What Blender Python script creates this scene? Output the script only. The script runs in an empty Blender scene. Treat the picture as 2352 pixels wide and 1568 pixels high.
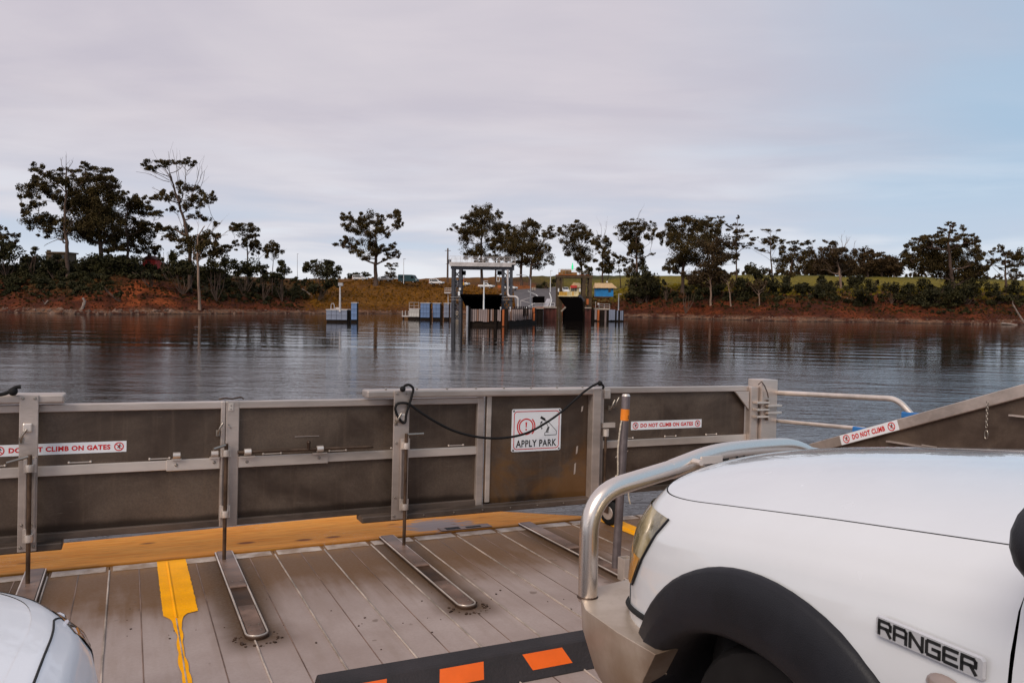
import bpy, bmesh, math, random
import numpy as np
from mathutils import Matrix, Vector

SC = bpy.context.scene
COL = SC.collection
R = math.radians

# ------------------------------------------------------------------ camera
FPX = 1801.0                      # focal length in units of a 2352 px wide frame
CX, CY = 1176.0, 784.0
CAM_H = 1.62                      # eye above the ferry deck
SEA = 4.2                         # eye above the water (world z = 0 is the water)
LEAN = R(1.46); NOSE = math.atan((784 - 757) / FPX); PHI = R(26.1)
W_ROLL = R(0.8); W_PITCH = math.atan((784 - 688) / FPX)


def basis(pitch, roll):
    cp, sp, cr, sr = math.cos(pitch), math.sin(pitch), math.cos(roll), math.sin(roll)
    f = Vector((0, cp, -sp)); u0 = Vector((0, sp, cp)); r0 = Vector((1, 0, 0))
    return cr * r0 + sr * u0, -sr * r0 + cr * u0, f


WB = basis(W_PITCH, W_ROLL)
FB0 = basis(NOSE, LEAN)
_c, _s = math.cos(PHI), math.sin(PHI)
FB = tuple(Vector((v.x * _c + v.y * _s, -v.x * _s + v.y * _c, v.z)) for v in FB0)
EYE = Vector((0, 0, SEA))


def m3(b):
    return Matrix((b[0], b[1], b[2])).transposed()


ROT = m3(WB) @ m3(FB).transposed()          # ferry axes -> world axes
FERRY = Matrix.Translation(EYE) @ ROT.to_4x4() @ Matrix.Translation((0, 0, -CAM_H))

cam_d = bpy.data.cameras.new('camera')
cam_d.sensor_width = 36.0
cam_d.lens = 36.0 * FPX / 2352.0
cam_d.clip_start = 0.05
cam_d.clip_end = 20000.0
cam = bpy.data.objects.new('camera', cam_d)
COL.objects.link(cam)
mw = Matrix((WB[0], WB[1], -WB[2])).transposed().to_4x4()
mw.translation = EYE
cam.matrix_world = mw
SC.camera = cam

# ------------------------------------------------------------------ light
SUN_EL, SUN_AZ = R(42), R(-152)               # azimuth from +Y towards +X
sd = bpy.data.lights.new('sun', 'SUN')
sd.energy = 2.1
sd.angle = R(28)
sd.color = (1.0, 0.90, 0.78)
sun = bpy.data.objects.new('sun', sd)
COL.objects.link(sun)
_dir = Vector((math.sin(SUN_AZ) * math.cos(SUN_EL), math.cos(SUN_AZ) * math.cos(SUN_EL), math.sin(SUN_EL)))
sun.matrix_world = _dir.to_track_quat('Z', 'Y').to_matrix().to_4x4()

SC.view_settings.view_transform = 'Standard'
SC.view_settings.look = 'None'
SC.view_settings.exposure = 0.0
SC.view_settings.gamma = 1.0
SC.view_settings.use_curve_mapping = False
SC.render.engine = 'CYCLES'
SC.cycles.max_bounces = 6
SC.cycles.use_denoising = True

world = bpy.data.worlds.new('World')
SC.world = world
world.use_nodes = True


class NT:
    """small helper to write node trees"""

    def __init__(s, tree):
        s.t = tree
        s.n = tree.nodes
        s.l = tree.links

    def node(s, typ, **kw):
        n = s.n.new(typ)
        for k, v in kw.items():
            setattr(n, k, v)
        return n

    def put(s, sock, v):
        if v is None:
            return
        if isinstance(v, bpy.types.NodeSocket):
            s.l.new(v, sock)
        else:
            if isinstance(v, (tuple, list)) and len(v) == 3 and sock.type == 'RGBA':
                v = (*v, 1)
            sock.default_value = v

    def math(s, op, a, b=None, c=None, clamp=False):
        n = s.node('ShaderNodeMath', operation=op, use_clamp=clamp)
        for i, v in enumerate((a, b, c)):
            s.put(n.inputs[i], v)
        return n.outputs[0]

    def vmath(s, op, a, b=None):
        n = s.node('ShaderNodeVectorMath', operation=op)
        s.put(n.inputs[0], a)
        if b is not None:
            s.put(n.inputs[1], b)
        return n.outputs[0]

    def step(s, x, a, b):
        n = s.node('ShaderNodeMapRange', interpolation_type='SMOOTHSTEP')
        s.put(n.inputs[0], x)
        s.put(n.inputs[1], a)
        s.put(n.inputs[2], b)
        return n.outputs[0]

    def noise(s, vec, scale, detail=4, rough=.55, dist=0.0):
        n = s.node('ShaderNodeTexNoise')
        s.put(n.inputs['Vector'], vec)
        n.inputs['Scale'].default_value = scale
        n.inputs['Detail'].default_value = detail
        n.inputs['Roughness'].default_value = rough
        n.inputs['Distortion'].default_value = dist
        return n.outputs['Fac']

    def mix(s, fac, a, b, mode='MIX'):
        n = s.node('ShaderNodeMix', data_type='RGBA', blend_type=mode)
        s.put(n.inputs[0], fac)
        s.put(n.inputs[6], a)
        s.put(n.inputs[7], b)
        return n.outputs[2]

    def sep(s, v):
        n = s.node('ShaderNodeSeparateXYZ')
        s.put(n.inputs[0], v)
        return n.outputs

    def comb(s, x, y, z):
        n = s.node('ShaderNodeCombineXYZ')
        for i, v in enumerate((x, y, z)):
            s.put(n.inputs[i], v)
        return n.outputs[0]

    def coord(s, k='Object'):
        return s.node('ShaderNodeTexCoord').outputs[k]

    def scale(s, vec, k):
        n = s.node('ShaderNodeMapping')
        s.put(n.inputs[0], vec)
        n.inputs['Scale'].default_value = k
        return n.outputs[0]


# sky: clear Nishita blue seen through a thick sheet of cloud, thinner to the right
w = NT(world.node_tree)
w.n.clear()
wd = w.coord('Generated')
sx, sy, sz = w.sep(wd)
zc = w.math('MAXIMUM', sz, 0.0)
den = w.math('ADD', zc, 0.10)
pv = w.comb(w.math('DIVIDE', sx, den), w.math('DIVIDE', sy, den), 0.0)
big = w.noise(w.scale(pv, (.7, .9, 1)), .9, 5, .5, .6)
med = w.noise(w.scale(pv, (1.0, 2.0, 1)), 1.5, 5, .55, .3)
lo = w.noise(w.scale(wd, (1.8, 1.8, 13)), 2.2, 4, .5, .3)
cl = w.mix(w.step(big, .25, .75), (.575, .535, .610), (.70, .65, .695))
cl = w.mix(w.math('MULTIPLY', w.step(med, .35, .8), .30), cl, (.82, .745, .77))
blue = w.step(w.math('ADD', sx, w.math('MULTIPLY', w.math('SUBTRACT', big, .5), .5)), .10, .62)
cl = w.mix(w.math('MULTIPLY', blue, .85), cl, (.36, .55, .74))
band = w.step(sz, .26, .02)
cl = w.mix(w.math('MULTIPLY', band, w.step(lo, .30, .75)), cl, (.80, .84, .92))
cl = w.mix(w.math('MULTIPLY', w.step(sz, .20, .03), w.step(lo, .58, .34)), cl, (.56, .65, .79))
cl = w.mix(w.math('MULTIPLY', w.step(sz, .075, .01), .8), cl, (.86, .88, .93))
sky = w.node('ShaderNodeTexSky', sky_type='NISHITA', sun_disc=False, sun_elevation=SUN_EL, sun_rotation=SUN_AZ)
b1 = w.node('ShaderNodeBackground')
w.put(b1.inputs[0], sky.outputs[0]); b1.inputs[1].default_value = .1
b2 = w.node('ShaderNodeBackground')
w.put(b2.inputs[0], cl); b2.inputs[1].default_value = 1.0
mx = w.node('ShaderNodeMixShader')
mx.inputs[0].default_value = .94
w.l.new(b1.outputs[0], mx.inputs[1]); w.l.new(b2.outputs[0], mx.inputs[2])
wo = w.node('ShaderNodeOutputWorld')
w.l.new(mx.outputs[0], wo.inputs[0])

# ------------------------------------------------------------------ geometry helpers


def rayW(px, py):
    return WB[2] + WB[0] * ((px - CX) / FPX) + WB[1] * ((CY - py) / FPX)


def rayF(px, py):
    return FB[2] + FB[0] * ((px - CX) / FPX) + FB[1] * ((CY - py) / FPX)


def wp(px, py, y):
    """world point at ground distance y on the sight line of a photo position"""
    d = rayW(px, py)
    return EYE + d * (y / d.y)


def fv(px, py, v):
    d = rayF(px, py)
    return Vector((0, 0, CAM_H)) + d * (v / d.y)


def fz(px, py, z=0.0):
    d = rayF(px, py)
    return Vector((0, 0, CAM_H)) + d * ((z - CAM_H) / d.z)


class MB:
    def __init__(s):
        s.v = []
        s.f = []

    def add(s, vs, fs):
        o = len(s.v)
        s.v += [tuple(p) for p in vs]
        s.f += [tuple(i + o for i in f) for f in fs]
        return s

    def box(s, c, size, rot=None):
        hx, hy, hz = size[0] / 2, size[1] / 2, size[2] / 2
        P = [Vector((x, y, z)) for z in (-hz, hz) for y in (-hy, hy) for x in (-hx, hx)]
        if rot is not None:
            P = [rot @ p for p in P]
        c = Vector(c)
        return s.add([p + c for p in P], [(0, 2, 3, 1), (4, 5, 7, 6), (0, 1, 5, 4), (2, 6, 7, 3), (0, 4, 6, 2), (1, 3, 7, 5)])

    def span(s, a, b):
        """box from corner a to corner b"""
        a, b = Vector(a), Vector(b)
        return s.box((a + b) / 2, [abs(k) for k in (b - a)])

    def bar(s, p, q, w, h, up=(0, 0, 1)):
        p, q = Vector(p), Vector(q)
        d = q - p
        L = d.length
        y = d.normalized()
        x = y.cross(Vector(up))
        if x.length < 1e-4:
            x = y.cross(Vector((1, 0, 0)))
        x.normalize()
        z = x.cross(y)
        return s.box((p + q) / 2, (w, L, h), Matrix((x, y, z)).transposed())

    def tube(s, pts, r, n=8, caps=True, closed=False):
        pts = [Vector(p) for p in pts]
        m = len(pts)
        rs = r if isinstance(r, (list, tuple)) else [r] * m
        vs, fs = [], []
        prev = None
        for i, p in enumerate(pts):
            if closed:
                t = pts[(i + 1) % m] - pts[i - 1]
            else:
                t = pts[min(i + 1, m - 1)] - pts[max(i - 1, 0)]
            if t.length < 1e-9:
                t = Vector((0, 0, 1))
            t.normalize()
            if prev is None:
                a = t.cross(Vector((0, 0, 1)))
                if a.length < .05:
                    a = t.cross(Vector((0, 1, 0)))
            else:
                a = prev - t * prev.dot(t)
            a.normalize()
            prev = a
            b = t.cross(a)
            for k in range(n):
                an = 2 * math.pi * k / n
                vs.append(p + (a * math.cos(an) + b * math.sin(an)) * rs[i])
        for i in range(m if closed else m - 1):
            j = (i + 1) % m
            for k in range(n):
                k2 = (k + 1) % n
                fs.append((i * n + k, i * n + k2, j * n + k2, j * n + k))
        if caps and not closed:
            fs.append(tuple(range(n - 1, -1, -1)))
            fs.append(tuple((m - 1) * n + k for k in range(n)))
        return s.add(vs, fs)

    def cyl(s, p, q, r, n=12):
        return s.tube([p, q], r, n)

    def lathe(s, prof, o, axis, n=24, a0=0.0, a1=2 * math.pi):
        """prof: (radius, distance along axis)"""
        o = Vector(o)
        ax = Vector(axis).normalized()
        x = ax.cross(Vector((0, 0, 1)))
        if x.length < .05:
            x = Vector((1, 0, 0))
        x.normalize()
        y = ax.cross(x)
        full = abs(a1 - a0 - 2 * math.pi) < 1e-6
        k = n if full else n + 1
        vs = []
        for (r, h) in prof:
            for i in range(k):
                a = a0 + (a1 - a0) * i / n
                vs.append(o + ax * h + (x * math.cos(a) + y * math.sin(a)) * r)
        fs = []
        for j in range(len(prof) - 1):
            for i in range(n):
                i2 = (i + 1) % k
                fs.append((j * k + i, j * k + i2, (j + 1) * k + i2, (j + 1) * k + i))
        return s.add(vs, fs)

    def prism(s, poly, o, ax, ay, depth):
        """polygon in the plane (ax, ay) at o, extruded along ax x ay by depth"""
        o, ax, ay = Vector(o), Vector(ax), Vector(ay)
        az = ax.cross(ay).normalized() * depth
        n = len(poly)
        a = [o + ax * p[0] + ay * p[1] for p in poly]
        b = [p + az for p in a]
        fs = [tuple(range(n - 1, -1, -1)), tuple(range(n, 2 * n))]
        for i in range(n):
            j = (i + 1) % n
            fs.append((i, j, n + j, n + i))
        return s.add(a + b, fs)

    def grid(s, rows):
        m, n = len(rows), len(rows[0])
        vs = [p for r in rows for p in r]
        fs = [(i * n + j, i * n + j + 1, (i + 1) * n + j + 1, (i + 1) * n + j) for i in range(m - 1) for j in range(n - 1)]
        return s.add(vs, fs)

    def ball(s, c, r, n=8, sz=1.0):
        prof = [(max(1e-4, r * math.sin(math.pi * i / n)), -r * sz * math.cos(math.pi * i / n)) for i in range(n + 1)]
        return s.lathe(prof, c, (0, 0, 1), n * 2)

    def mesh(s, name, mat, smooth=False, org=None, rz=0.0, fix=True):
        me = bpy.data.meshes.new(name)
        vs = s.v
        if org is not None or rz:
            o = Vector(org or (0, 0, 0))
            c, sn = math.cos(-rz), math.sin(-rz)
            vs = [((x - o.x) * c - (y - o.y) * sn, (x - o.x) * sn + (y - o.y) * c, z - o.z) for x, y, z in vs]
        me.from_pydata(vs, [], s.f)
        if fix:
            bm = bmesh.new()
            bm.from_mesh(me)
            bmesh.ops.recalc_face_normals(bm, faces=bm.faces)
            bm.to_mesh(me)
            bm.free()
        if mat:
            me.materials.append(mat)
        if smooth:
            sm(me, smooth if isinstance(smooth, (int, float)) and smooth is not True else 40)
        return me


def sm(me, deg):
    me.polygons.foreach_set('use_smooth', [True] * len(me.polygons))
    me.set_sharp_from_angle(angle=R(deg))


def bevel(o, w, seg=2):
    m = o.modifiers.new('bevel', 'BEVEL')
    m.width = w
    m.segments = seg
    m.limit_method = 'ANGLE'
    m.angle_limit = R(40)
    m.harden_normals = False


def tag(o, label=None, cat=None, group=None, kind=None):
    if label: o['label'] = label
    if cat: o['category'] = cat
    if group: o['group'] = group
    if kind: o['kind'] = kind
    return o


class Thing:
    """an Empty at the base of a thing; parts are given in the frame the thing stands in"""

    def __init__(s, name, label, cat, org, ferry=False, rz=0.0, group=None, kind=None):
        s.org = Vector(org)
        s.rz = rz
        o = bpy.data.objects.new(name, None)
        o.empty_display_size = .2
        COL.objects.link(o)
        m = Matrix.Translation(s.org) @ Matrix.Rotation(rz, 4, 'Z')
        o.matrix_world = (FERRY @ m) if ferry else m
        tag(o, label, cat, group, kind)
        s.o = o

    def part(s, name, mb, mat, parent=None, smooth=False, bev=0, label=None, kind=None, local=False, fix=True):
        me = mb.mesh(name, mat, smooth, None if local else s.org, 0 if local else s.rz, fix)
        o = bpy.data.objects.new(name, me)
        COL.objects.link(o)
        o.parent = parent or s.o
        if bev:
            bevel(o, bev)
        if label: o['label'] = label
        if kind: o['kind'] = kind
        return o

    def inst(s, name, me, loc, parent=None, rot=None, scale=None):
        o = bpy.data.objects.new(name, me)
        COL.objects.link(o)
        o.parent = parent or s.o
        o.location = loc
        if rot: o.rotation_euler = rot
        if scale: o.scale = scale
        return o


def solo(name, label, cat, mb, mat, org, ferry=False, rz=0.0, smooth=False, bev=0, group=None, kind=None, fix=True):
    """a thing that is one mesh"""
    me = mb.mesh(name, mat, smooth, org, rz, fix)
    o = bpy.data.objects.new(name, me)
    COL.objects.link(o)
    m = Matrix.Translation(Vector(org)) @ Matrix.Rotation(rz, 4, 'Z')
    o.matrix_world = (FERRY @ m) if ferry else m
    if bev: bevel(o, bev)
    return tag(o, label, cat, group, kind)


def copy_tree(o, parent=None):
    c = o.copy()
    COL.objects.link(c)
    if parent: c.parent = parent
    for ch in list(o.children):
        copy_tree(ch, c)
    return c


# ------------------------------------------------------------------ materials


def mat(name, col, rough=.6, metal=0.0, var=.0, vscale=4.0, col2=None, bump=0.0, bscale=40.0, stretch=(1, 1, 1), spec=.5, coat=0.0):
    m = bpy.data.materials.new(name)
    m.use_nodes = True
    t = NT(m.node_tree)
    p = t.n['Principled BSDF']
    p.inputs['Roughness'].default_value = rough
    p.inputs['Metallic'].default_value = metal
    p.inputs['Specular IOR Level'].default_value = spec
    if coat:
        p.inputs['Coat Weight'].default_value = coat
        p.inputs['Coat Roughness'].default_value = .03
    if var or col2:
        c = t.scale(t.coord('Object'), stretch)
        n = t.noise(c, vscale, 5, .6)
        a = tuple(k * (1 - var) for k in col)
        b = col2 or tuple(min(1, k * (1 + var)) for k in col)
        t.put(p.inputs['Base Color'], t.mix(t.step(n, .32, .68), a, b))
        n2 = t.noise(c, vscale * 4, 3, .6)
        t.put(p.inputs['Roughness'], t.math('MULTIPLY_ADD', n2, .25, rough - .12, True))
    else:
        p.inputs['Base Color'].default_value = (*col, 1)
    if bump:
        c = t.scale(t.coord('Object'), stretch)
        bn = t.node('ShaderNodeBump')
        bn.inputs['Strength'].default_value = bump
        bn.inputs['Distance'].default_value = .01
        t.put(bn.inputs['Height'], t.noise(c, bscale, 4, .6))
        t.l.new(bn.outputs[0], p.inputs['Normal'])
    return m


def nodes_of(m):
    t = NT(m.node_tree)
    return t, t.n['Principled BSDF']

# ================================================================== SETTING
# ------------------------------------------------------------------ water
m_water = mat('water', (.010, .007, .005), .06)
t, p = nodes_of(m_water)
p.inputs['IOR'].default_value = 1.33
oc = t.coord('Object')
wx, wy, wz = t.sep(oc)
swell = t.noise(t.scale(oc, (.16, .34, 1)), 1.0, 3, .5, .5)
rip = t.noise(t.scale(oc, (.38, 1.30, 1)), 1.0, 4, .6, .4)
fine = t.noise(t.scale(oc, (1.6, 4.6, 1)), 1.0, 3, .6, .3)
tilt = t.vmath('ADD', t.scale(oc, (.055, .30, 1)), t.comb(t.math('MULTIPLY', wy, .015), t.math('MULTIPLY', t.math('MAXIMUM', wx, -10), .055), 0.0))
wake = t.noise(tilt, 1.0, 2, .45, .5)
calm = t.noise(t.scale(oc, (.012, .035, 1)), 1.0, 3, .5, .5)
amp = t.math('MULTIPLY_ADD', t.step(calm, .38, .62), .55, .35)
ruf = t.math('MULTIPLY_ADD', t.step(wy, 75, 25), 3.0, .38)
amp = t.math('MULTIPLY', amp, ruf)
h = t.math('MULTIPLY', swell, .045)
h = t.math('MULTIPLY_ADD', rip, .020, h)
h = t.math('MULTIPLY_ADD', fine, .010, h)
h = t.math('MULTIPLY', h, amp)
h = t.math('MULTIPLY_ADD', wake, t.math('MULTIPLY_ADD', t.step(wy, 40, 75), .055, .042), h)
bn = t.node('ShaderNodeBump')
bn.inputs['Strength'].default_value = 1.0
bn.inputs['Distance'].default_value = 1.0
t.put(bn.inputs['Height'], h)
t.l.new(bn.outputs[0], p.inputs['Normal'])
mb = MB()
mb.add([(-9000, -3000, 0), (9000, -3000, 0), (9000, 12000, 0), (-9000, 12000, 0)], [(0, 1, 2, 3)])
solo('water', None, None, mb, m_water, (0, 0, 0), kind='structure')

# ------------------------------------------------------------------ ground of the far shore
# photo column: waterline row, then (metres behind the waterline, row) for bank top, crest, field
SHORE = [
    (-900, 716, (22, 660), (50, 618), (150, 612)), (0, 717, (20, 662), (45, 615), (150, 612)),
    (200, 722, (20, 660), (42, 618), (150, 614)), (330, 722, (20, 652), (40, 614), (150, 612)),
    (460, 721, (18, 680), (40, 636), (150, 628)), (560, 720, (18, 683), (42, 645), (150, 636)),
    (680, 720, (15, 697), (45, 650), (120, 641)), (760, 720, (10, 704), (45, 656), (110, 641)),
    (830, 720, (8, 709), (47, 645), (110, 641)), (940, 720, (8, 709), (47, 649), (110, 640)),
    (1000, 721, (8, 709), (47, 653), (110, 639)), (1068, 721, (8, 709), (50, 658), (110, 638)),
    (1130, 723, (8, 711), (60, 664), (130, 637)), (1172, 730, (4, 714), (75, 667), (150, 635)),
    (1290, 732, (3, 714), (85, 668), (170, 633)), (1340, 732, (3, 715), (75, 676), (170, 633)),
    (1390, 730, (6, 716), (55, 679), (170, 632.5)), (1450, 728, (9, 712), (40, 662), (150, 632)),
    (1600, 732, (14, 694), (30, 664), (150, 632)), (1800, 738, (14, 700), (30, 672), (150, 632)),
    (2000, 740, (14, 706), (34, 668), (150, 635)), (2200, 744, (14, 712), (34, 672), (150, 640)),
    (2352, 746, (14, 714), (34, 672), (150, 645)), (3200, 750, (14, 716), (34, 675), (150, 650))]
_T, _D, _Z = [], [], []
for (px, yw, a, b, c) in SHORE:
    d = rayW(px, yw)
    dw = -SEA / d.z * d.y
    _T.append(d.x / d.y)
    ds = [dw - 12, dw, dw + 3, dw + a[0], dw + b[0], dw + c[0], dw + 700, 9000]
    zs = [-2.0, 0, .7] + [wp(px, q[1], dw + q[0]).z for q in (a, b, c)]
    zs += [zs[-1], zs[-1] - 4]
    zs[2] = min(.7, zs[3] * .5)
    _D.append(ds)
    _Z.append(zs)
_T, _D, _Z = np.array(_T), np.array(_D), np.array(_Z)


def hash_noise(x, y, s, seed=0):
    """smooth value noise, vectorised"""
    x = np.asarray(x, float) / s + seed * 17.13
    y = np.asarray(y, float) / s + seed * 5.71
    xi, yi = np.floor(x), np.floor(y)
    fx, fy = x - xi, y - yi
    fx, fy = fx * fx * (3 - 2 * fx), fy * fy * (3 - 2 * fy)

    def hsh(a, b):
        v = np.sin(a * 127.1 + b * 311.7 + seed * 74.7) * 43758.5453
        return v - np.floor(v)
    return (hsh(xi, yi) * (1 - fx) + hsh(xi + 1, yi) * fx) * (1 - fy) + (hsh(xi, yi + 1) * (1 - fx) + hsh(xi + 1, yi + 1) * fx) * fy


def ground_z(x, y, rough=True):
    tt = x / y
    ds = np.array([np.interp(tt, _T, _D[:, k]) for k in range(8)])
    zs = np.array([np.interp(tt, _T, _Z[:, k]) for k in range(8)])
    z = float(np.interp(y, ds, zs))
    if rough:
        a = min(1.0, max(0.0, (y - ds[1] - 1) / 6.0))
        z += a * ((float(hash_noise(x, y, 7.0, 1)) - .5) * 1.0 + (float(hash_noise(x, y, 2.2, 2)) - .5) * .35)
    return z


def shore_y(tt):
    return float(np.interp(tt, _T, _D[:, 1]))


cols = np.concatenate([np.linspace(-900, -40, 40), np.arange(-30, 2390, 7.0), np.linspace(2400, 3200, 36)])
tcol = np.interp(cols, [q[0] for q in SHORE], _T)
rel = np.concatenate([[-12, -6, -2, 0, 1, 2, 3], np.arange(4.2, 52, 1.25), np.arange(54, 160, 5.0), [175, 200, 240, 300, 420, 700, 2500, 7500]])
NX, NY = len(tcol), len(rel)
TT, RR = np.meshgrid(tcol, rel, indexing='ij')
DS = np.stack([np.interp(tcol, _T, _D[:, k]) for k in range(8)], 1)
ZS = np.stack([np.interp(tcol, _T, _Z[:, k]) for k in range(8)], 1)
YY = DS[:, 1:2] + RR
ZZ = np.array([np.interp(YY[i], DS[i], ZS[i]) for i in range(NX)])
XX = TT * YY
msk = np.clip((RR - 1) / 6.0, 0, 1)
ZZ = ZZ + msk * ((hash_noise(XX, YY, 7.0, 1) - .5) * 1.0 + (hash_noise(XX, YY, 2.2, 2) - .5) * .35)
verts = np.stack([XX, YY, ZZ], -1).reshape(-1, 3)
idx = np.arange(NX * NY).reshape(NX, NY)
quads = np.stack([idx[:-1, :-1], idx[1:, :-1], idx[1:, 1:], idx[:-1, 1:]], -1).reshape(-1, 4)


def fast_mesh(name, verts, quads, mats, cols=None, smooth=True, k=4):
    me = bpy.data.meshes.new(name)
    nv, nf = len(verts), len(quads)
    me.vertices.add(nv)
    me.vertices.foreach_set('co', np.ascontiguousarray(verts, dtype=np.float32).ravel())
    me.loops.add(nf * k)
    me.loops.foreach_set('vertex_index', np.ascontiguousarray(quads, dtype=np.int32).ravel())
    me.polygons.add(nf)
    me.polygons.foreach_set('loop_start', np.arange(nf, dtype=np.int32) * k)
    me.polygons.foreach_set('loop_total', np.full(nf, k, dtype=np.int32))
    me.polygons.foreach_set('use_smooth', np.full(nf, smooth, dtype=bool))
    me.update(calc_edges=True)
    for m in mats:
        me.materials.append(m)
    if cols is not None:
        at = me.color_attributes.new('tint', 'FLOAT_COLOR', 'POINT')
        c4 = np.ones((nv, 4), dtype=np.float32)
        c4[:, :3] = cols
        at.data.foreach_set('color', c4.ravel())
    return me


# soil, grass and field colours by place
PX = np.interp(TT, _T, [q[0] for q in SHORE])
n1 = hash_noise(XX, YY, 5.0, 5); n2 = hash_noise(XX, YY, 14.0, 6); n3 = hash_noise(XX, YY, 1.7, 7)


def sst(x, a, b):
    k = np.clip((x - a) / (b - a), 0, 1)
    return k * k * (3 - 2 * k)


def lerp(a, b, k):
    return a * (1 - k[..., None]) + np.array(b) * k[..., None]


C = np.zeros(XX.shape + (3,)) + np.array((.060, .014, .004))
C = lerp(C, (.13, .028, .007), sst(n1 * .6 + n3 * .4, .45, .75))
C = lerp(C, (.26, .058, .014), sst(PX, 250, 310) * sst(PX, 430, 380) * sst(n1 * .5 + n2 * .5, .38, .55) * sst(RR, 4, 8))
ctr = sst(PX, 660, 760) * sst(PX, 1230, 1150)
C = lerp(C, (.15, .060, .006), ctr * sst(RR + n2 * 14, 7, 22))
C = lerp(C, (.10, .04, .008), ctr * sst(n1, .55, .8) * .7)
ochre = sst(RR + (n2 - .5) * 18, 20, 30)
C = lerp(C, (.075, .036, .007), ochre * (1 - ctr))
right = sst(PX, 1150, 1350)
C = lerp(C, (.17, .125, .010), right * sst(RR + (n1 - .5) * 10, 30, 52))
C = lerp(C, (.05, .05, .010), right * sst(RR, 120, 160))
C = lerp(C, (.24, .075, .018), sst(PX, 1165, 1185) * sst(PX, 1235, 1222) * sst(RR, 70, 84) * sst(RR, 130, 110))
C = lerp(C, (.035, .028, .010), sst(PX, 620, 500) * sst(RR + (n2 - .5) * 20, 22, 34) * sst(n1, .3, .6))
C = lerp(C, (.17, .085, .048), sst(RR, 5.5, 2.5) * (RR > .4) * sst(n3, .35, .6))
C = lerp(C, (.02, .012, .008), sst(RR, .8, .2))
m_ground = mat('ground', (.1, .05, .02), .95, spec=.15)
t, p = nodes_of(m_ground)
at = t.node('ShaderNodeAttribute', attribute_name='tint')
oc = t.coord('Object')
nn = t.noise(oc, .9, 6, .7)
n4 = t.noise(oc, 3.5, 4, .7)
k = t.math('MULTIPLY_ADD', t.step(nn, .3, .7), .9, .45)
k = t.math('MULTIPLY', k, t.math('MULTIPLY_ADD', t.step(n4, .35, .65), .7, .6))
t.put(p.inputs['Base Color'], t.mix(1.0, at.outputs['Color'], t.comb(k, k, k), 'MULTIPLY'))
bn = t.node('ShaderNodeBump'); bn.inputs['Distance'].default_value = .5; bn.inputs['Strength'].default_value = .8
t.put(bn.inputs['Height'], nn); t.l.new(bn.outputs[0], p.inputs['Normal'])
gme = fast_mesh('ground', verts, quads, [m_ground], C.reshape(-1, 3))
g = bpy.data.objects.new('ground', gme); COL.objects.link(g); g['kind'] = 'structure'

# asphalt ramp road up the causeway, with its painted lines
m_asph = mat('asphalt', (.085, .072, .072), .9, var=.25, vscale=.6)
m_line = mat('road_paint', (.6, .58, .55), .7, var=.2, vscale=3)


def drape(mb, pts_l, pts_r, lift, n=14):
    rows = []
    for i in range(n + 1):
        f = i / n
        k = f * (len(pts_l) - 1); j = min(int(k), len(pts_l) - 2); k -= j
        a = Vector(pts_l[j]).lerp(Vector(pts_l[j + 1]), k); b = Vector(pts_r[j]).lerp(Vector(pts_r[j + 1]), k)
        row = []
        for q in range(7):
            s = a.lerp(b, q / 6)
            row.append((s.x, s.y, ground_z(s.x, s.y, False) + lift))
        rows.append(row)
    mb.grid(rows)


def gpt(px, y):
    d = rayW(px, 690)
    return (d.x / d.y * y, y)


mb = MB(); drape(mb, [gpt(1186, 176), gpt(1182, 210), gpt(1180, 235), gpt(1178, 250)], [gpt(1285, 176), gpt(1282, 215), gpt(1290, 250), gpt(1290, 276)], .62, 20)
solo('road', None, None, mb, m_asph, (0, 0, 0), kind='structure', smooth=True)
mb = MB()
for (a, b, ya, yb) in ((1205, 1240, 182, 214), (1240, 1212, 214, 246), (1262, 1262, 180, 240)):
    l = [gpt(a - 1.2, ya), gpt((a + b) / 2 - 1.2 + 5, (ya + yb) / 2), gpt(b - 1.2, yb)]
    r = [gpt(a + 1.2, ya), gpt((a + b) / 2 + 1.2 + 5, (ya + yb) / 2), gpt(b + 1.2, yb)]
    drape(mb, l, r, .66, 10)
solo('road_marking', None, None, mb, m_line, (0, 0, 0), kind='structure')

# ------------------------------------------------------------------ trees
rng = np.random.default_rng(7)
random.seed(11)


def leaf_mat(name, a, b, c):
    m = mat(name, a, .75, spec=.2)
    t, p = nodes_of(m)
    oc = t.coord('Object')
    n = t.noise(oc, .35, 3, .6)
    n2 = t.noise(oc, 2.5, 2, .6)
    col = t.mix(t.step(n, .35, .65), a, b)
    col = t.mix(t.math('MULTIPLY', t.step(n2, .55, .75), .7), col, c)
    t.put(p.inputs['Base Color'], col)
    return m


m_gum = leaf_mat('gum_leaves', (.034, .022, .006), (.066, .043, .010), (.130, .082, .019))
m_gum2 = leaf_mat('brown_gum_leaves', (.034, .020, .008), (.062, .036, .012), (.11, .065, .024))
m_bush = leaf_mat('shrub_leaves', (.018, .017, .005), (.036, .030, .007), (.065, .052, .012))
m_bark = mat('grey_bark', (.085, .050, .034), .9, var=.4, vscale=1.2, stretch=(1, 1, .2))
m_pale = mat('pale_bark', (.24, .155, .11), .9, var=.35, vscale=1.2, stretch=(1, 1, .2))
m_dead = mat('dead_wood', (.26, .20, .165), .9, var=.3, vscale=2)


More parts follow.
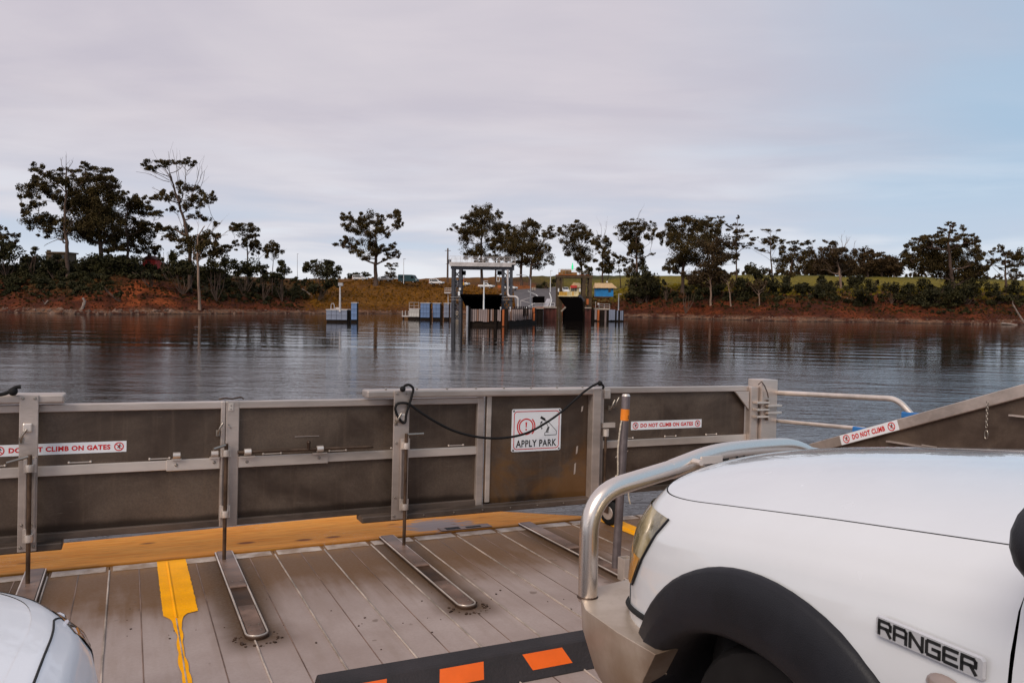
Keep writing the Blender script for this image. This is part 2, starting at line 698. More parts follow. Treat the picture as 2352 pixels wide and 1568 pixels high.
def leaf_cloud(clumps, size, dens):
    """clumps: (centre, rx, ry, rz). Small puffs of leaf faces over each clump, thicker on top"""
    VS = []
    for (c, rx, ry, rz) in clumps:
        area = math.pi * rx * rz
        npuff = max(2, int(area / 5.0))
        nl = max(24, int(area / (size * size) * dens))
        pc = rng.normal(size=(npuff, 3)); pc /= np.linalg.norm(pc, axis=1)[:, None]
        pc *= (rng.random((npuff, 1)) ** .5) * .82
        pc[:, 2] = np.where(pc[:, 2] < 0, pc[:, 2] * .6, pc[:, 2])
        w_ = rng.random(npuff) + .35
        k = rng.choice(npuff, nl, p=w_ / w_.sum())
        d = rng.normal(size=(nl, 3)); d /= np.linalg.norm(d, axis=1)[:, None]
        d *= (rng.random((nl, 1)) ** .45)
        pr_ = (.24 + .26 * rng.random(npuff))[k][:, None]
        pos = pc[k] + d * pr_ * np.array((1, 1, 1.05))
        pos[:, 2] = np.maximum(pos[:, 2], -.75 + .25 * rng.random(nl))
        pos = pos * np.array((rx, ry, rz)) + np.array(c)
        nrm = rng.normal(size=(nl, 3)) + np.array((0, 0, .5)) + d * .8
        nrm /= np.linalg.norm(nrm, axis=1)[:, None]
        a = np.cross(nrm, rng.normal(size=(nl, 3))); a /= np.linalg.norm(a, axis=1)[:, None]
        b = np.cross(nrm, a)
        s = size * (.5 + .9 * rng.random((nl, 1)))
        a *= s; b *= s * .5
        VS.append(np.stack([pos - a, pos - b + a * .15, pos + a, pos + b + a * .15], 1).reshape(-1, 3))
    V = np.concatenate(VS)
    return V, np.arange(len(V)).reshape(-1, 4)


def limb(mb, a, b, r0, r1, sag, n=5, sides=6):
    a, b = Vector(a), Vector(b)
    L = (b - a).length
    off = Vector((random.uniform(-1, 1), random.uniform(-1, 1), sag)) * L * .10
    off2 = Vector((random.uniform(-1, 1), random.uniform(-1, 1), random.uniform(-.5, .5))) * L * .05
    pts, rs = [], []
    for i in range(n + 1):
        f = i / n
        pts.append(a.lerp(b, f) + off * (4 * f * (1 - f)) + off2 * math.sin(f * 6.28))
        rs.append(r0 * (1 - f) + r1 * f)
    mb.tube(pts, rs, sides)
    return pts, rs


def tree(name, label, base, dist, clumps, conv, leaf=None, bark=None, trunk=None, rad=.35, lsize=.24, dens=1.35, twigs=(), group=None, low=None, flat=1.0, aux=()):
    """base: trunk foot column; clumps (x, y, rx, ry) read off the photo through conv; every clump gets its own depth"""
    bx = conv(base, 0)[0]
    d0 = rayW(bx, 690)
    ox, oy = d0.x / d0.y * dist, dist
    oz = ground_z(ox, oy) - .4
    k = dist / FPX
    cl = []
    xs = [conv(c[0], c[1])[0] for c in clumps]
    wid = (max(xs) - min(xs)) * k + 2
    for c in clumps:
        px, py = conv(c[0], c[1])
        sx = (conv(c[0] + c[2], 0)[0] - px) * k
        sz = (conv(0, c[1] + c[3])[1] - py) * k * flat
        dep = rng.uniform(-.38, .38) * wid
        cc = wp(px, py, dist + dep)
        f = 1 + dep / dist
        cl.append((Vector(cc), sx * f * 1.45, max(sx, sz) * f, sz * f * 1.8))
        for _ in range(3):
            a_ = random.uniform(0, 6.28)
            o_ = Vector((math.cos(a_) * sx * 1.05, random.uniform(-1, 1) * sx * .6, math.sin(a_) * sz * .8))
            q_ = random.uniform(.55, .9)
            cl.append((Vector(cc) + o_, sx * q_ * 1.1, sx * q_, sz * q_ * 1.55))
    th = Thing(name, label, 'tree', (ox, oy, oz), group=group)
    V, Q = leaf_cloud([((c.x - ox, c.y - oy, c.z - oz), a, b, e) for (c, a, b, e) in cl], lsize, dens)
    me = fast_mesh('crown', V, Q, [leaf or m_gum], None, False)
    o = bpy.data.objects.new('crown', me); COL.objects.link(o); o.parent = th.o
    # trunk: from the foot up through the given way points, then one limb to every clump
    mb = MB()
    top = max(c.z for c, *_ in cl)
    if trunk:
        way = [wp(*conv(*q), dist) for q in trunk]
    else:
        cxm = sum(c.x * a for c, a, b, e in cl) / sum(a for c, a, b, e in cl)
        way = [Vector((ox + (cxm - ox) * .35, oy, oz + (top - oz) * .45)), Vector((cxm, oy, oz + (top - oz) * .82))]
    pts = [Vector((ox, oy, oz))] + way
    fine_, nseg = [], 5
    for i in range(len(pts) - 1):
        for q in range(nseg):
            f = q / nseg
            fine_.append(pts[i].lerp(pts[i + 1], f) + Vector((random.uniform(-1, 1), random.uniform(-1, 1), 0)) * rad * .25 * (i + f > .1))
    fine_.append(pts[-1])
    m = len(fine_)
    rs = [rad * (1.25 if i == 0 else 1) * (1 - .72 * i / (m - 1)) for i in range(m)]
    mb.tube(fine_, rs, 8)
    nodes = [(fine_[i], rs[i]) for i in range(m) if i >= m * .25]
    for (c, a, b, e) in sorted(cl, key=lambda q: (q[0] - fine_[m // 2]).length):
        tgt = c - Vector((0, 0, e * .25))
        best = min(nodes, key=lambda q: (q[0] - tgt).length + max(0, q[0].z - tgt.z + 1.0) * 1.6 + (.0 if q[1] > .06 else .8))
        r0 = min(best[1] * .72, rad * .5)
        r0 = max(r0, rad * .13)
        pp, rr = limb(mb, best[0], tgt, r0, r0 * .45, -.25)
        nodes += list(zip(pp[2:], rr[2:]))
        for _ in range(3):
            q = c + Vector((random.uniform(-.7, .7) * a, random.uniform(-.7, .7) * b, random.uniform(0, .8) * e))
            limb(mb, pp[3], q, r0 * .4, r0 * .15, -.3, 3, 5)
    for (x0, y0, x1, y1) in twigs:
        a, b = wp(*conv(x0, y0), dist), wp(*conv(x1, y1), dist + random.uniform(-2, 2))
        pp, rr = limb(mb, a, b, rad * .16, rad * .06, .2, 5, 5)
        for _ in range(2):
            i = random.randint(2, 4)
            limb(mb, pp[i], pp[i] + (b - a) * random.uniform(.25, .5) + Vector((random.uniform(-1, 1), random.uniform(-1, 1), .3)) * (b - a).length * .25, rr[i] * .6, rr[i] * .25, .2, 3, 4)
    th.part('trunk', mb, bark or m_bark, smooth=60, fix=False)
    return th


def c1(x, y): return .3359 * x, 330.8 + .3359 * y
def c2(x, y): return 716.6 + .3359 * x, 441 + .3359 * y
def c3(x, y): return 1470 + .375 * x, 441 + .375 * y


GT = 'gum trees along the far shore'
tree('gum_tree', 'tall spreading gum at the far left with dead sprig on top', 465, 190, [
    (280, 180, 45, 30), (250, 220, 35, 25), (440, 190, 60, 25), (370, 210, 45, 25), (620, 175, 80, 30), (540, 180, 40, 20), (580, 240, 40, 25), (210, 310, 75, 55),
    (330, 280, 80, 45), (470, 260, 55, 40), (190, 440, 55, 35), (240, 400, 40, 30), (230, 550, 75, 45), (300, 510, 50, 40), (380, 530, 60, 45), (440, 580, 70, 50),
    (350, 620, 60, 30), (480, 400, 60, 55), (420, 350, 50, 40), (330, 340, 50, 40), (160, 340, 30, 30), (180, 470, 35, 20)], c1,
    trunk=[(460, 700), (440, 560), (450, 330), (455, 160)], rad=.5, twigs=[(455, 200, 450, 75), (455, 180, 410, 100), (460, 180, 490, 110), (400, 650, 300, 700)], group=GT)
tree('gum_tree', 'broad dense dark gum in the middle of the left group', 690, 196, [
    (660, 240, 80, 35), (690, 290, 110, 50), (600, 330, 90, 60), (740, 340, 60, 60), (650, 400, 120, 70), (560, 430, 70, 60), (720, 450, 80, 60), (600, 520, 100, 70),
    (700, 560, 110, 70), (560, 600, 60, 50), (640, 640, 90, 50), (760, 620, 70, 45), (760, 700, 70, 40), (660, 480, 90, 60)], c1,
    trunk=[(690, 640), (670, 430), (660, 260)], rad=.6, dens=1.7, group=GT)
tree('gum_tree', 'lower rounded gum leaning over the red shed', 870, 205, [
    (845, 340, 35, 20), (820, 390, 50, 35), (920, 395, 55, 35), (985, 370, 50, 20), (900, 450, 90, 45), (1000, 460, 70, 35), (1050, 480, 50, 20), (860, 520, 70, 50),
    (950, 540, 90, 45), (1030, 560, 50, 28), (880, 600, 80, 45), (970, 620, 90, 40), (1020, 660, 55, 28), (900, 690, 80, 40), (1000, 710, 80, 32), (1060, 740, 40, 20)], c1,
    trunk=[(875, 700), (860, 520), (880, 400)], rad=.42, group=GT)
tree('gum_tree', 'tallest gum with flat ragged top and bare upper limbs', 1300, 196, [
    (1050, 145, 55, 24), (1120, 130, 55, 20), (1200, 125, 45, 18), (1270, 125, 45, 18), (1330, 128, 40, 20), (1010, 160, 30, 16), (1285, 290, 45, 32), (1230, 300, 38, 28),
    (1100, 350, 50, 32), (1170, 360, 40, 38), (1430, 360, 36, 28), (1370, 370, 45, 32), (1300, 400, 70, 40), (1440, 390, 28, 18), (1190, 440, 38, 18), (1390, 505, 38, 22),
    (1340, 490, 38, 22), (1100, 580, 52, 32), (1460, 545, 28, 15), (1180, 600, 50, 28), (1160, 640, 42, 28), (1410, 640, 55, 38), (1250, 590, 45, 32), (1260, 690, 85, 42), (1370, 700, 70, 45)], c1,
    trunk=[(1295, 700), (1260, 520), (1200, 330), (1160, 200)], rad=.5, dens=1.35, group=GT, twigs=[(1200, 330, 1150, 50), (1220, 280, 1180, 40), (1160, 260, 930, 190),
    (1160, 250, 960, 160), (1170, 240, 1040, 110), (1290, 400, 1380, 150), (1300, 380, 1400, 180), (1250, 320, 1270, 140), (1300, 400, 1340, 130), (1190, 300, 1080, 150), (1210, 300, 1210, 130), (1100, 330, 1040, 300)])
tree('gum_tree', 'pale-footed slim gum standing low on the bank under the tallest tree', 1365, 180, [
    (1420, 620, 60, 30), (1390, 700, 70, 50), (1440, 740, 60, 40), (1330, 760, 60, 40)], c1, bark=m_pale, trunk=[(1355, 850), (1350, 640), (1400, 560)], rad=.34, group=GT,
    twigs=[(1355, 700, 1520, 520), (1355, 680, 1490, 560), (1400, 660, 1560, 620), (1355, 640, 1340, 520), (1480, 640, 1600, 580), (1380, 620, 1460, 510)])
tree('gum_tree', 'small umbrella-crowned gum right of the left group', 1695, 215, [
    (1700, 560, 50, 18), (1640, 580, 70, 26), (1680, 610, 70, 32), (1740, 625, 22, 16), (1640, 680, 42, 26), (1710, 670, 45, 32), (1580, 580, 28, 12)], c1, rad=.25, group=GT, trunk=[(1690, 700), (1690, 600)])
tree('gum_tree', 'thin twin-stemmed gum above the shrubs right of the left group', 1790, 215, [
    (1770, 690, 48, 30), (1750, 730, 36, 22), (1800, 720, 24, 18)], c1, rad=.16, group=GT)
tree('gum_tree', 'small dark gum at the right end of the left slope', 1860, 215, [
    (1870, 700, 34, 28), (1900, 730, 38, 28), (1860, 760, 38, 36), (1840, 720, 24, 22)], c1, rad=.18, group=GT)
tree('gum_tree', 'low flat-topped gum between the tallest tree and the umbrella gum', 1500, 205, [
    (1510, 705, 58, 16), (1580, 715, 36, 14), (1520, 740, 50, 28), (1470, 730, 36, 22)], c1, rad=.2, group=GT)
tree('gum_tree', 'half-cropped gum at the left edge of the photo', -10, 200, [
    (0, 610, 30, 30), (-60, 640, 70, 60), (80, 640, 48, 28), (90, 690, 40, 16), (40, 680, 40, 20)], c1, rad=.25, group=GT)

tree('gum_tree', 'lone spreading gum on the ochre slope between the parked cars', 435, 249, [
    (240, 170, 42, 26), (310, 185, 38, 28), (400, 170, 58, 32), (350, 210, 65, 36), (450, 200, 48, 28), (570, 160, 48, 30), (600, 190, 32, 26), (560, 230, 30, 20),
    (250, 240, 48, 26), (370, 260, 70, 34), (480, 250, 45, 30), (440, 290, 55, 30), (250, 330, 42, 20), (190, 355, 38, 16), (280, 370, 55, 25), (380, 340, 52, 38),
    (420, 390, 40, 36), (330, 410, 48, 24), (520, 390, 55, 28), (560, 420, 42, 18), (480, 400, 36, 24), (370, 440, 62, 22), (500, 450, 28, 15), (600, 430, 10, 8)], c2,
    trunk=[(432, 520), (440, 400), (430, 260)], rad=.72, dens=1.4, group=GT)
tree('gum_tree', 'stunted little gum behind the teal van', 540, 275, [(520, 500, 28, 10), (560, 495, 32, 12), (540, 530, 22, 10), (550, 572, 48, 18)], c2, rad=.2, group=GT)
tree('gum_tree', 'tall layered gum rising behind the steel gantry', 1160, 292, [
    (1130, 110, 28, 18), (1160, 130, 58, 32), (1190, 170, 68, 42), (1260, 160, 33, 22), (1070, 170, 28, 20), (1110, 200, 58, 32), (960, 245, 26, 18), (1030, 260, 48, 28),
    (1090, 270, 65, 36), (1200, 230, 75, 45), (1150, 300, 58, 40), (1060, 330, 46, 36), (1280, 230, 38, 28), (1250, 290, 55, 40), (1100, 400, 56, 40), (1180, 380, 46, 36), (1090, 440, 38, 22), (1180, 450, 36, 22), (1150, 478, 38, 20)], c2,
    trunk=[(1158, 480), (1160, 330), (1165, 180)], rad=.6, group=GT, twigs=[(1130, 200, 1105, 95), (1010, 280, 950, 230)])
tree('gum_tree', 'slender gum right of the tall tree behind the gantry', 1255, 286, [
    (1310, 240, 38, 30), (1330, 290, 46, 36), (1250, 340, 46, 28), (1345, 335, 46, 36), (1290, 390, 26, 20), (1260, 440, 36, 20)], c2, rad=.35, group=GT, trunk=[(1255, 470), (1250, 360), (1300, 280)])
tree('gum_tree', 'twin-trunked bushy gum between the two gantries', 1430, 280, [
    (1470, 205, 42, 20), (1480, 240, 60, 28), (1430, 270, 46, 32), (1510, 230, 36, 22), (1400, 310, 65, 42), (1500, 300, 56, 36), (1460, 360, 82, 46), (1340, 370, 65, 42),
    (1370, 420, 82, 46), (1420, 470, 56, 26), (1330, 470, 38, 26)], c2, rad=.55, group=GT, trunk=[(1430, 500), (1440, 380), (1470, 250)])
tree('gum_tree', 'leaning gum reaching right over the causeway', 1485, 276, [
    (1480, 430, 82, 46), (1560, 390, 65, 38), (1580, 440, 56, 46), (1540, 490, 56, 36), (1600, 280, 55, 16), (1650, 255, 42, 14), (1640, 300, 42, 16), (1580, 310, 36, 20), (1640, 485, 28, 12)], c2,
    rad=.5, group=GT, trunk=[(1500, 500), (1540, 400), (1600, 310)])
tree('gum_tree', 'narrow ragged gum just left of the dead-topped tree', 1850, 268, [
    (1800, 215, 38, 16), (1830, 240, 48, 22), (1740, 260, 46, 26), (1770, 290, 56, 26), (1840, 290, 56, 36), (1880, 280, 38, 26), (1890, 330, 28, 20), (1800, 360, 65, 36),
    (1830, 400, 65, 40), (1780, 420, 46, 26), (1860, 450, 46, 32), (1830, 480, 36, 22)], c2, rad=.45, group=GT, twigs=[(1760, 420, 1690, 340), (1800, 450, 1700, 350)])
tree('gum_tree', 'dead-topped gum with bare grey twigs above its crown', 1985, 262, [
    (1940, 330, 36, 26), (1980, 320, 46, 26), (2010, 360, 36, 26), (1960, 380, 36, 26), (2000, 420, 46, 26), (2030, 440, 36, 22), (2000, 480, 46, 26), (2020, 520, 36, 26)], c2, rad=.36, group=GT,
    twigs=[(1985, 330, 1965, 210), (1985, 320, 2015, 200), (1980, 340, 1945, 260), (1990, 340, 2000, 250)])
tree('gum_tree', 'little thin-stemmed gum between two larger trees right of centre', 2110, 270, [(2100, 450, 46, 20), (2130, 475, 36, 20), (2070, 480, 32, 16)], c2, rad=.2, group=GT)
tree('gum_tree', 'vase-shaped gum with a long bare twig on top', 2220, 255, [
    (2140, 215, 34, 16), (2200, 210, 38, 16), (2170, 260, 75, 32), (2250, 240, 56, 32), (2310, 235, 38, 26), (2130, 290, 56, 26), (2210, 310, 75, 36), (2290, 290, 46, 32),
    (2180, 350, 56, 32), (2250, 370, 46, 36), (2210, 420, 46, 36), (2230, 480, 46, 32), (2330, 420, 18, 10), (2200, 530, 56, 36)], c2, rad=.45, group=GT, twigs=[(2220, 230, 2255, 120), (2200, 420, 2080, 320), (2220, 430, 2330, 330)])
tree('gum_tree', 'widest dark gum mass on the right field edge', 260, 228, [
    (260, 160, 48, 22), (210, 170, 40, 18), (340, 180, 58, 26), (240, 210, 58, 28), (180, 260, 56, 36), (280, 260, 75, 46), (380, 230, 75, 40), (470, 200, 48, 20),
    (430, 158, 38, 7), (495, 156, 17, 8), (420, 280, 75, 46), (320, 330, 100, 56), (240, 400, 66, 46), (350, 410, 100, 50), (220, 460, 46, 36), (180, 480, 22, 20), (150, 300, 26, 26)], c3,
    rad=.55, dens=1.6, group=GT, trunk=[(262, 470), (290, 330), (300, 220)])
tree('gum_tree', 'airy layered gum with small flat plates of leaf', 590, 236, [
    (600, 155, 12, 7), (600, 200, 22, 10), (560, 240, 38, 13), (640, 240, 42, 13), (540, 205, 18, 8), (640, 275, 38, 11), (570, 290, 28, 13), (600, 320, 38, 13),
    (640, 337, 28, 10), (560, 345, 36, 16), (520, 370, 60, 36)], c3, rad=.28, group=GT, trunk=[(590, 480), (590, 300), (598, 170)])
tree('gum_tree', 'pale-trunked brown gum standing on the red bank', 432, 208, [
    (450, 340, 82, 42), (460, 430, 75, 36), (540, 420, 46, 26), (400, 480, 82, 36), (430, 530, 82, 42), (350, 540, 60, 42), (500, 530, 56, 50)], c3, leaf=m_gum2, bark=m_pale, rad=.32, group=GT,
    trunk=[(436, 620), (430, 520), (450, 380)])
tree('gum_tree', 'gum with two flat leaf plates above a forked trunk', 810, 245, [
    (800, 235, 48, 9), (720, 290, 48, 13), (840, 300, 34, 18), (800, 290, 38, 13), (690, 320, 28, 10), (760, 320, 38, 13), (840, 340, 24, 18), (740, 350, 34, 10), (865, 310, 14, 10)], c3,
    rad=.3, group=GT, trunk=[(808, 480), (800, 380), (800, 260)], twigs=[(800, 420, 680, 340), (805, 400, 860, 310)])
tree('gum_tree', 'medium dense gum right of the forked tree', 905, 240, [
    (1000, 310, 43, 16), (940, 310, 28, 9), (910, 360, 48, 22), (1000, 360, 56, 22), (1030, 390, 38, 26), (930, 410, 66, 36), (1010, 440, 46, 36), (880, 440, 56, 36), (900, 490, 56, 26)], c3, rad=.4, group=GT)
tree('gum_tree', 'white-limbed gum with grey dead twigs sticking out of its top', 1230, 232, [
    (1190, 310, 43, 16), (1120, 350, 38, 18), (1220, 350, 56, 26), (1180, 400, 66, 36), (1260, 400, 66, 36), (1110, 400, 46, 36), (1320, 370, 28, 22), (1230, 460, 56, 28), (1130, 460, 46, 32)], c3,
    bark=m_pale, leaf=m_gum2, rad=.42, group=GT, twigs=[(1240, 350, 1235, 260), (1250, 350, 1285, 275), (1245, 350, 1260, 270), (1300, 360, 1320, 300)])
for (lab, bx, cl) in [
    ('rounded gum first in the background belt behind the green field', 1390, [(1380, 360, 38, 15), (1400, 400, 58, 28), (1400, 460, 56, 36), (1340, 420, 40, 30)]),
    ('low gum in the middle of the background belt behind the field', 1475, [(1470, 390, 46, 14), (1480, 440, 66, 36), (1450, 480, 46, 26)]),
    ('pale-trunked gum at the right of the background belt', 1550, [(1540, 410, 46, 16), (1560, 450, 50, 30), (1540, 480, 40, 26), (1590, 470, 40, 30)])]:
    tree('gum_tree', lab, bx, 330, cl, c3, rad=.4, lsize=.5, leaf=m_gum2, bark=m_pale if bx == 1550 else m_bark, group=GT)
tree('gum_tree', 'massive many-tiered gum on the right with two tufts on top', 1920, 205, [
    (1890, 195, 28, 8), (1920, 205, 18, 7), (1985, 220, 22, 13), (1870, 240, 42, 13), (1970, 265, 42, 13), (1790, 275, 46, 13), (1700, 295, 52, 13), (1870, 290, 56, 22),
    (1960, 310, 66, 28), (2040, 330, 46, 18), (1780, 320, 75, 28), (1690, 340, 56, 22), (1640, 330, 18, 9), (1850, 360, 92, 40), (1990, 370, 75, 40), (1720, 390, 82, 40),
    (1650, 400, 46, 32), (1820, 430, 100, 46), (1950, 440, 92, 46), (2050, 420, 46, 36), (1700, 460, 75, 40), (1860, 500, 100, 46), (1980, 520, 92, 46), (2070, 480, 56, 40)], c3,
    rad=.6, dens=1.7, group=GT, trunk=[(1920, 600), (1900, 450), (1890, 300), (1900, 220)])
tree('gum_tree', 'loose open-crowned gum at the far right edge of the photo', 2245, 215, [
    (2210, 340, 24, 18), (2240, 370, 38, 18), (2290, 380, 38, 22), (2160, 370, 28, 10), (2220, 420, 36, 22), (2300, 430, 46, 26), (2345, 400, 36, 36), (2160, 430, 28, 18), (2270, 470, 46, 18), (2100, 370, 26, 10)], c3,
    rad=.35, group=GT, trunk=[(2235, 480), (2240, 400)], twigs=[(2240, 520, 2110, 400), (2260, 520, 2345, 450)])
tree('gum_tree', 'slim pale dead-looking trunk on the red bank under the widest gum', 558, 204, [(560, 560, 30, 20), (540, 520, 30, 20)], c3, bark=m_pale, leaf=m_gum2, rad=.22, group=GT, twigs=[(556, 600, 540, 480), (556, 620, 580, 530)])
tree('gum_tree', 'thin crooked stem at the waterside further right', 733, 200, [(740, 600, 40, 24), (720, 560, 40, 24)], c3, bark=m_pale, leaf=m_gum2, rad=.16, group=GT)

# ------------------------------------------------------------------ shrubs


def shrub(label, clumps, conv, dist, leaf=None, name='shrub', cat='shrub', group='shrubs on the far bank'):
    px, py = conv(clumps[0][0], clumps[0][1])
    d0 = rayW(px, 690)
    ox, oy = d0.x / d0.y * dist, dist
    oz = ground_z(ox, oy) - .2
    k = dist / FPX
    cl, mb = [], MB()
    for c in clumps:
        qx, qy = conv(c[0], c[1])
        sx = (conv(c[0] + c[2], 0)[0] - qx) * k
        sz = (conv(0, c[1] + c[3])[1] - qy) * k
        cc = wp(qx, qy, dist + random.uniform(-1.5, 1.5))
        cl.append(((cc.x - ox, cc.y - oy, cc.z - oz), sx * 1.35, sx * 1.1, sz * 1.35))
        for _ in range(4):
            limb(mb, (0, 0, 0), (cc.x - ox + random.uniform(-.6, .6) * sx, cc.y - oy, cc.z - oz + sz * .4), .09, .03, 0, 3, 5)
    th = Thing(name, label, cat, (ox, oy, oz), group=group)
    V, Q = leaf_cloud(cl, .34, 2.6)
    me = fast_mesh('foliage', V, Q, [leaf or m_bush], None, False)
    o = bpy.data.objects.new('foliage', me); COL.objects.link(o); o.parent = th.o
    th.part('stem', mb, m_bark, local=True, fix=False)


for a in [
    ('dark thicket at the left edge of the photo', [(50, 780, 90, 80), (-60, 760, 90, 90), (20, 700, 70, 40)], c1, 196),
    ('shrub with twiggy top left of the tall left gum', [(220, 790, 60, 60), (240, 735, 40, 26)], c1, 196),
    ('dense shrub round the foot of the tall left gum', [(370, 820, 80, 60), (320, 850, 60, 40), (460, 850, 60, 50)], c1, 192),
    ('dark shrub mass below the broad gum', [(640, 800, 100, 75), (560, 850, 80, 60), (720, 860, 80, 50)], c1, 193),
    ('shrub left of the red shed', [(860, 800, 90, 50), (900, 850, 50, 30)], c1, 196),
    ('shrub right of the red shed under the tallest gum', [(1150, 760, 60, 50), (1110, 790, 30, 26)], c1, 198),
    ('shrub at the feet of the tallest gum', [(1250, 830, 80, 60), (1180, 880, 60, 40), (1330, 860, 60, 40)], c1, 190),
    ('shrub right of the pale slim gum', [(1480, 830, 70, 60), (1430, 880, 60, 40), (1540, 810, 50, 50)], c1, 192),
    ('broad shrub below the umbrella gum', [(1670, 840, 90, 70), (1600, 880, 60, 40), (1740, 880, 60, 40)], c1, 205),
    ('shrub below the twin-stemmed gum', [(1800, 870, 60, 50), (1850, 900, 50, 40)], c1, 205),
    ('shrub at the right end of the left slope', [(1930, 860, 60, 50), (1900, 910, 50, 40)], c1, 208),
    ('low scrub on the red bank face left of the earth slip', [(820, 1030, 46, 26), (720, 980, 40, 22)], c1, 172),
    ('low scrub above the earth slip', [(1040, 900, 90, 40), (930, 890, 60, 36)], c1, 186),
    ('lumpy dark shrub at the left of the ochre slope', [(2200, 880, 110, 70), (2150, 800, 36, 20), (2260, 815, 46, 26), (2110, 860, 40, 40), (2280, 870, 60, 50)], c1, 222),
    ('shrub trailing down to the water left of the blue dolphin', [(2170, 980, 90, 55), (2280, 960, 60, 50)], c1, 216),
    ('grey-green distant thicket behind the first parked car', [(330, 560, 60, 18), (400, 565, 40, 16), (250, 575, 50, 20)], c2, 300),
    ('dark shrub beside the road between the gantries', [(1580, 640, 50, 36), (1630, 625, 40, 30)], c2, 262),
    ('shrub behind the second gantry', [(1850, 540, 60, 36), (1900, 520, 40, 30)], c2, 250),
    ('dark shrub below the dead-topped gum', [(1990, 545, 60, 24), (2050, 540, 50, 26)], c2, 262),
    ('tall dark shrub right of the blue hut', [(2230, 600, 80, 60), (2300, 640, 80, 50), (2190, 650, 60, 50), (2280, 560, 60, 46)], c2, 232),
    ('shrub by the shore right of the blue hut', [(2250, 700, 80, 40), (2170, 700, 50, 36)], c2, 226),
    ('small shrub alone on the green field edge', [(160, 560, 20, 28), (150, 590, 22, 20)], c3, 222),
    ('shrub on the bank left of the pale trunk', [(280, 605, 46, 38), (320, 640, 46, 30)], c3, 206),
    ('shrub between the pale trunks', [(640, 560, 66, 56), (690, 480, 66, 46), (660, 620, 80, 46)], c3, 212),
    ('big rounded shrub below the forked gum', [(780, 560, 75, 56), (740, 630, 80, 46), (830, 640, 70, 40)], c3, 214),
    ('shrub right of the rounded one', [(870, 570, 55, 48), (900, 620, 50, 40)], c3, 216),
    ('grey-brown shrub on the bank top', [(990, 605, 55, 46), (940, 590, 40, 30)], c3, 214),
    ('low shrub stepping down the bank', [(1090, 640, 46, 28), (1040, 630, 36, 30)], c3, 208),
    ('round shrub standing alone on the green field', [(1110, 545, 48, 46)], c3, 236),
    ('round shrub under the white-limbed gum', [(1210, 560, 38, 38)], c3, 234),
    ('tall dense shrub in front of the background belt', [(1340, 540, 66, 56), (1350, 610, 82, 56), (1360, 680, 56, 36)], c3, 204),
    ('thin young sapling shrub on the field', [(1445, 550, 18, 16)], c3, 224),
    ('spreading shrub left of the massive gum', [(1540, 590, 50, 42), (1600, 610, 75, 56), (1650, 670, 80, 40)], c3, 204),
    ('dark undergrowth below the massive gum', [(1780, 610, 90, 66), (1800, 690, 100, 46), (1900, 620, 80, 66)], c3, 200),
    ('undergrowth right of the massive gum', [(2010, 610, 80, 56), (2060, 570, 60, 46), (1960, 640, 60, 40)], c3, 202),
    ('shrub on the far right bank', [(2180, 605, 60, 46), (2250, 650, 70, 36)], c3, 204),
    ('shrub at the right edge of the photo', [(2310, 590, 60, 50), (2330, 650, 60, 40)], c3, 206),
    ('shrub among the first stumps of the right bank', [(40, 540, 70, 50), (30, 610, 60, 36)], c3, 226)]:
    shrub(*a)

# dry grass and low scrub over the banks
V, Cc = [], []
for i in range(16000):
    px = random.uniform(-60, 2420)
    r = random.uniform(4, 60)
    tt = float(np.interp(px, [q[0] for q in SHORE], _T))
    y = shore_y(tt) + r
    if 1180 < px < 1300: continue
    x = tt * y
    z = ground_z(x, y)
    s = random.uniform(.18, .55) * (1.0 if r > 9 else .6)
    a = random.uniform(0, 3.14)
    dx, dy = math.cos(a) * s * .6, math.sin(a) * s * .6
    lx, ly = random.uniform(-.3, .3) * s, random.uniform(-.3, .3) * s
    V += [(x - dx, y - dy, z - .08), (x + dx, y + dy, z - .08), (x + dx * 1.3 + lx, y + dy * 1.3 + ly, z + s), (x - dx * 1.3 + lx, y - dy * 1.3 + ly, z + s * .8)]
    mid = 700 < px < 1180
    f = random.random()
    c = (.17, .072, .008) if mid else ((.075, .028, .008) if f < .6 else (.03, .022, .008))
    if px > 1400 and r > 26: c = (.15, .11, .009)
    j = random.uniform(.55, 1.25)
    Cc += [tuple(k * j for k in c)] * 4
m_tuft = mat('dry_grass', (.1, .05, .02), .9, spec=.1)
t, p = nodes_of(m_tuft)
t.put(p.inputs['Base Color'], t.node('ShaderNodeAttribute', attribute_name='tint').outputs['Color'])
me = fast_mesh('dry_grass', np.array(V), np.arange(len(V)).reshape(-1, 4), [m_tuft], np.array(Cc), False)
o = bpy.data.objects.new('dry_grass', me); COL.objects.link(o); o['kind'] = 'stuff'

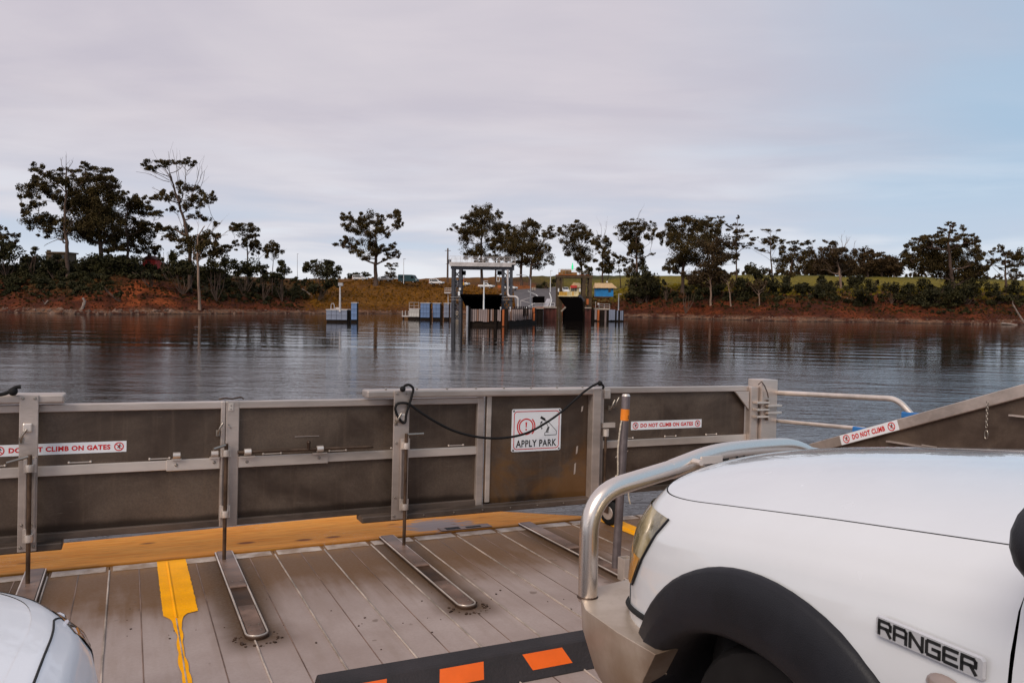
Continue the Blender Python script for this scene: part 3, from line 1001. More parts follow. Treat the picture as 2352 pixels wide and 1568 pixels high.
# low dark scrub knitting the banks together
cl = []
for i in range(620):
    left = random.random() < .52
    px = random.uniform(-80, 700) if left else random.uniform(1440, 2430)
    r = random.uniform(12, 46) if left else random.uniform(9, 32)
    if left and 250 < px < 420 and r < 27: continue
    if left and px > 560: r = random.uniform(9, 30)
    tt = float(np.interp(px, [q[0] for q in SHORE], _T)); y = shore_y(tt) + r
    s = random.uniform(.8, 2.3) if r > 16 else random.uniform(.5, 1.3)
    if not left and (random.random() < .5 or math.sin(px * .03) + math.sin(px * .071 + 2) < -.3): s *= .4
    if not left and r > 26: s *= .5
    cl.append(((tt * y, y, ground_z(tt * y, y) + s * .35), s * 1.3, s * 1.1, s * .75))
for i in range(330):
    left = random.random() < .5
    if left:
        px = random.uniform(-80, 700)
        if 318 < px < 366: continue
        r = random.uniform(30, 48); s = random.uniform(1.4, 3.0) * (1.0 if px < 520 else .6)
    else:
        px = random.uniform(1455, 2430); r = random.uniform(18, 36); s = random.uniform(1.2, 2.9)
        if math.sin(px * .021) + math.sin(px * .047 + 1) < .25: continue
    tt = float(np.interp(px, [q[0] for q in SHORE], _T)); y = shore_y(tt) + r
    cl.append(((tt * y, y, ground_z(tt * y, y) + s * .5), s * 1.1, s * 1.0, s * 1.0))
V, Q = leaf_cloud(cl, .30, 2.2)
me = fast_mesh('bank_scrub', V, Q, [m_bush], None, False)
o = bpy.data.objects.new('bank_scrub', me); COL.objects.link(o); o['kind'] = 'stuff'

# belt of trees far behind the field, read as one mass
cl = []
for i in range(300):
    px = random.choice([random.uniform(1640, 1850), random.uniform(1850, 2070), random.uniform(1850, 2070), random.uniform(2070, 2450), random.uniform(745, 905)])
    d0 = rayW(px, 690); y = random.uniform(345, 400); x = d0.x / d0.y * y
    hgt = random.uniform(5, 9.5) if 1850 < px < 2070 else random.uniform(2, 5)
    if px < 1000: hgt = random.uniform(1.2, 2.6)
    zb = ground_z(x, y, False)
    cl.append(((x, y, zb + hgt * .55), hgt * .45, hgt * .4, hgt * .55))
V, Q = leaf_cloud(cl, .55, 2.0)
me = fast_mesh('far_wood', V, Q, [m_gum2], None, False)
o = bpy.data.objects.new('far_wood', me); COL.objects.link(o); o['kind'] = 'stuff'

# shore stones
V, F4 = [], []
mbs = MB()
for i in range(900):
    px = random.uniform(-40, 2400)
    tt = float(np.interp(px, [q[0] for q in SHORE], _T))
    y = shore_y(tt) + random.uniform(-.3, 3.6)
    s = random.uniform(.12, .42) * (1.8 if 60 < px < 420 and random.random() < .4 else 1)
    z = ground_z(tt * y, y)
    rot = Matrix.Rotation(random.uniform(0, 3), 3, Vector((random.random(), random.random(), random.random() + .1)).normalized())
    P = [rot @ (Vector(q) * s * random.uniform(.7, 1.1)) + Vector((tt * y, y, z)) for q in ((1.2, 0, 0), (-1.2, 0, 0), (0, 1, 0), (0, -1, 0), (0, 0, .8), (0, 0, -.8))]
    mbs.add(P, [(0, 2, 4), (2, 1, 4), (1, 3, 4), (3, 0, 4), (2, 0, 5), (1, 2, 5), (3, 1, 5), (0, 3, 5)])
m_stone = mat('shore_stone', (.13, .075, .05), .9, var=.5, vscale=.3)
solo('shore_stones', None, None, mbs, m_stone, (0, 0, 0), kind='stuff', fix=False)

# driftwood
for (lab, pts, rad, dist) in [
    ('pale broken stump on the beach at the left', [(187, 712), (191, 704), (195, 692), (190, 684)], .35, 164),
    ('short root stub further left on the beach', [(108, 706), (104, 698), (110, 690)], .2, 170),
    ('pale fallen log sliding down the bank by the lumpy shrub', [(727, 692), (716, 680), (706, 671), (694, 664)], .28, 224),
    ('bare branch lying on the beach below the pale trunks', [(1660, 727), (1680, 725), (1697, 718)], .16, 212),
    ('forked dead branch hanging on the red bank', [(1898, 705), (1906, 692), (1920, 692), (1938, 688), (1948, 684)], .12, 212),
    ('long log along the waterline right of centre', [(1835, 735), (1860, 734), (1885, 733)], .2, 208),
    ('low log on the waterline near the right edge', [(2240, 743), (2262, 742), (2285, 741)], .22, 186),
    ('flat log at the right waterline', [(2300, 742), (2320, 744), (2336, 746)], .22, 180),
    ('leaning bleached pole at the right edge of the photo', [(2352, 740), (2340, 722), (2326, 698)], .22, 182)]:
    P = [wp(q[0], q[1], dist) for q in pts]
    mb = MB()
    mb.tube(P, [rad * (1 - .5 * i / len(P)) for i in range(len(P))], 7)
    for _ in range(2):
        i = random.randint(0, len(P) - 1)
        mb.tube([P[i], P[i] + Vector((random.uniform(-1, 1), random.uniform(-1, 1), random.uniform(.2, 1)))], [rad * .4, rad * .15], 5)
    solo('driftwood_log', lab, 'log', mb, m_dead, P[0], smooth=50, group='driftwood on the far shore')

# ================================================================== FAR TERMINAL
m_steel = mat('painted_steel', (.055, .055, .066), .55, .2, var=.35, vscale=.8)
m_light = mat('pale_steel', (.52, .47, .45), .6, var=.2, vscale=1)
m_white = mat('white_paint', (.74, .73, .72), .5, var=.1, vscale=1)
m_black = mat('dark_plate', (.0025, .002, .002), .9, spec=.0)
m_brown = mat('brown_steel', (.065, .036, .012), .7, var=.4, vscale=.8)
m_ochre = mat('ochre_steel', (.22, .11, .025), .7, var=.4, vscale=.8)
m_rust = mat('rusty_steel', (.075, .016, .010), .85, var=.45, vscale=.6)
m_orange = mat('rust_orange', (.42, .10, .02), .8, var=.4, vscale=.7)
m_fender = mat('grey_fender', (.36, .27, .25), .8, var=.45, vscale=.5, stretch=(3, 3, .35))
m_wet = mat('wet_timber', (.014, .008, .005), .7, var=.4, vscale=.6, spec=.15)
m_blue = mat('blue_fender', (.13, .20, .36), .6, var=.22, vscale=.5)
m_bluegrey = mat('blue_grey_fender', (.20, .22, .29), .6, var=.2, vscale=.5)
m_conc = mat('concrete', (.32, .26, .21), .9, var=.3, vscale=.8)
m_galv = mat('galvanised', (.42, .40, .41), .5, .4, var=.2, vscale=1)


def X(px, y): return wp(px, 690, y).x
def Z(px, py, y): return wp(px, py, y).z


def px_box(mb, x0, x1, y0, y1, d, depth):
    """box whose face towards the water spans photo columns x0..x1 and rows y0..y1 at distance d"""
    a, b = wp(x0, y1, d), wp(x1, y0, d)
    mb.span((a.x, d, a.z), (b.x, d + depth, b.z))


# ---- steel lifting gantry
D = 140.0
gl, gr = X(1036, D), X(1179, D)
ztop = Z(1105, 618, D)
th = Thing('lifting_gantry', 'grey steel portal gantry with lattice towers and pale walkway on top', 'gantry', ((gl + gr) / 2, D, -1))
for (a, b) in ((1036.5, 1043.5), (1053.5, 1060), (1151.5, 1158), (1169.5, 1177)):
    for dd in (0, 3.2):
        mb = MB(); mb.span((X(a, D), D + dd, -1.5), (X(b, D), D + dd + .5, ztop + .1)); th.part('leg', mb, m_steel)
for (a, b) in ((1043, 1054), (1158, 1170)):
    x0, x1 = X(a, D), X(b, D)
    z = 0.6
    k = 0
    while z < ztop - 1.2:
        mb = MB()
        p0, p1 = (x0, x1) if k % 2 else (x1, x0)
        mb.bar((p0, D + .25, z), (p1, D + .25, z + 1.05), .2, .2)
        mb.bar((p1, D + 3.4, z), (p0, D + 3.4, z + 1.05), .2, .2)
        mb.bar((x0 - .3, D + .25, z), (x1 + .3, D + .25, z), .16, .16)
        mb.bar((x0 - .3, D + .4, z), (x0 - .3, D + 3.3, z + 1.05), .12, .12)
        mb.bar((x1 + .3, D + 3.3, z), (x1 + .3, D + .4, z + 1.05), .12, .12)
        th.part('lattice_brace', mb, m_steel)
        z += 1.05; k += 1
mb = MB(); mb.span((gl - .1, D - .12, ztop), (gr + .1, D + .9, ztop + .85)); mb.span((gl - .1, D + 2.9, ztop), (gr + .1, D + 3.8, ztop + .85)); th.part('crossbeam', mb, m_steel)
mb = MB(); mb.span((gl - .35, D - .5, ztop + .86), (gr + .3, D + 4.1, ztop + 1.18)); mb.span((gl - .3, D - .52, ztop + .45), (gr - .4, D - .14, ztop + .84)); th.part('walkway', mb, m_light)
mb = MB()
for yy in (D - .45, D + 4.05):
    for zz in (1.7, 2.2):
        mb.bar((gl - .3, yy, ztop + zz), (gr + .25, yy, ztop + zz), .05, .05)
    for i in range(13):
        x = gl - .3 + (gr - gl + .55) * i / 12
        mb.bar((x, yy, ztop + 1.15), (x, yy, ztop + 2.2), .05, .05, (0, 1, 0))
th.part('handrail', mb, m_light)
for (a, b) in ((1058, 1069), (1142, 1156)):
    mb = MB(); px_box(mb, a, b, 621.5, 631, D + .3, 1.6); th.part('winch_housing', mb, m_black)
for (a, b, y0, y1) in ((1060.5, 1066, 632, 640), (1141, 1147, 632, 646)):
    mb = MB()
    for xx in (a, b):
        mb.bar(wp(xx, y0 - 2, D + 1), wp(xx, y1, D + 1), .1, .1, (0, 1, 0))
    mb.bar(wp(a, y1, D + 1), wp(b, y1, D + 1), .1, .1)
    th.part('hanger_frame', mb, m_white)
mb = MB()
P = [wp(1166.5, 619, D - .3), wp(1166.5, 640, D - .3), wp(1166.5, 672, D - .3), wp(1167.5, 678, D - .5), wp(1171, 681, D - .8), wp(1182, 681, D - 1.2), wp(1187, 682.5, D - 1.4), wp(1189.6, 686, D - 1.5), wp(1190, 692, D - 1.5), wp(1189.5, 710, D - 1.5)]
mb.tube(P, .19, 10); th.part('cable_duct', mb, m_light, smooth=60)
mb = MB()
for i in range(4):
    x = 1022 + i * 4.6
    mb.bar(wp(x, 672, D), wp(x, 661, D), .06, .06, (0, 1, 0))
for y in (661, 666):
    mb.bar(wp(1022, y, D), wp(1037, y, D), .05, .05)
mb.span(wp(1020.5, 673.5, D - .6), wp(1037, 671.5, D + 1.6)); mb.bar(wp(1029, 673, D), wp(1029.5, 700, D), .12, .12, (0, 1, 0))
th.part('side_platform', mb, m_light)
mb = MB()
for y in (682, 688):
    mb.bar(wp(1034, y, D - .4), wp(1058, y, D - .4), .05, .05); mb.bar(wp(1150, y, D - .4), wp(1178, y, D - .4), .05, .05)
th.part('lower_rail', mb, m_light)
for (x, y0, y1) in ((1054, 669, 679), (1150, 675, 681), (1056, 661, 666)):
    mb = MB(); px_box(mb, x - 2, x + 2.5, y0, y1, D - .5, .4); th.part('switch_box', mb, m_white)

# ---- raised ramp of the first berth
x0, x1 = X(1060, D - 6), X(1150, D - 6)
zt, zb = Z(1100, 675.5, D - 6), Z(1100, 712, D + 8)
th = Thing('loading_ramp', 'black raised loading ramp hanging between the grey gantry towers', 'ramp', ((x0 + x1) / 2, D, 0))
mb = MB()
mb.add([(x0 - .2, D - 6, zt), (x1 + .2, D - 6, zt), (x1 - .5, D + 22, 1.8), (x0 + .5, D + 22, 1.8), (x0 - .2, D - 6, zt - .35), (x1 + .2, D - 6, zt - .35), (x1 - .8, D + 6, .9), (x0 + 1.0, D + 6, .9), (x1 - .5, D + 22, .8), (x0 + .5, D + 22, .8)],
       [(0, 1, 2, 3), (4, 7, 6, 5), (0, 4, 5, 1), (7, 9, 8, 6), (0, 3, 9, 7, 4), (1, 5, 6, 8, 2), (3, 2, 8, 9)])
th.part('ramp_plate', mb, m_black)
for k in range(6):
    mb = MB(); f = (k + .5) / 6
    xa, xb = x0 + (x1 - x0) * f, x0 + 1 + (x1 - x0 - 1.8) * f
    mb.bar((xa, D - 5.9, zt - .5), (xb, D + 6, .75), .18, .35); th.part('stiffener', mb, m_black)

# ---- plank fender wall in front of the gantry
DF = 122.0
th = Thing('fender_wall', 'weathered grey plank fender wall standing in the water in front of the gantry', 'fender wall', (X(1150, DF), DF, 0))
plank = MB(); plank.span((-.5, 0, 0), (.5, .22, 1)); plank_me = plank.mesh('plank', m_fender)
plank2_me = plank.mesh('plank', m_bluegrey)
plank3_me = plank.mesh('plank', m_orange)
plank4_me = plank.mesh('plank', mat('dark_grey_fender', (.22, .16, .145), .8, var=.5, vscale=.5, stretch=(3, 3, .35)))
plank5_me = plank.mesh('plank', mat('rust_streaked_fender', (.30, .19, .15), .8, var=.2, vscale=.7, col2=(.28, .10, .035), stretch=(2, 2, .5)))


def planks(th, x0, x1, n, y0, y1a, y1b, d0, d1, me, gap=.24):
    for i in range(n):
        f = (i + .5) / n
        d = d0 + (d1 - d0) * f
        px = x0 + (x1 - x0) * f
        wdt = (x1 - x0) / n / FPX * d * (1 - gap)
        a = wp(px, y1a + (y1b - y1a) * f + random.uniform(-1, 1), d)
        zt_ = Z(px, y0 + random.uniform(-.5, .5), d)
        if me is plank_me: me_ = random.choice([plank_me, plank_me, plank_me, plank4_me, plank5_me])
        else: me_ = me
        th.inst('plank', me_, Vector((a.x, d - random.uniform(0, .07), a.z)) - th.org, scale=(wdt, 1, zt_ - a.z))


planks(th, 1080, 1123.5, 9, 710, 738, 738, DF, DF, plank_me)
planks(th, 1126.5, 1134, 2, 710, 737, 737, DF, DF, plank_me)
planks(th, 1142, 1150.5, 2, 711, 737, 737, DF, DF, plank_me)
planks(th, 1152.5, 1158.5, 1, 711, 748, 748, DF - .3, DF - .3, plank3_me)
planks(th, 1167, 1222, 13, 710, 737, 733, DF + 1, DF + 14, plank_me)
planks(th, 1222, 1229, 1, 706, 718, 718, DF + 14, DF + 14, plank3_me)
planks(th, 1223, 1229, 1, 719, 736, 736, DF + 14, DF + 14, plank3_me)
mb = MB(); mb.span((X(1075, DF), DF + .25, -1.5), (X(1165, DF), DF + 1.0, Z(1100, 711, DF)))
a, b = X(1165, DF), X(1229, DF + 15)
mb.bar((a, DF + 3.4, .75), (b, DF + 18.0, .75), .7, 4.0); th.part('backing_wall', mb, m_wet)
mb = MB()
for i in range(7):
    x = X(1181 + i * 5, DF + 8)
    mb.span((x, DF + 9, 1.5), (x + .22, DF + 9.4, Z(1200, 703.5, DF + 9)))
th.part('post_row', mb, m_wet)
mb = MB(); mb.span((X(1076, DF - .5), DF - .6, -1), (X(1080, DF - .5), DF + .2, Z(1078, 705, DF))); mb.span((X(1136, DF), DF - .2, -1), (X(1141, DF), DF + .24, Z(1138, 713, DF))); mb.span((X(1159, DF), DF - .25, -1), (X(1165, DF), DF + .24, Z(1160, 710, DF)))
th.part('dark_pile', mb, m_wet)
mb = MB(); mb.cyl((X(1073.5, DF - 1), DF - 1, -1), (X(1073.5, DF - 1), DF - 1, Z(1073, 702, DF)), .17, 10)
solo('mooring_pile', 'slim grey steel pile at the left end of the plank fender wall', 'pile', mb, m_galv, (X(1073.5, DF - 1), DF - 1, -1), smooth=60)


def lamp_post(label, px, ytop, ybot, d, style='plain', m=None, r=.07):
    foot, top = wp(px, ybot, d), wp(px, ytop, d)
    top.x = foot.x
    th = Thing('lamp_post', label, 'lamp post', foot, group='lamp posts and poles at the terminal')
    mb = MB(); mb.tube([foot - Vector((0, 0, .3)), foot.lerp(top, .5), top], [r * 1.3, r, r * .8], 8)
    if style == 'arm':
        mb.tube([top, top + Vector((-.25, 0, .5)), top + Vector((-.9, 0, .85)), top + Vector((-2.0, 0, .95))], r * .7, 6)
    th.part('post', mb, m or m_white, smooth=60)
    mb = MB()
    if style == 'arm':
        mb.box(top + Vector((-2.3, 0, .95)), (.9, .35, .16))
    elif style == 'box':
        mb.box(top + Vector((.1, 0, .15)), (.75, .5, .5))
    else:
        mb.box(top + Vector((.25, 0, .05)), (.7, .25, .12))
    th.part('lamp_head', mb, m_galv)


lamp_post('plain white pole rising from the plank wall before the ramp', 1111, 646, 710, DF + .6, 'plain', m_white, .11)
lamp_post('grey street lamp with curved arm right of the gantry', 1218, 643, 702, 150, 'arm', m_galv, .09)
lamp_post('thin white pole on a pale base beside the road', 1264, 622, 668, 235, 'plain', m_white, .1)
lamp_post('slim lamp post in front of the teal van', 927, 595, 649, 249, 'plain', m_white, .09)
lamp_post('short pale pole at the right end of the second fender', 1420.5, 676, 709, 164, 'plain', m_galv, .1)
lamp_post('faint thin pole far left behind the slope', 683, 583, 640, 330, 'plain', m_galv, .1)
lamp_post('pale beacon post with box lamp on the blue-grey dolphin', 781, 655, 712, 131, 'box', m_light, .15)
# floodlight on the wall top
for (lab, x) in (('small floodlight on top of the plank wall near its orange pile', 1150), ('small floodlight right of the orange pile on the plank wall', 1172)):
    a = wp(x, 709, DF + .5)
    mb = MB(); mb.cyl(a - Vector((0, 0, .4)), a + Vector((0, 0, .1)), .05, 6); mb.ball(a + Vector((0, 0, .15)), .12, 6)
    solo('floodlight', lab, 'floodlight', mb, m_white, a, smooth=60)

foot, top = wp(1028, 641, 262), wp(1028, 570, 262)
top.x = foot.x
th = Thing('power_pole', 'brown timber power pole with transformer left of the gantry', 'power pole', foot)
mb = MB(); mb.tube([foot - Vector((0, 0, 1)), top], [.34, .24], 8); th.part('pole', mb, m_bark, smooth=60)
mb = MB(); mb.bar(top + Vector((-1, 0, -.8)), top + Vector((1, 0, -.8)), .16, .16); th.part('crossarm', mb, m_bark)
mb = MB(); c = wp(1032.5, 601, 262); mb.span(c - Vector((.5, .4, .7)), c + Vector((.5, .4, .7))); th.part('transformer', mb, m_steel)
mb = MB(); c = wp(1024, 606, 262); mb.bar(c, c + Vector((1, 0, -.1)), .12, .12); th.part('bracket', mb, m_steel)

# ---- blue berthing dolphins
def fender_block(name, label, cat, x0, x1, y0, y1, d, depth, m, nx=4, nz=2, ybase=None, group=None):
    a, b = wp(x0, y1, d), wp(x1, y0, d)
    th = Thing(name, label, cat, ((a.x + b.x) / 2, d, a.z), group=group)
    wx_, hz = (b.x - a.x) / nx, (b.z - a.z) / nz
    pm = MB(); pm.box((0, .1, 0), (wx_ * .95, .2, hz * .96)); me = pm.mesh('panel', m)
    for i in range(nx):
        for k in range(nz):
            th.inst('panel', me, Vector((a.x + wx_ * (i + .5), d - random.uniform(0, .02), a.z + hz * (k + .5))) - th.org)
    mb = MB(); mb.span((a.x + .05, d + .19, -1.5), (b.x - .05, d + depth, b.z - .05)); th.part('frame', mb, m_wet)
    mb = MB(); mb.span((a.x - .05, d - .05, b.z), (b.x + .05, d + depth, b.z + .12)); th.part('cap_rail', mb, m_light)
    return th


DG = 'berthing dolphins'
m_pontoon = mat('stained_white_panel', (.50, .47, .44), .6, var=.25, vscale=.8)
th = fender_block('berthing_dolphin', 'low blue-grey dolphin block carrying the beacon post', 'dolphin', 749, 797, 712.5, 734, 131, 4, m_bluegrey, 4, 2, group=DG)
mb = MB()
P = [wp(760, 712, 131.6), wp(760.5, 699, 131.6), wp(762, 697, 131.6), wp(766, 697, 131.6), wp(767.5, 699, 131.6), wp(768, 712, 131.6)]
mb.tube(P, .06, 6); th.part('ladder_hoop', mb, m_light, smooth=60)
mb = MB(); px_box(mb, 770.5, 779, 706, 712, 132, .8); th.part('equipment_box', mb, m_light)
fender_block('berthing_dolphin', 'tall narrow blue panel standing right of the beacon dolphin', 'dolphin', 806.5, 819.5, 696, 734, 131, 1.6, m_blue, 2, 3, group=DG)
th = fender_block('berthing_dolphin', 'white panelled dolphin with a rail, left of the blue ones', 'dolphin', 939.5, 963, 710, 727.5, 154, 3, m_pontoon, 4, 1, group=DG)
mb = MB()
for x in (940, 951, 962):
    mb.bar(wp(x, 710, 154.3), wp(x, 694.5, 154.3), .06, .06, (0, 1, 0))
for y in (694.5, 702):
    mb.bar(wp(940, y, 154.3), wp(963, y, 154.3), .06, .06)
th.part('guard_rail', mb, m_light)
fender_block('berthing_dolphin', 'bright blue square dolphin next to the white panelled one', 'dolphin', 965.5, 987, 696.5, 729, 153, 3, m_blue, 3, 3, group=DG)
fender_block('berthing_dolphin', 'middle blue dolphin between two dark piles', 'dolphin', 993.5, 1011, 697, 729, 153, 3, m_blue, 2, 3, group=DG)
fender_block('berthing_dolphin', 'blue dolphin with a dark slot at the foot of the gantry', 'dolphin', 1019, 1031, 697, 729, 152, 3, m_bluegrey, 2, 3, group=DG)
fender_block('berthing_dolphin', 'blue dolphin strip right of the dark slot by the gantry leg', 'dolphin', 1034, 1044, 697, 729, 152, 3, m_bluegrey, 2, 3, group=DG)
for (lab, x, w_, y) in (('dark timber pile between the first two blue dolphins', 990, 4, 709), ('dark timber pile left of the slotted blue dolphin', 1015, 4.5, 700), ('dark pile between the beacon dolphin and its tall panel', 801.5, 4, 715)):
    d = 131.5 if x < 900 else 152.5
    mb = MB(); mb.cyl((X(x, d), d, -1.5), (X(x, d), d, Z(x, y, d)), w_ / 2 / FPX * d, 10)
    solo('timber_pile', lab, 'pile', mb, m_wet, (X(x, d), d, -1.5), smooth=60, group='dark timber piles')
a = wp(1051, 728, 150); b = wp(1058, 713, 150)
mb = MB(); mb.span((X(1045, 150), 150, -1.5), (X(1057.5, 150), 152.5, Z(1050, 714, 150)))
solo('concrete_block', 'stained concrete block in the water beneath the left gantry tower', 'concrete block', mb, m_conc, (X(1051, 150), 150, -1.5), bev=.05)
# small landing with rail
d = 155
th = Thing('landing_stage', 'small pale landing stage with stub posts left of the white dolphin', 'landing stage', wp(931, 727, d))
mb = MB(); px_box(mb, 923, 939.4, 725, 727.3, d, 2.0); th.part('deck', mb, m_light)
for x in (924, 931, 938):
    mb = MB(); px_box(mb, x - .8, x + .8, 713.5, 725, d + .2, .14); th.part('post', mb, m_light)
for x in (925, 937):
    mb = MB(); mb.span((X(x, d), d + .5, -1.5), (X(x + 2, d), d + 1, Z(x, 727, d))); th.part('pile', mb, m_wet)

# ---- concrete / sheet wall between the berths and the second berth
D2 = 163.0
for (lab, xa, xb, y0, m, dd) in (('dark recess wall at the inner corner between the two berths', 1229, 1248.5, 709, m_wet, 156), ('maroon rusty sheet wall left of the second berth', 1249, 1279, 707, m_rust, 158), ('maroon rusty sheet wall right of the black lowered ramp', 1344, 1358.5, 708, m_rust, 160)):
    th = Thing('sheet_wall', lab, 'wall', (X((xa + xb) / 2, dd), dd, 0), group='walls of the second berth')
    n = max(3, int((xb - xa) / 4))
    for i in range(n):
        mb = MB(); f0, f1 = xa + (xb - xa) * i / n, xa + (xb - xa) * (i + 1) / n
        mb.span((X(f0, dd) + .02, dd + (.18 if i % 2 else 0), -1.5), (X(f1, dd) - .02, dd + 1.2, Z(f0, y0, dd))); th.part('sheet_pile', mb, m)
    mb = MB(); mb.span((X(xa, dd), dd - .15, Z(xa, y0, dd)), (X(xb, dd), dd + 1.3, Z(xa, y0, dd) + .22)); th.part('capping_beam', mb, m_conc)
mb = MB(); d = 157.5; mb.cyl((X(1247, d), d, -1), (X(1247, d), d, Z(1247, 706, d)), .14, 8)
solo('mooring_pile', 'thin pale pile at the corner between dark and maroon walls', 'pile', mb, m_galv, (X(1247, d), d, -1), smooth=60)
# orange capped block on the corner
mb = MB(); px_box(mb, 1230, 1249, 705.5, 709, 157, 1.2)
solo('capping_block', 'orange-stained coping block above the dark recess wall', 'coping', mb, m_orange, wp(1240, 709, 157), bev=.03)

th = Thing('brown_gantry', 'dark brown portal gantry of the second berth topped by a green light mast', 'gantry', (X(1318, D2), D2, -1))
for (a, b) in ((1278.5, 1284), (1287, 1291.5), (1337, 1345), (1352, 1359)):
    for dd in (0, 3):
        mb = MB(); mb.span((X(a, D2), D2 + dd, -1.5), (X(b, D2), D2 + dd + .6, Z(1318, 632, D2))); th.part('leg', mb, m_brown)
mb = MB(); mb.span((X(1276.5, D2), D2 - .1, Z(1318, 638, D2)), (X(1361, D2), D2 + 3.8, Z(1318, 632, D2))); th.part('crossbeam', mb, m_brown)
mb = MB(); mb.span((X(1277, D2), D2 - .2, Z(1318, 631.9, D2)), (X(1352, D2), D2 + 3.9, Z(1318, 631, D2))); th.part('walkway', mb, m_orange)
mb = MB(); mb.span((X(1283, D2), D2 + .6, Z(1318, 630.9, D2)), (X(1325, D2), D2 + 3.2, Z(1318, 625, D2))); mb.span((X(1288, D2), D2 + .8, Z(1318, 624.8, D2)), (X(1312, D2), D2 + 3, Z(1318, 619, D2))); th.part('machinery_house', mb, m_ochre)
mb = MB()
for (xa, xb, y) in ((1283, 1325, 621.5), (1283, 1325, 617.5), (1326, 1350, 626), (1326, 1350, 622)):
    mb.bar(wp(xa, y, D2), wp(xb, y, D2), .05, .05)
for x in (1283, 1291, 1299, 1307, 1325, 1333, 1341, 1350):
    mb.bar(wp(x, 631, D2), wp(x, 617.5 if x < 1326 else 622, D2), .05, .05, (0, 1, 0))
th.part('handrail', mb, m_conc)
m_green = bpy.data.materials.new('green_lamp'); m_green.use_nodes = True
_t, _p = nodes_of(m_green); _p.inputs['Base Color'].default_value = (.02, .35, .15, 1); _p.inputs['Emission Color'].default_value = (.05, .9, .35, 1); _p.inputs['Emission Strength'].default_value = .7
mb = MB(); mb.cyl(wp(1315, 620, D2 + 1), wp(1315, 604, D2 + 1), .10, 6); th.part('light_mast', mb, m_green)
mb = MB(); px_box(mb, 1312.8, 1317.2, 610, 617, D2 + .9, .4); th.part('signal_lamp', mb, m_green)
mb = MB()
for (xa, ya, xb, yb) in ((1291, 640, 1284, 660), (1284, 640, 1291, 660), (1345, 642, 1352, 660), (1352, 660, 1345, 680), (1345, 680, 1352, 700), (1284, 662, 1291, 690)):
    mb.bar(wp(xa, ya, D2 + .2), wp(xb, yb, D2 + .2), .12, .12)
mb.bar(wp(1340, 681, D2 - .2), wp(1360, 681, D2 - .2), .07, .07)
mb.bar(wp(1294, 640, D2 + .3), wp(1294, 662, D2 + .3), .09, .09, (0, 1, 0))
th.part('lattice_brace', mb, m_brown)
x0, x1 = X(1291, 156), X(1338, 156)
th = Thing('loading_ramp', 'black lowered loading ramp dropping to the water under the brown gantry', 'ramp', ((x0 + x1) / 2, 160, 0))
zt = Z(1310, 680.5, D2)
mb = MB()
P = [wp(1284, 681.5, D2 - .5), wp(1333, 680.5, D2 - .5), wp(1339, 690, D2 - 2), wp(1338, 748, D2 - 6), wp(1294, 748, D2 - 6), wp(1295, 712, D2 - 4), wp(1300, 704, D2 - 3)]
B = [q + Vector((0, 3.2, 0)) for q in P]
n = len(P)
mb.add(P + B, [tuple(range(n)), tuple(range(2 * n - 1, n - 1, -1))] + [(i, n + i, n + (i + 1) % n, (i + 1) % n) for i in range(n)])
th.part('ramp_plate', mb, m_black)
mb = MB(); mb.bar(wp(1289, 715, D2 - 3.4), wp(1299, 705, D2 - 3.4), .35, .3); th.part('ramp_edge', mb, m_conc)
mb = MB(); mb.bar(wp(1330, 677, D2 - .7), wp(1341, 692, D2 - .7), .3, .6); th.part('side_plate', mb, m_steel)
# yellow barrier over the ramp
m_yel = mat('yellow_paint', (.62, .33, .05), .7, var=.25, vscale=1)
m_cream = mat('cream_paint', (.62, .50, .28), .7, var=.2, vscale=1)
th = Thing('ramp_barrier', 'yellow and cream slatted barrier above the black lowered ramp', 'barrier', wp(1307, 680, D2 - .2))
for i in range(12):
    mb = MB(); xa = 1284 + i * 3.8; px_box(mb, xa, xa + 3.4, 670, 679, D2 - .3, .12); th.part('slat', mb, m_yel if i < 5 or i in (8,) else m_cream)
mb = MB(); px_box(mb, 1281.5, 1330.5, 678.9, 680.6, D2 - .45, .4); th.part('sill', mb, m_cream)
for x in (1283, 1332):
    mb = MB(); px_box(mb, x - 1.6, x + 1.6, 662, 670, D2 - .2, .4); th.part('end_post', mb, m_white)

# right fender of the second berth
DR = 161.0
th = Thing('fender_wall', 'striped fender wall of grey and rusty planks at the right of the second berth', 'fender wall', (X(1398, DR), DR, 0))
planks(th, 1365, 1371, 1, 712, 735, 735, DR, DR, plank_me)
planks(th, 1371, 1377, 1, 711, 736, 736, DR - .2, DR - .2, plank3_me)
planks(th, 1388, 1393, 1, 713, 738, 738, DR, DR, plank_me)
planks(th, 1398.5, 1412.5, 4, 711, 735, 735, DR - .3, DR - .3, plank2_me, .06)
planks(th, 1416, 1420, 1, 713, 735, 735, DR, DR, plank2_me)
planks(th, 1424, 1431.5, 2, 713, 735.5, 735.5, DR, DR, plank2_me)
mb = MB(); mb.span((X(1359, DR), DR + .25, -1.5), (X(1434, DR), DR + 1.2, Z(1398, 712.5, DR))); th.part('backing_wall', mb, m_wet)
mb = MB(); mb.span((X(1359.5, DR), DR - .2, -1.5), (X(1364, DR), DR + .24, Z(1362, 708, DR))); th.part('dark_pile', mb, m_wet)
th = Thing('access_platform', 'railed access platform behind the striped right fender', 'platform', wp(1384, 710, DR + 2))
mb = MB(); px_box(mb, 1366, 1401, 708, 711, DR + 1.3, 3); th.part('deck', mb, m_conc)
mb = MB()
for y in (697.5, 702.5):
    mb.bar(wp(1374, y, DR + 1.5), wp(1401, y + 1, DR + 1.5), .06, .06)
for x in (1368, 1376, 1388, 1400.5):
    mb.bar(wp(x, 709, DR + 1.5), wp(x, 697 if x > 1370 else 692, DR + 1.5), .06, .06, (0, 1, 0))
th.part('guard_rail', mb, m_light)
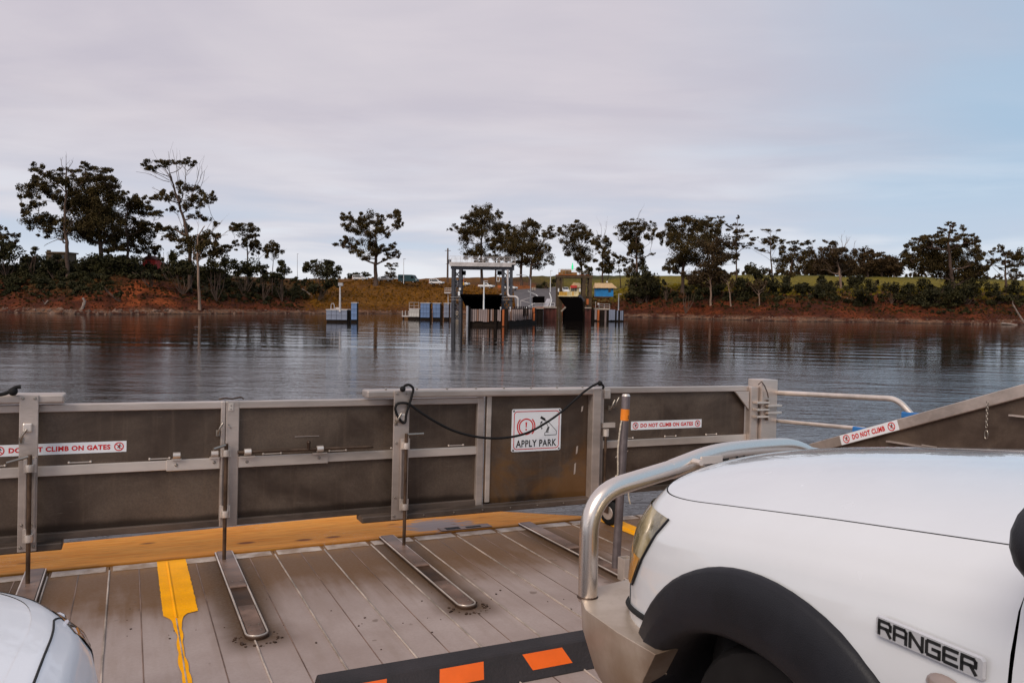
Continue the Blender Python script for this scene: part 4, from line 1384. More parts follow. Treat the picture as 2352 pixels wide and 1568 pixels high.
mb = MB(); mb.ball(wp(1374.5, 698.5, DR + 1.4), .26, 7); th.part('buoy', mb, m_light, smooth=60)
mb = MB(); px_box(mb, 1347, 1352, 686, 699, DR + .5, .2)
solo('orange_board', 'orange board on the post right of the black ramp', 'board', mb, m_orange, wp(1349.5, 699, DR + .5))
# dark board and handrails by the road
mb = MB(); px_box(mb, 1223, 1251, 680.5, 695.5, 160, .3); px_box(mb, 1225, 1226, 695, 712, 160.1, .15); px_box(mb, 1248, 1249, 695, 712, 160.1, .15)
solo('sign_board', 'dark blank rectangular board facing away beside the causeway', 'sign board', mb, m_black, wp(1237, 712, 160))
th = Thing('guard_rail', 'thin white handrail along the causeway edge', 'railing', wp(1230, 712, 158))
mb = MB()
for (x0_, y0_, x1_, y1_) in ((1195, 690, 1226, 681), (1196, 690, 1223, 697), (1223, 697, 1274, 695), (1223, 704, 1274, 702)):
    mb.bar(wp(x0_, y0_, 159), wp(x1_, y1_, 159), .07, .07)
for x in (1196, 1223, 1249, 1274):
    mb.bar(wp(x, 712, 159), wp(x, 689 if x < 1200 else 696, 159), .08, .08, (0, 1, 0))
th.part('rail', mb, m_light)
mb = MB(); mb.bar(wp(1251, 708, 159.5), wp(1262, 686, 163), 1.0, .12)
solo('gangway_plate', 'pale tilted plate leaning beside the maroon wall', 'gangway', mb, m_galv, wp(1255, 708, 160))
for (lab, x) in (('left one of two pale concrete blocks on the road edge', 1223.5), ('right one of two pale concrete blocks on the road edge', 1228.3)):
    mb = MB(); px_box(mb, x - 1.9, x + 1.9, 660, 667, 246, 1.2)
    solo('concrete_block', lab, 'concrete block', mb, m_conc, wp(x, 667, 246), bev=.06)

# ---- huts
m_tan = mat('tan_roof', (.50, .33, .17), .8, var=.2, vscale=1, stretch=(4, 1, 1))
m_hutblue = mat('hut_blue', (.015, .20, .50), .7, var=.2, vscale=.5)
m_red = mat('red_paint', (.50, .03, .02), .7, var=.25, vscale=1)
m_glassd = mat('dark_glass', (.012, .013, .016), .12)
dB = 236
th = Thing('blue_hut', 'bright blue hut with shallow tan roof right of the brown gantry', 'hut', wp(1389, 677, dB))
a, b = wp(1369, 679, dB), wp(1409, 660, dB)
mb = MB(); mb.span((a.x, dB, a.z - .2), (b.x, dB + 5, b.z)); th.part('wall', mb, m_hutblue)
mb = MB(); mb.span((a.x - .1, dB - .1, a.z - 3), (b.x + .1, dB + 5.1, a.z - .2)); th.part('plinth', mb, m_brown)
mb = MB(); e = wp(1366, 660.3, dB); r_ = wp(1417, 650, dB)
mb.add([(e.x, dB - .7, e.z), (r_.x, dB - .7, e.z), (r_.x - 1.2, dB + 2.6, r_.z), (e.x + .2, dB + 2.6, r_.z), (r_.x, dB + 5.7, e.z), (e.x, dB + 5.7, e.z), (e.x, dB - .7, e.z - .15), (r_.x, dB - .7, e.z - .15), (r_.x, dB + 5.7, e.z - .15), (e.x, dB + 5.7, e.z - .15)],
       [(0, 1, 2, 3), (3, 2, 4, 5), (0, 6, 7, 1), (1, 7, 8, 4, 2), (5, 4, 8, 9), (0, 3, 5, 9, 6), (6, 9, 8, 7)]); th.part('roof', mb, m_tan)
mb = MB(); px_box(mb, 1397, 1403, 662, 671, dB - .05, .2); th.part('window', mb, m_glassd)
mb = MB(); px_box(mb, 1378, 1384, 664, 678, dB - .05, .2); th.part('door', mb, m_hutblue)
mb = MB(); mb.ball(wp(1394.5, 647.5, dB + 2.6), .28, 6); mb.cyl(wp(1394.5, 652, dB + 2.6), wp(1394.5, 648, dB + 2.6), .06, 6); th.part('roof_vent', mb, m_white)
dK = 225
th = Thing('ticket_booth', 'small gabled ticket booth with red awning seen through the brown gantry', 'booth', wp(1320, 676, dK))
a, b = wp(1311, 677, dK), wp(1329.5, 659, dK)
mb = MB(); mb.span((a.x, dK, a.z - .5), (b.x, dK + 4, b.z)); th.part('wall', mb, m_cream)
l, r_, ap = wp(1308, 660, dK), wp(1331, 660, dK), wp(1317, 649, dK)
rr_ = wp(1340, 650, dK + 3)
mb = MB(); mb.add([l - Vector((0, .5, 0)), r_ - Vector((0, .5, 0)), ap - Vector((0, .5, 0)), (rr_.x + .2, dK + 4.5, l.z), (l.x + 2.5, dK + 4.5, l.z), (rr_.x - 1.0, dK + 4.5, ap.z), (rr_.x + .8, dK + 2, l.z)],
                  [(0, 1, 2), (2, 1, 6, 3, 5), (0, 2, 5, 4), (3, 4, 5), (0, 4, 3, 6, 1)]); th.part('roof', mb, m_tan)
mb = MB(); px_box(mb, 1310.5, 1325, 655.5, 661, dK - .7, .5); th.part('awning', mb, m_red)
for x in (1312, 1316.5, 1321):
    mb = MB(); px_box(mb, x, x + 3.2, 662, 669, dK - .06, .2); th.part('window', mb, m_glassd)
dS = 208
th = Thing('red_shed', 'little red shed with a pale-edged gable on the left crest', 'shed', wp(342, 610, dS))
a, b = wp(326.5, 614, dS), wp(357, 595, dS)
mb = MB(); mb.span((a.x, dS, a.z - 1), (b.x, dS + 3.5, b.z)); th.part('wall', mb, m_red)
mb = MB(); l, r_, ap = wp(324.5, 596, dS), wp(359.5, 596, dS), wp(342, 586, dS)
mb.prism([(0, 0), (r_.x - l.x, 0), ((r_.x - l.x) * .5, ap.z - l.z)], (l.x, dS + 3.8, l.z), (1, 0, 0), (0, 0, 1), 4.2); th.part('roof', mb, m_rust)
mb = MB(); px_box(mb, 338, 346, 599, 611, dS - .05, .2); th.part('door', mb, m_rust)
dH = 300
th = Thing('farmhouse', 'dark flat-topped house silhouette half hidden behind the left shrubs', 'house', wp(128, 600, dH))
a, b = wp(106, 606, dH), wp(152, 580, dH)
mb = MB(); mb.span((a.x, dH, a.z - 2), (b.x, dH + 7, b.z)); th.part('wall', mb, m_brown)
mb = MB(); px_box(mb, 104, 154, 578.5, 581, dH - .5, 8); th.part('roof', mb, m_brown)
for x in (107, 111):
    mb = MB(); px_box(mb, x, x + 2.6, 574, 578.6, dH + 1, 1); th.part('chimney', mb, m_brown)
for x in (118, 130, 142):
    mb = MB(); px_box(mb, x, x + 5, 586, 594, dH - .1, .3); th.part('window', mb, m_glassd)

# ------------------------------------------------------------------ parked vehicles on the slope
m_carw = mat('white_car_paint', (.74, .73, .72), .25, coat=.6)
m_teal = mat('teal_van_paint', (.035, .085, .095), .35, coat=.3)
m_silver = mat('silver_car_paint', (.45, .43, .42), .3, coat=.5)
m_tyre = mat('tyre_rubber', (.012, .011, .011), .85)
m_tail = mat('tail_lamp', (.45, .02, .015), .3)
m_head = mat('head_lamp', (.6, .6, .58), .15)

SHAPES = {
    'suv': (4.8, 1.85, [(-2.4, .45), (-2.42, 1.0), (-2.28, 1.72), (-2.0, 1.82), (.35, 1.80), (1.15, 1.12), (2.2, 1.02), (2.4, .85), (2.4, .42)],
            [(-2.1, 1.15), (-2.05, 1.62), (-1.45, 1.68), (-1.45, 1.15)], [(-1.35, 1.15), (-1.35, 1.68), (.3, 1.68), (.9, 1.15)], (-1.45, 1.42)),
    'ute': (5.2, 1.85, [(-2.6, .55), (-2.6, 1.12), (-.75, 1.12), (-.6, 1.72), (-.35, 1.80), (.55, 1.78), (1.25, 1.16), (2.4, 1.04), (2.6, .85), (2.6, .5)],
            [(-.62, 1.2), (-.5, 1.66), (-.1, 1.68), (-.1, 1.2)], [(0, 1.2), (0, 1.68), (.5, 1.66), (1.0, 1.2)], (-1.55, 1.6)),
    'van': (6.6, 2.1, [(-3.3, .45), (-3.3, 2.45), (-3.15, 2.65), (1.6, 2.6), (2.1, 2.45), (2.75, 1.45), (3.2, 1.25), (3.3, .9), (3.3, .42)],
            [(-2.4, 1.5), (-2.4, 2.0), (-1.3, 2.0), (-1.3, 1.5)], [(1.3, 1.4), (1.3, 2.1), (2.0, 2.1), (2.45, 1.45)], (-1.9, 2.1))}


def vehicle(kind, name, label, cat, foot, rz, paint, group='vehicles parked on the far slope'):
    L, W, prof, w1, w2, ax = SHAPES[kind]
    th = Thing(name, label, cat, foot, rz=rz, group=group)
    mb = MB(); mb.prism(prof, (0, W / 2, 0), (1, 0, 0), (0, 0, 1), W)
    th.part('body', mb, paint, bev=.12, local=True)
    for wn in (w1, w2):
        for sgn in (-1, 1):
            mb = MB(); y0 = sgn * (W / 2 - .10)
            mb.prism(wn, (0, y0 + .115, 0), (1, 0, 0), (0, 0, 1), .23); th.part('side_window', mb, m_glassd, local=True)
    for sgn in (-1, 1):
        for x in ax:
            mb = MB(); mb.lathe([(.02, -.12), (.30, -.12), (.37, -.08), (.37, .08), (.30, .12), (.02, .12)], (x, sgn * (W / 2 - .08), .36), (0, 1, 0), 16)
            wh = th.part('wheel', mb, m_tyre, local=True, smooth=50)
            mb = MB(); mb.cyl((x, sgn * (W / 2 - .08) - .125, .36), (x, sgn * (W / 2 - .08) + .125, .36), .2, 12); th.part('rim', mb, m_galv, parent=wh, local=True)
        x1 = prof[-2][0]
        mb = MB(); mb.span((x1 - .35, sgn * (W / 2 - .35), .78), (x1 + .02, sgn * (W / 2 + .01), .98)); th.part('headlight', mb, m_head, local=True)
        x1 = prof[0][0]
        mb = MB(); mb.span((x1 - .04, sgn * (W / 2 - .25), .85), (x1 + .2, sgn * (W / 2 + .01), 1.1)); th.part('tail_lamp', mb, m_tail, local=True)
    # windscreen sits just proud of the sloping front pillar line
    i = {'suv': 4, 'ute': 5, 'van': 4}[kind]
    a, b = Vector((prof[i][0], 0, prof[i][1])), Vector((prof[i + 1][0], 0, prof[i + 1][1]))
    n_ = Vector((-(b.z - a.z), 0, b.x - a.x)).normalized() * .015
    a2, b2 = a.lerp(b, .12) + n_, a.lerp(b, .92) + n_
    mb = MB(); mb.bar(a2, b2, W * .84, .03, (0, 0, 1)); th.part('windscreen', mb, m_glassd, local=True)
    if kind == 'ute':
        mb = MB(); mb.span((-2.5, -W / 2 + .12, 1.1), (-.85, W / 2 - .12, 1.135)); th.part('tray_floor', mb, m_black, local=True)
    return th


def parked(px, py, y, kind, name, label, cat, rz, paint):
    d0 = rayW(px, py)
    x = d0.x / d0.y * y
    vehicle(kind, name, label, cat, (x, y, wp(px, py, y).z), rz, paint)


parked(827, 644.5, 256, 'suv', 'parked_car', 'white wagon highest on the left, beside the thicket', 'car', R(-14), m_carw)
parked(884, 646.5, 258, 'ute', 'parked_ute', 'pale grey utility partly behind the lone gum trunk', 'ute', R(-16), m_silver)
parked(938, 649.5, 255, 'van', 'camper_van', 'long dark teal camper van on the crest', 'van', R(-16), m_teal)
parked(1003, 654, 255, 'suv', 'parked_car', 'white four-wheel-drive wagon left of the power pole', 'car', R(-18), m_carw)
parked(1062, 657, 255, 'suv', 'parked_car', 'white car seen behind the left gantry tower', 'car', R(-20), m_carw)
parked(1117, 662.5, 250, 'ute', 'parked_ute', 'white utility framed by the grey gantry', 'ute', R(-22), m_carw)
parked(1297, 674, 225, 'suv', 'parked_car', 'white car peeping over the yellow barrier', 'car', R(-80), m_carw)
parked(1171, 666, 246, 'suv', 'parked_car', 'white car mostly hidden by the right gantry tower', 'car', R(-30), m_carw)
th = Thing('loader_machine', 'orange-yellow machine standing by the left gantry tower', 'machine', wp(1064, 660, 230))
mb = MB(); px_box(mb, 1060.5, 1066.5, 648, 655, 230, 1.2); th.part('cab', mb, m_yel, bev=.1)
mb = MB(); mb.bar(wp(1064, 648, 230.5), wp(1066, 637, 230.5), .35, .35, (0, 1, 0)); th.part('arm', mb, m_orange)
mb = MB(); px_box(mb, 1062, 1065, 655, 661, 230.2, .9); th.part('base', mb, m_brown)
mb = MB(); px_box(mb, 1143, 1150, 655, 661, 240, .2); px_box(mb, 1146, 1147, 660, 668, 240.1, .1)
solo('road_sign', 'small orange sign board left of the right gantry tower', 'sign', mb, m_orange, wp(1146, 666, 240))

# ================================================================== FERRY


def fu(px, py, u):
    d = rayF(px, py)
    return Vector((0, 0, CAM_H)) + d * (u / d.x)


# --- deck material: bare alloy, browned by rust water near the timber and round the floor tracks
m_deck = mat('deck_alloy', (.40, .33, .30), .5, .0, spec=.15)
t, p = nodes_of(m_deck)
oc = t.coord('Object')
ox_, oy_, oz_ = t.sep(oc)
nb = t.noise(oc, 1.6, 5, .6)
ns = t.noise(t.scale(oc, (9, 1.1, 1)), 1.5, 4, .6)
nf = t.noise(oc, 60, 3, .6)
colr = t.mix(t.step(nb, .3, .7), (.315, .24, .212), (.40, .32, .29))
colr = t.mix(t.math('MULTIPLY', t.step(ns, .45, .75), .35), colr, (.26, .19, .15))
edge = t.step(t.math('MULTIPLY_ADD', ns, .5, t.math('MULTIPLY_ADD', nb, 1.1, oy_)), 5.15, 5.95)
colr = t.mix(t.math('MULTIPLY', edge, .92), colr, (.135, .064, .022))
edge2 = t.step(t.math('MULTIPLY_ADD', ns, .25, oy_), 5.60, 5.82)
colr = t.mix(t.math('MULTIPLY', edge2, .6), colr, (.26, .13, .045))
ph = t.math('FRACT', t.math('DIVIDE', t.math('ADD', ox_, .5 * 1.18 - .62), 1.18))
dist = t.math('MULTIPLY', t.math('ABSOLUTE', t.math('SUBTRACT', ph, .5)), 1.18)
fwd = t.step(t.math('MULTIPLY_ADD', nb, .12, oy_), 3.98, 4.22)
ring = t.math('MULTIPLY', t.step(t.math('MULTIPLY_ADD', nb, .16, dist), .32, .14), fwd)
colr = t.mix(t.math('MULTIPLY', ring, .9), colr, (.070, .036, .015))
spots = t.noise(oc, 9, 2, .5)
colr = t.mix(t.math('MULTIPLY', t.step(spots, .70, .74), .6), colr, (.12, .08, .06))
colr = t.mix(t.math('MULTIPLY', t.step(nf, .4, .65), .16), colr, (.22, .18, .15))
t.put(p.inputs['Base Color'], colr)
t.put(p.inputs['Roughness'], t.math('MULTIPLY_ADD', nb, .3, .42))
bn = t.node('ShaderNodeBump'); bn.inputs['Distance'].default_value = .004; bn.inputs['Strength'].default_value = .5
t.put(bn.inputs['Height'], t.noise(oc, 3.0, 4, .6)); t.l.new(bn.outputs[0], p.inputs['Normal'])
m_weld = mat('weld_alloy', (.44, .36, .30), .45, .3, var=.45, vscale=4, bump=.3, bscale=80)
m_yellow = mat('yellow_deck_paint', (.93, .38, .0), .6, spec=.15, var=.10, vscale=5, bump=.3, bscale=50)
m_alu = mat('weathered_aluminium', (.50, .42, .37), .38, .6, var=.22, vscale=3.0, bump=.15, bscale=60, stretch=(.3, 1, 1))
m_alu2 = mat('bright_aluminium', (.70, .61, .54), .33, .6, var=.2, vscale=3.0, stretch=(.3, 1, 1))
m_steel2 = mat('stainless_rod', (.34, .30, .26), .3, .8, var=.2, vscale=5)
m_rod = mat('brown_steel_rod', (.11, .068, .044), .35, .6, var=.4, vscale=9)
m_darksteel = mat('dark_oily_steel', (.075, .042, .026), .45, .5, var=.4, vscale=6)
m_rub = mat('black_rubber', (.009, .008, .008), .7, var=.2, vscale=8, spec=.25)

m_track = mat('worn_brown_steel', (.19, .12, .09), .45, .2, var=.5, vscale=3.5)

# --- panel skin: dull oxidised sheet with scuffs and water marks
m_panel = mat('oxidised_sheet', (.11, .085, .07), .42, .55, spec=.3)
t, p = nodes_of(m_panel)
oc = t.coord('Object')
nb = t.noise(t.scale(oc, (.8, 1, 1.2)), 2.0, 5, .6, .4)
nv = t.noise(t.scale(oc, (14, 1, .8)), 1.4, 4, .6)
sc = t.noise(t.scale(oc, (3, 1, 40)), 2.0, 3, .6, 1.0)
nfine = t.noise(oc, 90, 3, .6)
colr = t.mix(t.step(nb, .3, .7), (.080, .055, .042), (.19, .140, .105))
colr = t.mix(t.math('MULTIPLY', t.step(nv, .5, .8), .5), colr, (.19, .135, .095))
colr = t.mix(t.math('MULTIPLY', t.step(sc, .68, .74), .45), colr, (.30, .25, .20))
colr = t.mix(t.math('MULTIPLY', t.step(nfine, .35, .7), .3), colr, (.07, .052, .042))
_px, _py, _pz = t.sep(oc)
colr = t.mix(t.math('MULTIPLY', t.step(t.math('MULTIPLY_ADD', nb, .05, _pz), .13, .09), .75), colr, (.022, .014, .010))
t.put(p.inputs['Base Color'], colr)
t.put(p.inputs['Roughness'], t.math('MULTIPLY_ADD', nb, .3, .32))
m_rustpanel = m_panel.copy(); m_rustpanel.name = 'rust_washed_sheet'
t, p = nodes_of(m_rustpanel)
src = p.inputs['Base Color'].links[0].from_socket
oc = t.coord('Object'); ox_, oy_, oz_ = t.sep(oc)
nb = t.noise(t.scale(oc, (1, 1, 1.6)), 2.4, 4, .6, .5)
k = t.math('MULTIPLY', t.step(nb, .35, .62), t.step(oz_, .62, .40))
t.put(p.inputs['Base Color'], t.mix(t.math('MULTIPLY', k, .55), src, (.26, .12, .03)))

# --- deck
m_edge = mat('scuffed_edge', (.24, .15, .085), .5, .1, vscale=7, col2=(.52, .43, .36))
deck = Thing('ferry_deck', None, None, (0, 0, 0), ferry=True, kind='structure')
PW = .3455
beads = [.953 + PW * k for k in range(-14, 13)]
mbp = MB(); mbp.span((-PW / 4 + .002, 0, -.02), (PW / 4 - .002, 8.745, 0)); plank_deck = mbp.mesh('deck_plank', m_deck)
DV0, DV1 = -3.0, 5.745
for b in beads:
    for s_ in (-1, 1):
        x = b + s_ * PW / 4
        mb = MB(); mb.span((x - PW / 4 + .0022, DV0, -.02), (x + PW / 4 - .0022, DV1, 0))
        deck.part('deck_plank', mb, m_deck, bev=.002)
    mb = MB()
    pts = [(b + random.uniform(-.0008, .0008), DV0 + (DV1 - .1 - DV0) * i / 60, .002) for i in range(61)]
    mb.tube(pts, .0052, 6); deck.part('weld_bead', mb, m_weld, smooth=60)
    mb = MB(); mb.tube([(b + PW / 2, DV0, -.001), (b + PW / 2, DV1, -.001)], .0034, 5); deck.part('seam_rib', mb, m_track, smooth=60)
    mb = MB(); mb.span((b + .02, 5.625, .0005), (b + PW - .02, 5.735, .004)); deck.part('edge_strip', mb, m_edge, bev=.001)
mb = MB(); mb.span((-4.2, -6, -.40), (5.5, 5.745, -.024)); deck.part('deck_beam', mb, m_darksteel)
mb = MB()
for i in range(70):
    u, v = random.uniform(-.4, 2.4), random.uniform(3.0, 4.9)
    s_ = random.uniform(.002, .0055)
    mb.box((u, v, s_ * .4), (s_ * 2, s_ * 1.6, s_), Matrix.Rotation(random.uniform(0, 3), 3, 'Z'))
for u in (.63, 1.80):
    for i in range(40):
        a = random.uniform(0, 6.28); r_ = random.uniform(.085, .13); s_ = random.uniform(.002, .007)
        mb.box((u + math.cos(a) * r_, 4.15 + math.sin(a) * r_ * .8, s_ * .4), (s_ * 2, s_ * 1.6, s_), Matrix.Rotation(random.uniform(0, 3), 3, 'Z'))
o = deck.part('loose_grit', mb, m_darksteel, kind='stuff')


def ragged(u0, u1, v0, v1):
    """paint patch with a ragged near edge and a run of spilt paint along the weld"""
    n = 22
    pts = [(u0, v1), (u1, v1)]
    near = []
    for i in range(n + 1):
        f = i / n
        u = u1 + (u0 - u1) * f
        near.append((u, v0 + random.uniform(-.012, .012)))
    pts += near
    return pts


for (u0, spill) in ((.198, True), (3.653, False)):
    u1 = u0 + .18
    mb = MB()
    rows = []
    uc = u0 + .064
    for j in range(0, 136):
        v = 5.74 - j * .02
        if v > 4.66:
            a, b = u0 + random.uniform(-.002, .002), u1 + random.uniform(-.002, .002)
        elif spill:
            f = min(1, (4.66 - v) / .16)
            wl = (.040 * (1 - f) ** 2 + .006 + .010 * abs(math.sin(v * 5.1)) + .008 * abs(math.sin(v * 13)))
            wr = (.040 * (1 - f) ** 2 + .005 + .012 * abs(math.sin(v * 4.3 + 1)) + .006 * abs(math.sin(v * 17)))
            a, b = uc + .02 * f * 0 - wl, uc + wr
        else:
            break
        rows.append([(a + (b - a) * q / 4, v, .0045) for q in range(5)])
    mb.grid(rows)
    deck.part('painted_marking', mb, m_yellow)
    mb = MB(); mb.tube([(uc, 5.70, .0045), (uc, 5.0, .005), (uc, 4.6, .005)] , .0072, 6); deck.part('painted_weld', mb, m_yellow, smooth=60)

# --- timber landing board
m_wood = mat('varnished_timber', (.62, .30, .09), .6, spec=.12)
t, p = nodes_of(m_wood)
oc = t.coord('Object')
g1 = t.noise(t.scale(oc, (.9, 14, 1)), 2.0, 5, .65, .8)
g2 = t.noise(t.scale(oc, (2.5, 60, 1)), 2.0, 3, .6, .3)
kn = t.node('ShaderNodeTexVoronoi'); t.put(kn.inputs['Vector'], t.scale(oc, (2.4, 5.0, 1))); kn.inputs['Scale'].default_value = 1.0
rand = t.sep(t.vmath('ADD', kn.outputs['Color'], (0, 0, 0)))[0]
colr = t.mix(t.step(g1, .3, .7), (.86, .285, .020), (.95, .425, .075))
colr = t.mix(t.math('MULTIPLY', t.step(g2, .45, .7), .6), colr, (.42, .13, .015))
knot = t.math('MULTIPLY', t.step(kn.outputs['Distance'], .20, .09), t.math('GREATER_THAN', rand, .25))
colr = t.mix(t.math('MULTIPLY', knot, .9), colr, (.20, .050, .008))
big = t.noise(oc, 1.3, 4, .6)
colr = t.mix(t.math('MULTIPLY', t.step(big, .55, .75), .45), colr, (.52, .20, .035))
scf = t.math('MULTIPLY', t.step(t.noise(t.scale(oc, (5, 30, 1)), 2.5, 5, .75, 2.5), .58, .66), t.step(t.noise(oc, 1.1, 2, .5), .50, .60))
colr = t.mix(scf, colr, (.82, .66, .50))
_wx, _wy, _wz = t.sep(oc)
_c = fz(1005, 1205, .013)
dd = t.math('SQRT', t.math('ADD', t.math('POWER', t.math('DIVIDE', t.math('SUBTRACT', _wx, _c.x), .36), 2.0), t.math('POWER', t.math('DIVIDE', t.math('SUBTRACT', _wy, .22), .24), 2.0)))
wear = t.step(t.math('MULTIPLY_ADD', t.noise(t.scale(oc, (3, 14, 1)), 1.6, 5, .75, 1.2), 2.4, dd), 2.15, 1.75)
colr = t.mix(wear, colr, t.mix(g1, (.50, .40, .36), (.30, .24, .23)))
colr = t.mix(t.math('MULTIPLY', t.step(t.math('MULTIPLY_ADD', g1, .05, _wy), .09, .02), .6), colr, (.22, .09, .02))
t.put(p.inputs['Base Color'], colr)
bn = t.node('ShaderNodeBump'); bn.inputs['Distance'].default_value = .002; bn.inputs['Strength'].default_value = .6
t.put(bn.inputs['Height'], g1); t.l.new(bn.outputs[0], p.inputs['Normal'])
OUT = [(-4.0, 6.30), (-.8, 6.40), (.7, 6.49), (2.1, 6.56), (2.5, 6.50), (2.85, 6.34), (3.2, 6.10), (3.56, 5.86), (3.75, 5.752)]
mb = MB(); mb.prism([(-4.0, 5.752)] + [(3.75, 5.752)] + OUT[::-1][1:], (0, 0, -.05), (1, 0, 0), (0, 1, 0), .062)
board = Thing('timber_landing_board', 'long varnished timber board laid across the bow in front of the deck', 'timber board', (0, 5.75, 0), ferry=True)
board.part('board', mb, m_wood, bev=.004)
c = fz(1010, 1213, .013)
mb = MB(); mb.span((c.x - .02, 5.765, .0125), (c.x + .42, 5.87, .019)); board.part('recess_frame', mb, m_track, bev=.003)
mb = MB(); mb.span((c.x + .03, 5.785, .0185), (c.x + .15, 5.845, .0205)); board.part('recess_slot', mb, m_rub)
mb = MB(); mb.span((c.x + .2, 5.785, .0185), (c.x + .33, 5.822, .0205)); board.part('recess_slot', mb, m_rub)
# --- hull below
m_hull = mat('hull_blue_paint', (.02, .13, .35), .5, var=.2, vscale=1)
mb = MB()
ring_ = [(-4.3, -6)] + [(q[0], q[1] - .03) for q in OUT] + [(3.9, 5.70), (5.56, 5.70), (5.56, -6)]
mb.prism(ring_, (0, 0, -3.4), (1, 0, 0), (0, 1, 0), 2.95)
hull = Thing('ferry_hull', None, None, (0, 0, -1), ferry=True, kind='structure'); hull.part('hull_plate', mb, m_hull)

# --- floor tracks
def stadium(u, w_, v0, v1, n=10):
    pts = [(u - w_, v1), (u + w_, v1)]
    pts += [(u + w_ * math.cos(a), v0 + w_ - w_ * math.sin(a)) for a in [math.pi * i / n for i in range(n + 1)]]
    return pts


for (u, lab) in ((-.50, 'floor track partly hidden by the white car at the left'), (.625, 'floor track beside the yellow paint patch'), (1.80, 'floor track under the third drop rod, right of the middle'), (2.985, 'floor track running behind the bull bar of the white ute')):
    th = Thing('floor_track', lab, 'floor track', (u, 5.0, 0), ferry=True, group='floor tracks for the gate rods')
    mb = MB(); mb.prism(stadium(u, .060, 4.13, 5.775), (0, 0, .001), (1, 0, 0), (0, 1, 0), .016); th.part('base_plate', mb, m_darksteel, bev=.002)
    P = stadium(u, .054, 4.145, 5.765)
    P = P[1:] + P[:1]
    mb = MB(); mb.tube([(q[0], q[1], .019) for q in P], .0055, 6); th.part('rim', mb, m_alu2, smooth=60)
    mb = MB(); mb.prism(stadium(u, .044, 4.16, 4.62), (0, 0, .0175), (1, 0, 0), (0, 1, 0), .004); th.part('end_plate', mb, m_track, bev=.001)
    mb = MB(); mb.span((u - .048, 4.95, .018), (u + .048, 5.76, .030)); th.part('cover_plate', mb, m_track, bev=.003)
    for v in (4.22, 4.30, 4.55, 5.05, 5.4):
        for s_ in (-1, 1):
            mb = MB(); mb.cyl((u + s_ * .024, v, .02), (u + s_ * .024, v, .024 if v < 4.8 else .032), .005, 8)
            th.part('rivet', mb, m_steel2)

# --- text on flat things


def text_mesh(body, mapf, mat_, name='lettering', depth=.0006, bold=.04):
    """mapf(x, y) with x, y in 0..1 over the text box -> 3-D point"""
    cu = bpy.data.curves.new('t', 'FONT')
    cu.body = body
    cu.size = 1
    cu.offset = bold
    cu.space_character = 1.10
    cu.resolution_u = 3
    ob = bpy.data.objects.new('t', cu)
    COL.objects.link(ob)
    dg = bpy.context.evaluated_depsgraph_get()
    me = bpy.data.meshes.new_from_object(ob.evaluated_get(dg))
    bpy.data.objects.remove(ob)
    bpy.data.curves.remove(cu)
    co = np.array([v.co[:] for v in me.vertices])
    mn, mxx = co.min(0), co.max(0)
    mb = MB()
    mb.v = [tuple(mapf((c_[0] - mn[0]) / (mxx[0] - mn[0]), (c_[1] - mn[1]) / (mxx[1] - mn[1]))) for c_ in co]
    mb.f = [tuple(pl.vertices) for pl in me.polygons]
    bpy.data.meshes.remove(me)
    return mb


def ringf(o, ax, ay, r0, r1, a0=0, a1=6.28319, n=32):
    mb = MB()
    o, ax, ay = Vector(o), Vector(ax), Vector(ay)
    rows = []
    for i in range(n + 1):
        a = a0 + (a1 - a0) * i / n
        d = ax * math.cos(a) + ay * math.sin(a)
        rows.append([o + d * r0, o + d * r1])
    mb.grid(rows)
    return mb


m_signw = mat('sign_white', (.80, .80, .82), .35)
m_signr = mat('sign_red', (.62, .012, .012), .4)
m_signk = mat('sign_black', (.012, .012, .012), .4)


def no_climb(th, c, ax, ay, nrm, r):
    """prohibition roundel with a small climbing figure"""
    c, ax, ay, nrm = Vector(c), Vector(ax), Vector(ay), Vector(nrm)
    th.part('roundel', ringf(c + nrm * .0012, ax, ay, r * .78, r), m_signr, fix=False)
    mb = MB(); d = (ax * -.7 + ay * .7)
    mb.bar(c + nrm * .0014 - d * r * .85, c + nrm * .0014 + d * r * .85, r * .17, .0004, tuple(nrm)); th.part('slash', mb, m_signr)
    mb = MB()
    def L(x0, y0, x1, y1, w_):
        mb.bar(c + nrm * .001 + ax * x0 * r + ay * y0 * r, c + nrm * .001 + ax * x1 * r + ay * y1 * r, w_ * r, .0004, tuple(nrm))
    L(-.1, -.1, .2, .25, .26); L(-.1, -.1, -.35, -.3, .15); L(.0, -.05, .1, -.5, .15); L(.2, .22, .55, .1, .13); L(.1, .2, -.3, .3, .13)
    mb.v += []
    q = ringf(c + nrm * .001 + ax * .18 * r + ay * .45 * r, ax, ay, 0, r * .15, n=10); mb.add(q.v, q.f)
    th.part('figure', mb, m_signk, fix=False)


def sticker(label, text, u0, u1, z0, z1, v, flat=True):
    th = Thing('warning_sticker', label, 'sticker', ((u0 + u1) / 2, v, z0), ferry=True, group='red lettered climbing warnings')
    mb = MB(); mb.span((u0, v, z0), (u1, v + .001, z1)); th.part('backing', mb, m_signw)
    hgt = z1 - z0
    r = hgt * .40
    ax, ay, n = (1, 0, 0), (0, 0, 1), (0, -1, 0)
    no_climb(th, (u0 + hgt * .62, v, (z0 + z1) / 2), ax, ay, n, r); no_climb(th, (u1 - hgt * .62, v, (z0 + z1) / 2), ax, ay, n, r)
    a, b = u0 + hgt * 1.32, u1 - hgt * 1.32
    th.part('lettering', text_mesh(text, lambda x, y: (a + (b - a) * x, v - .0012, z0 + hgt * (.27 + .46 * y)), m_signr), m_signr, fix=False)
    return th


m_grime = mat('grimy_aluminium', (.10, .072, .056), .5, .3, var=.4, vscale=5, stretch=(.4, 1, 1))
# --- gates
VG = 5.60
GG = 'aluminium gate leaves across the bow'


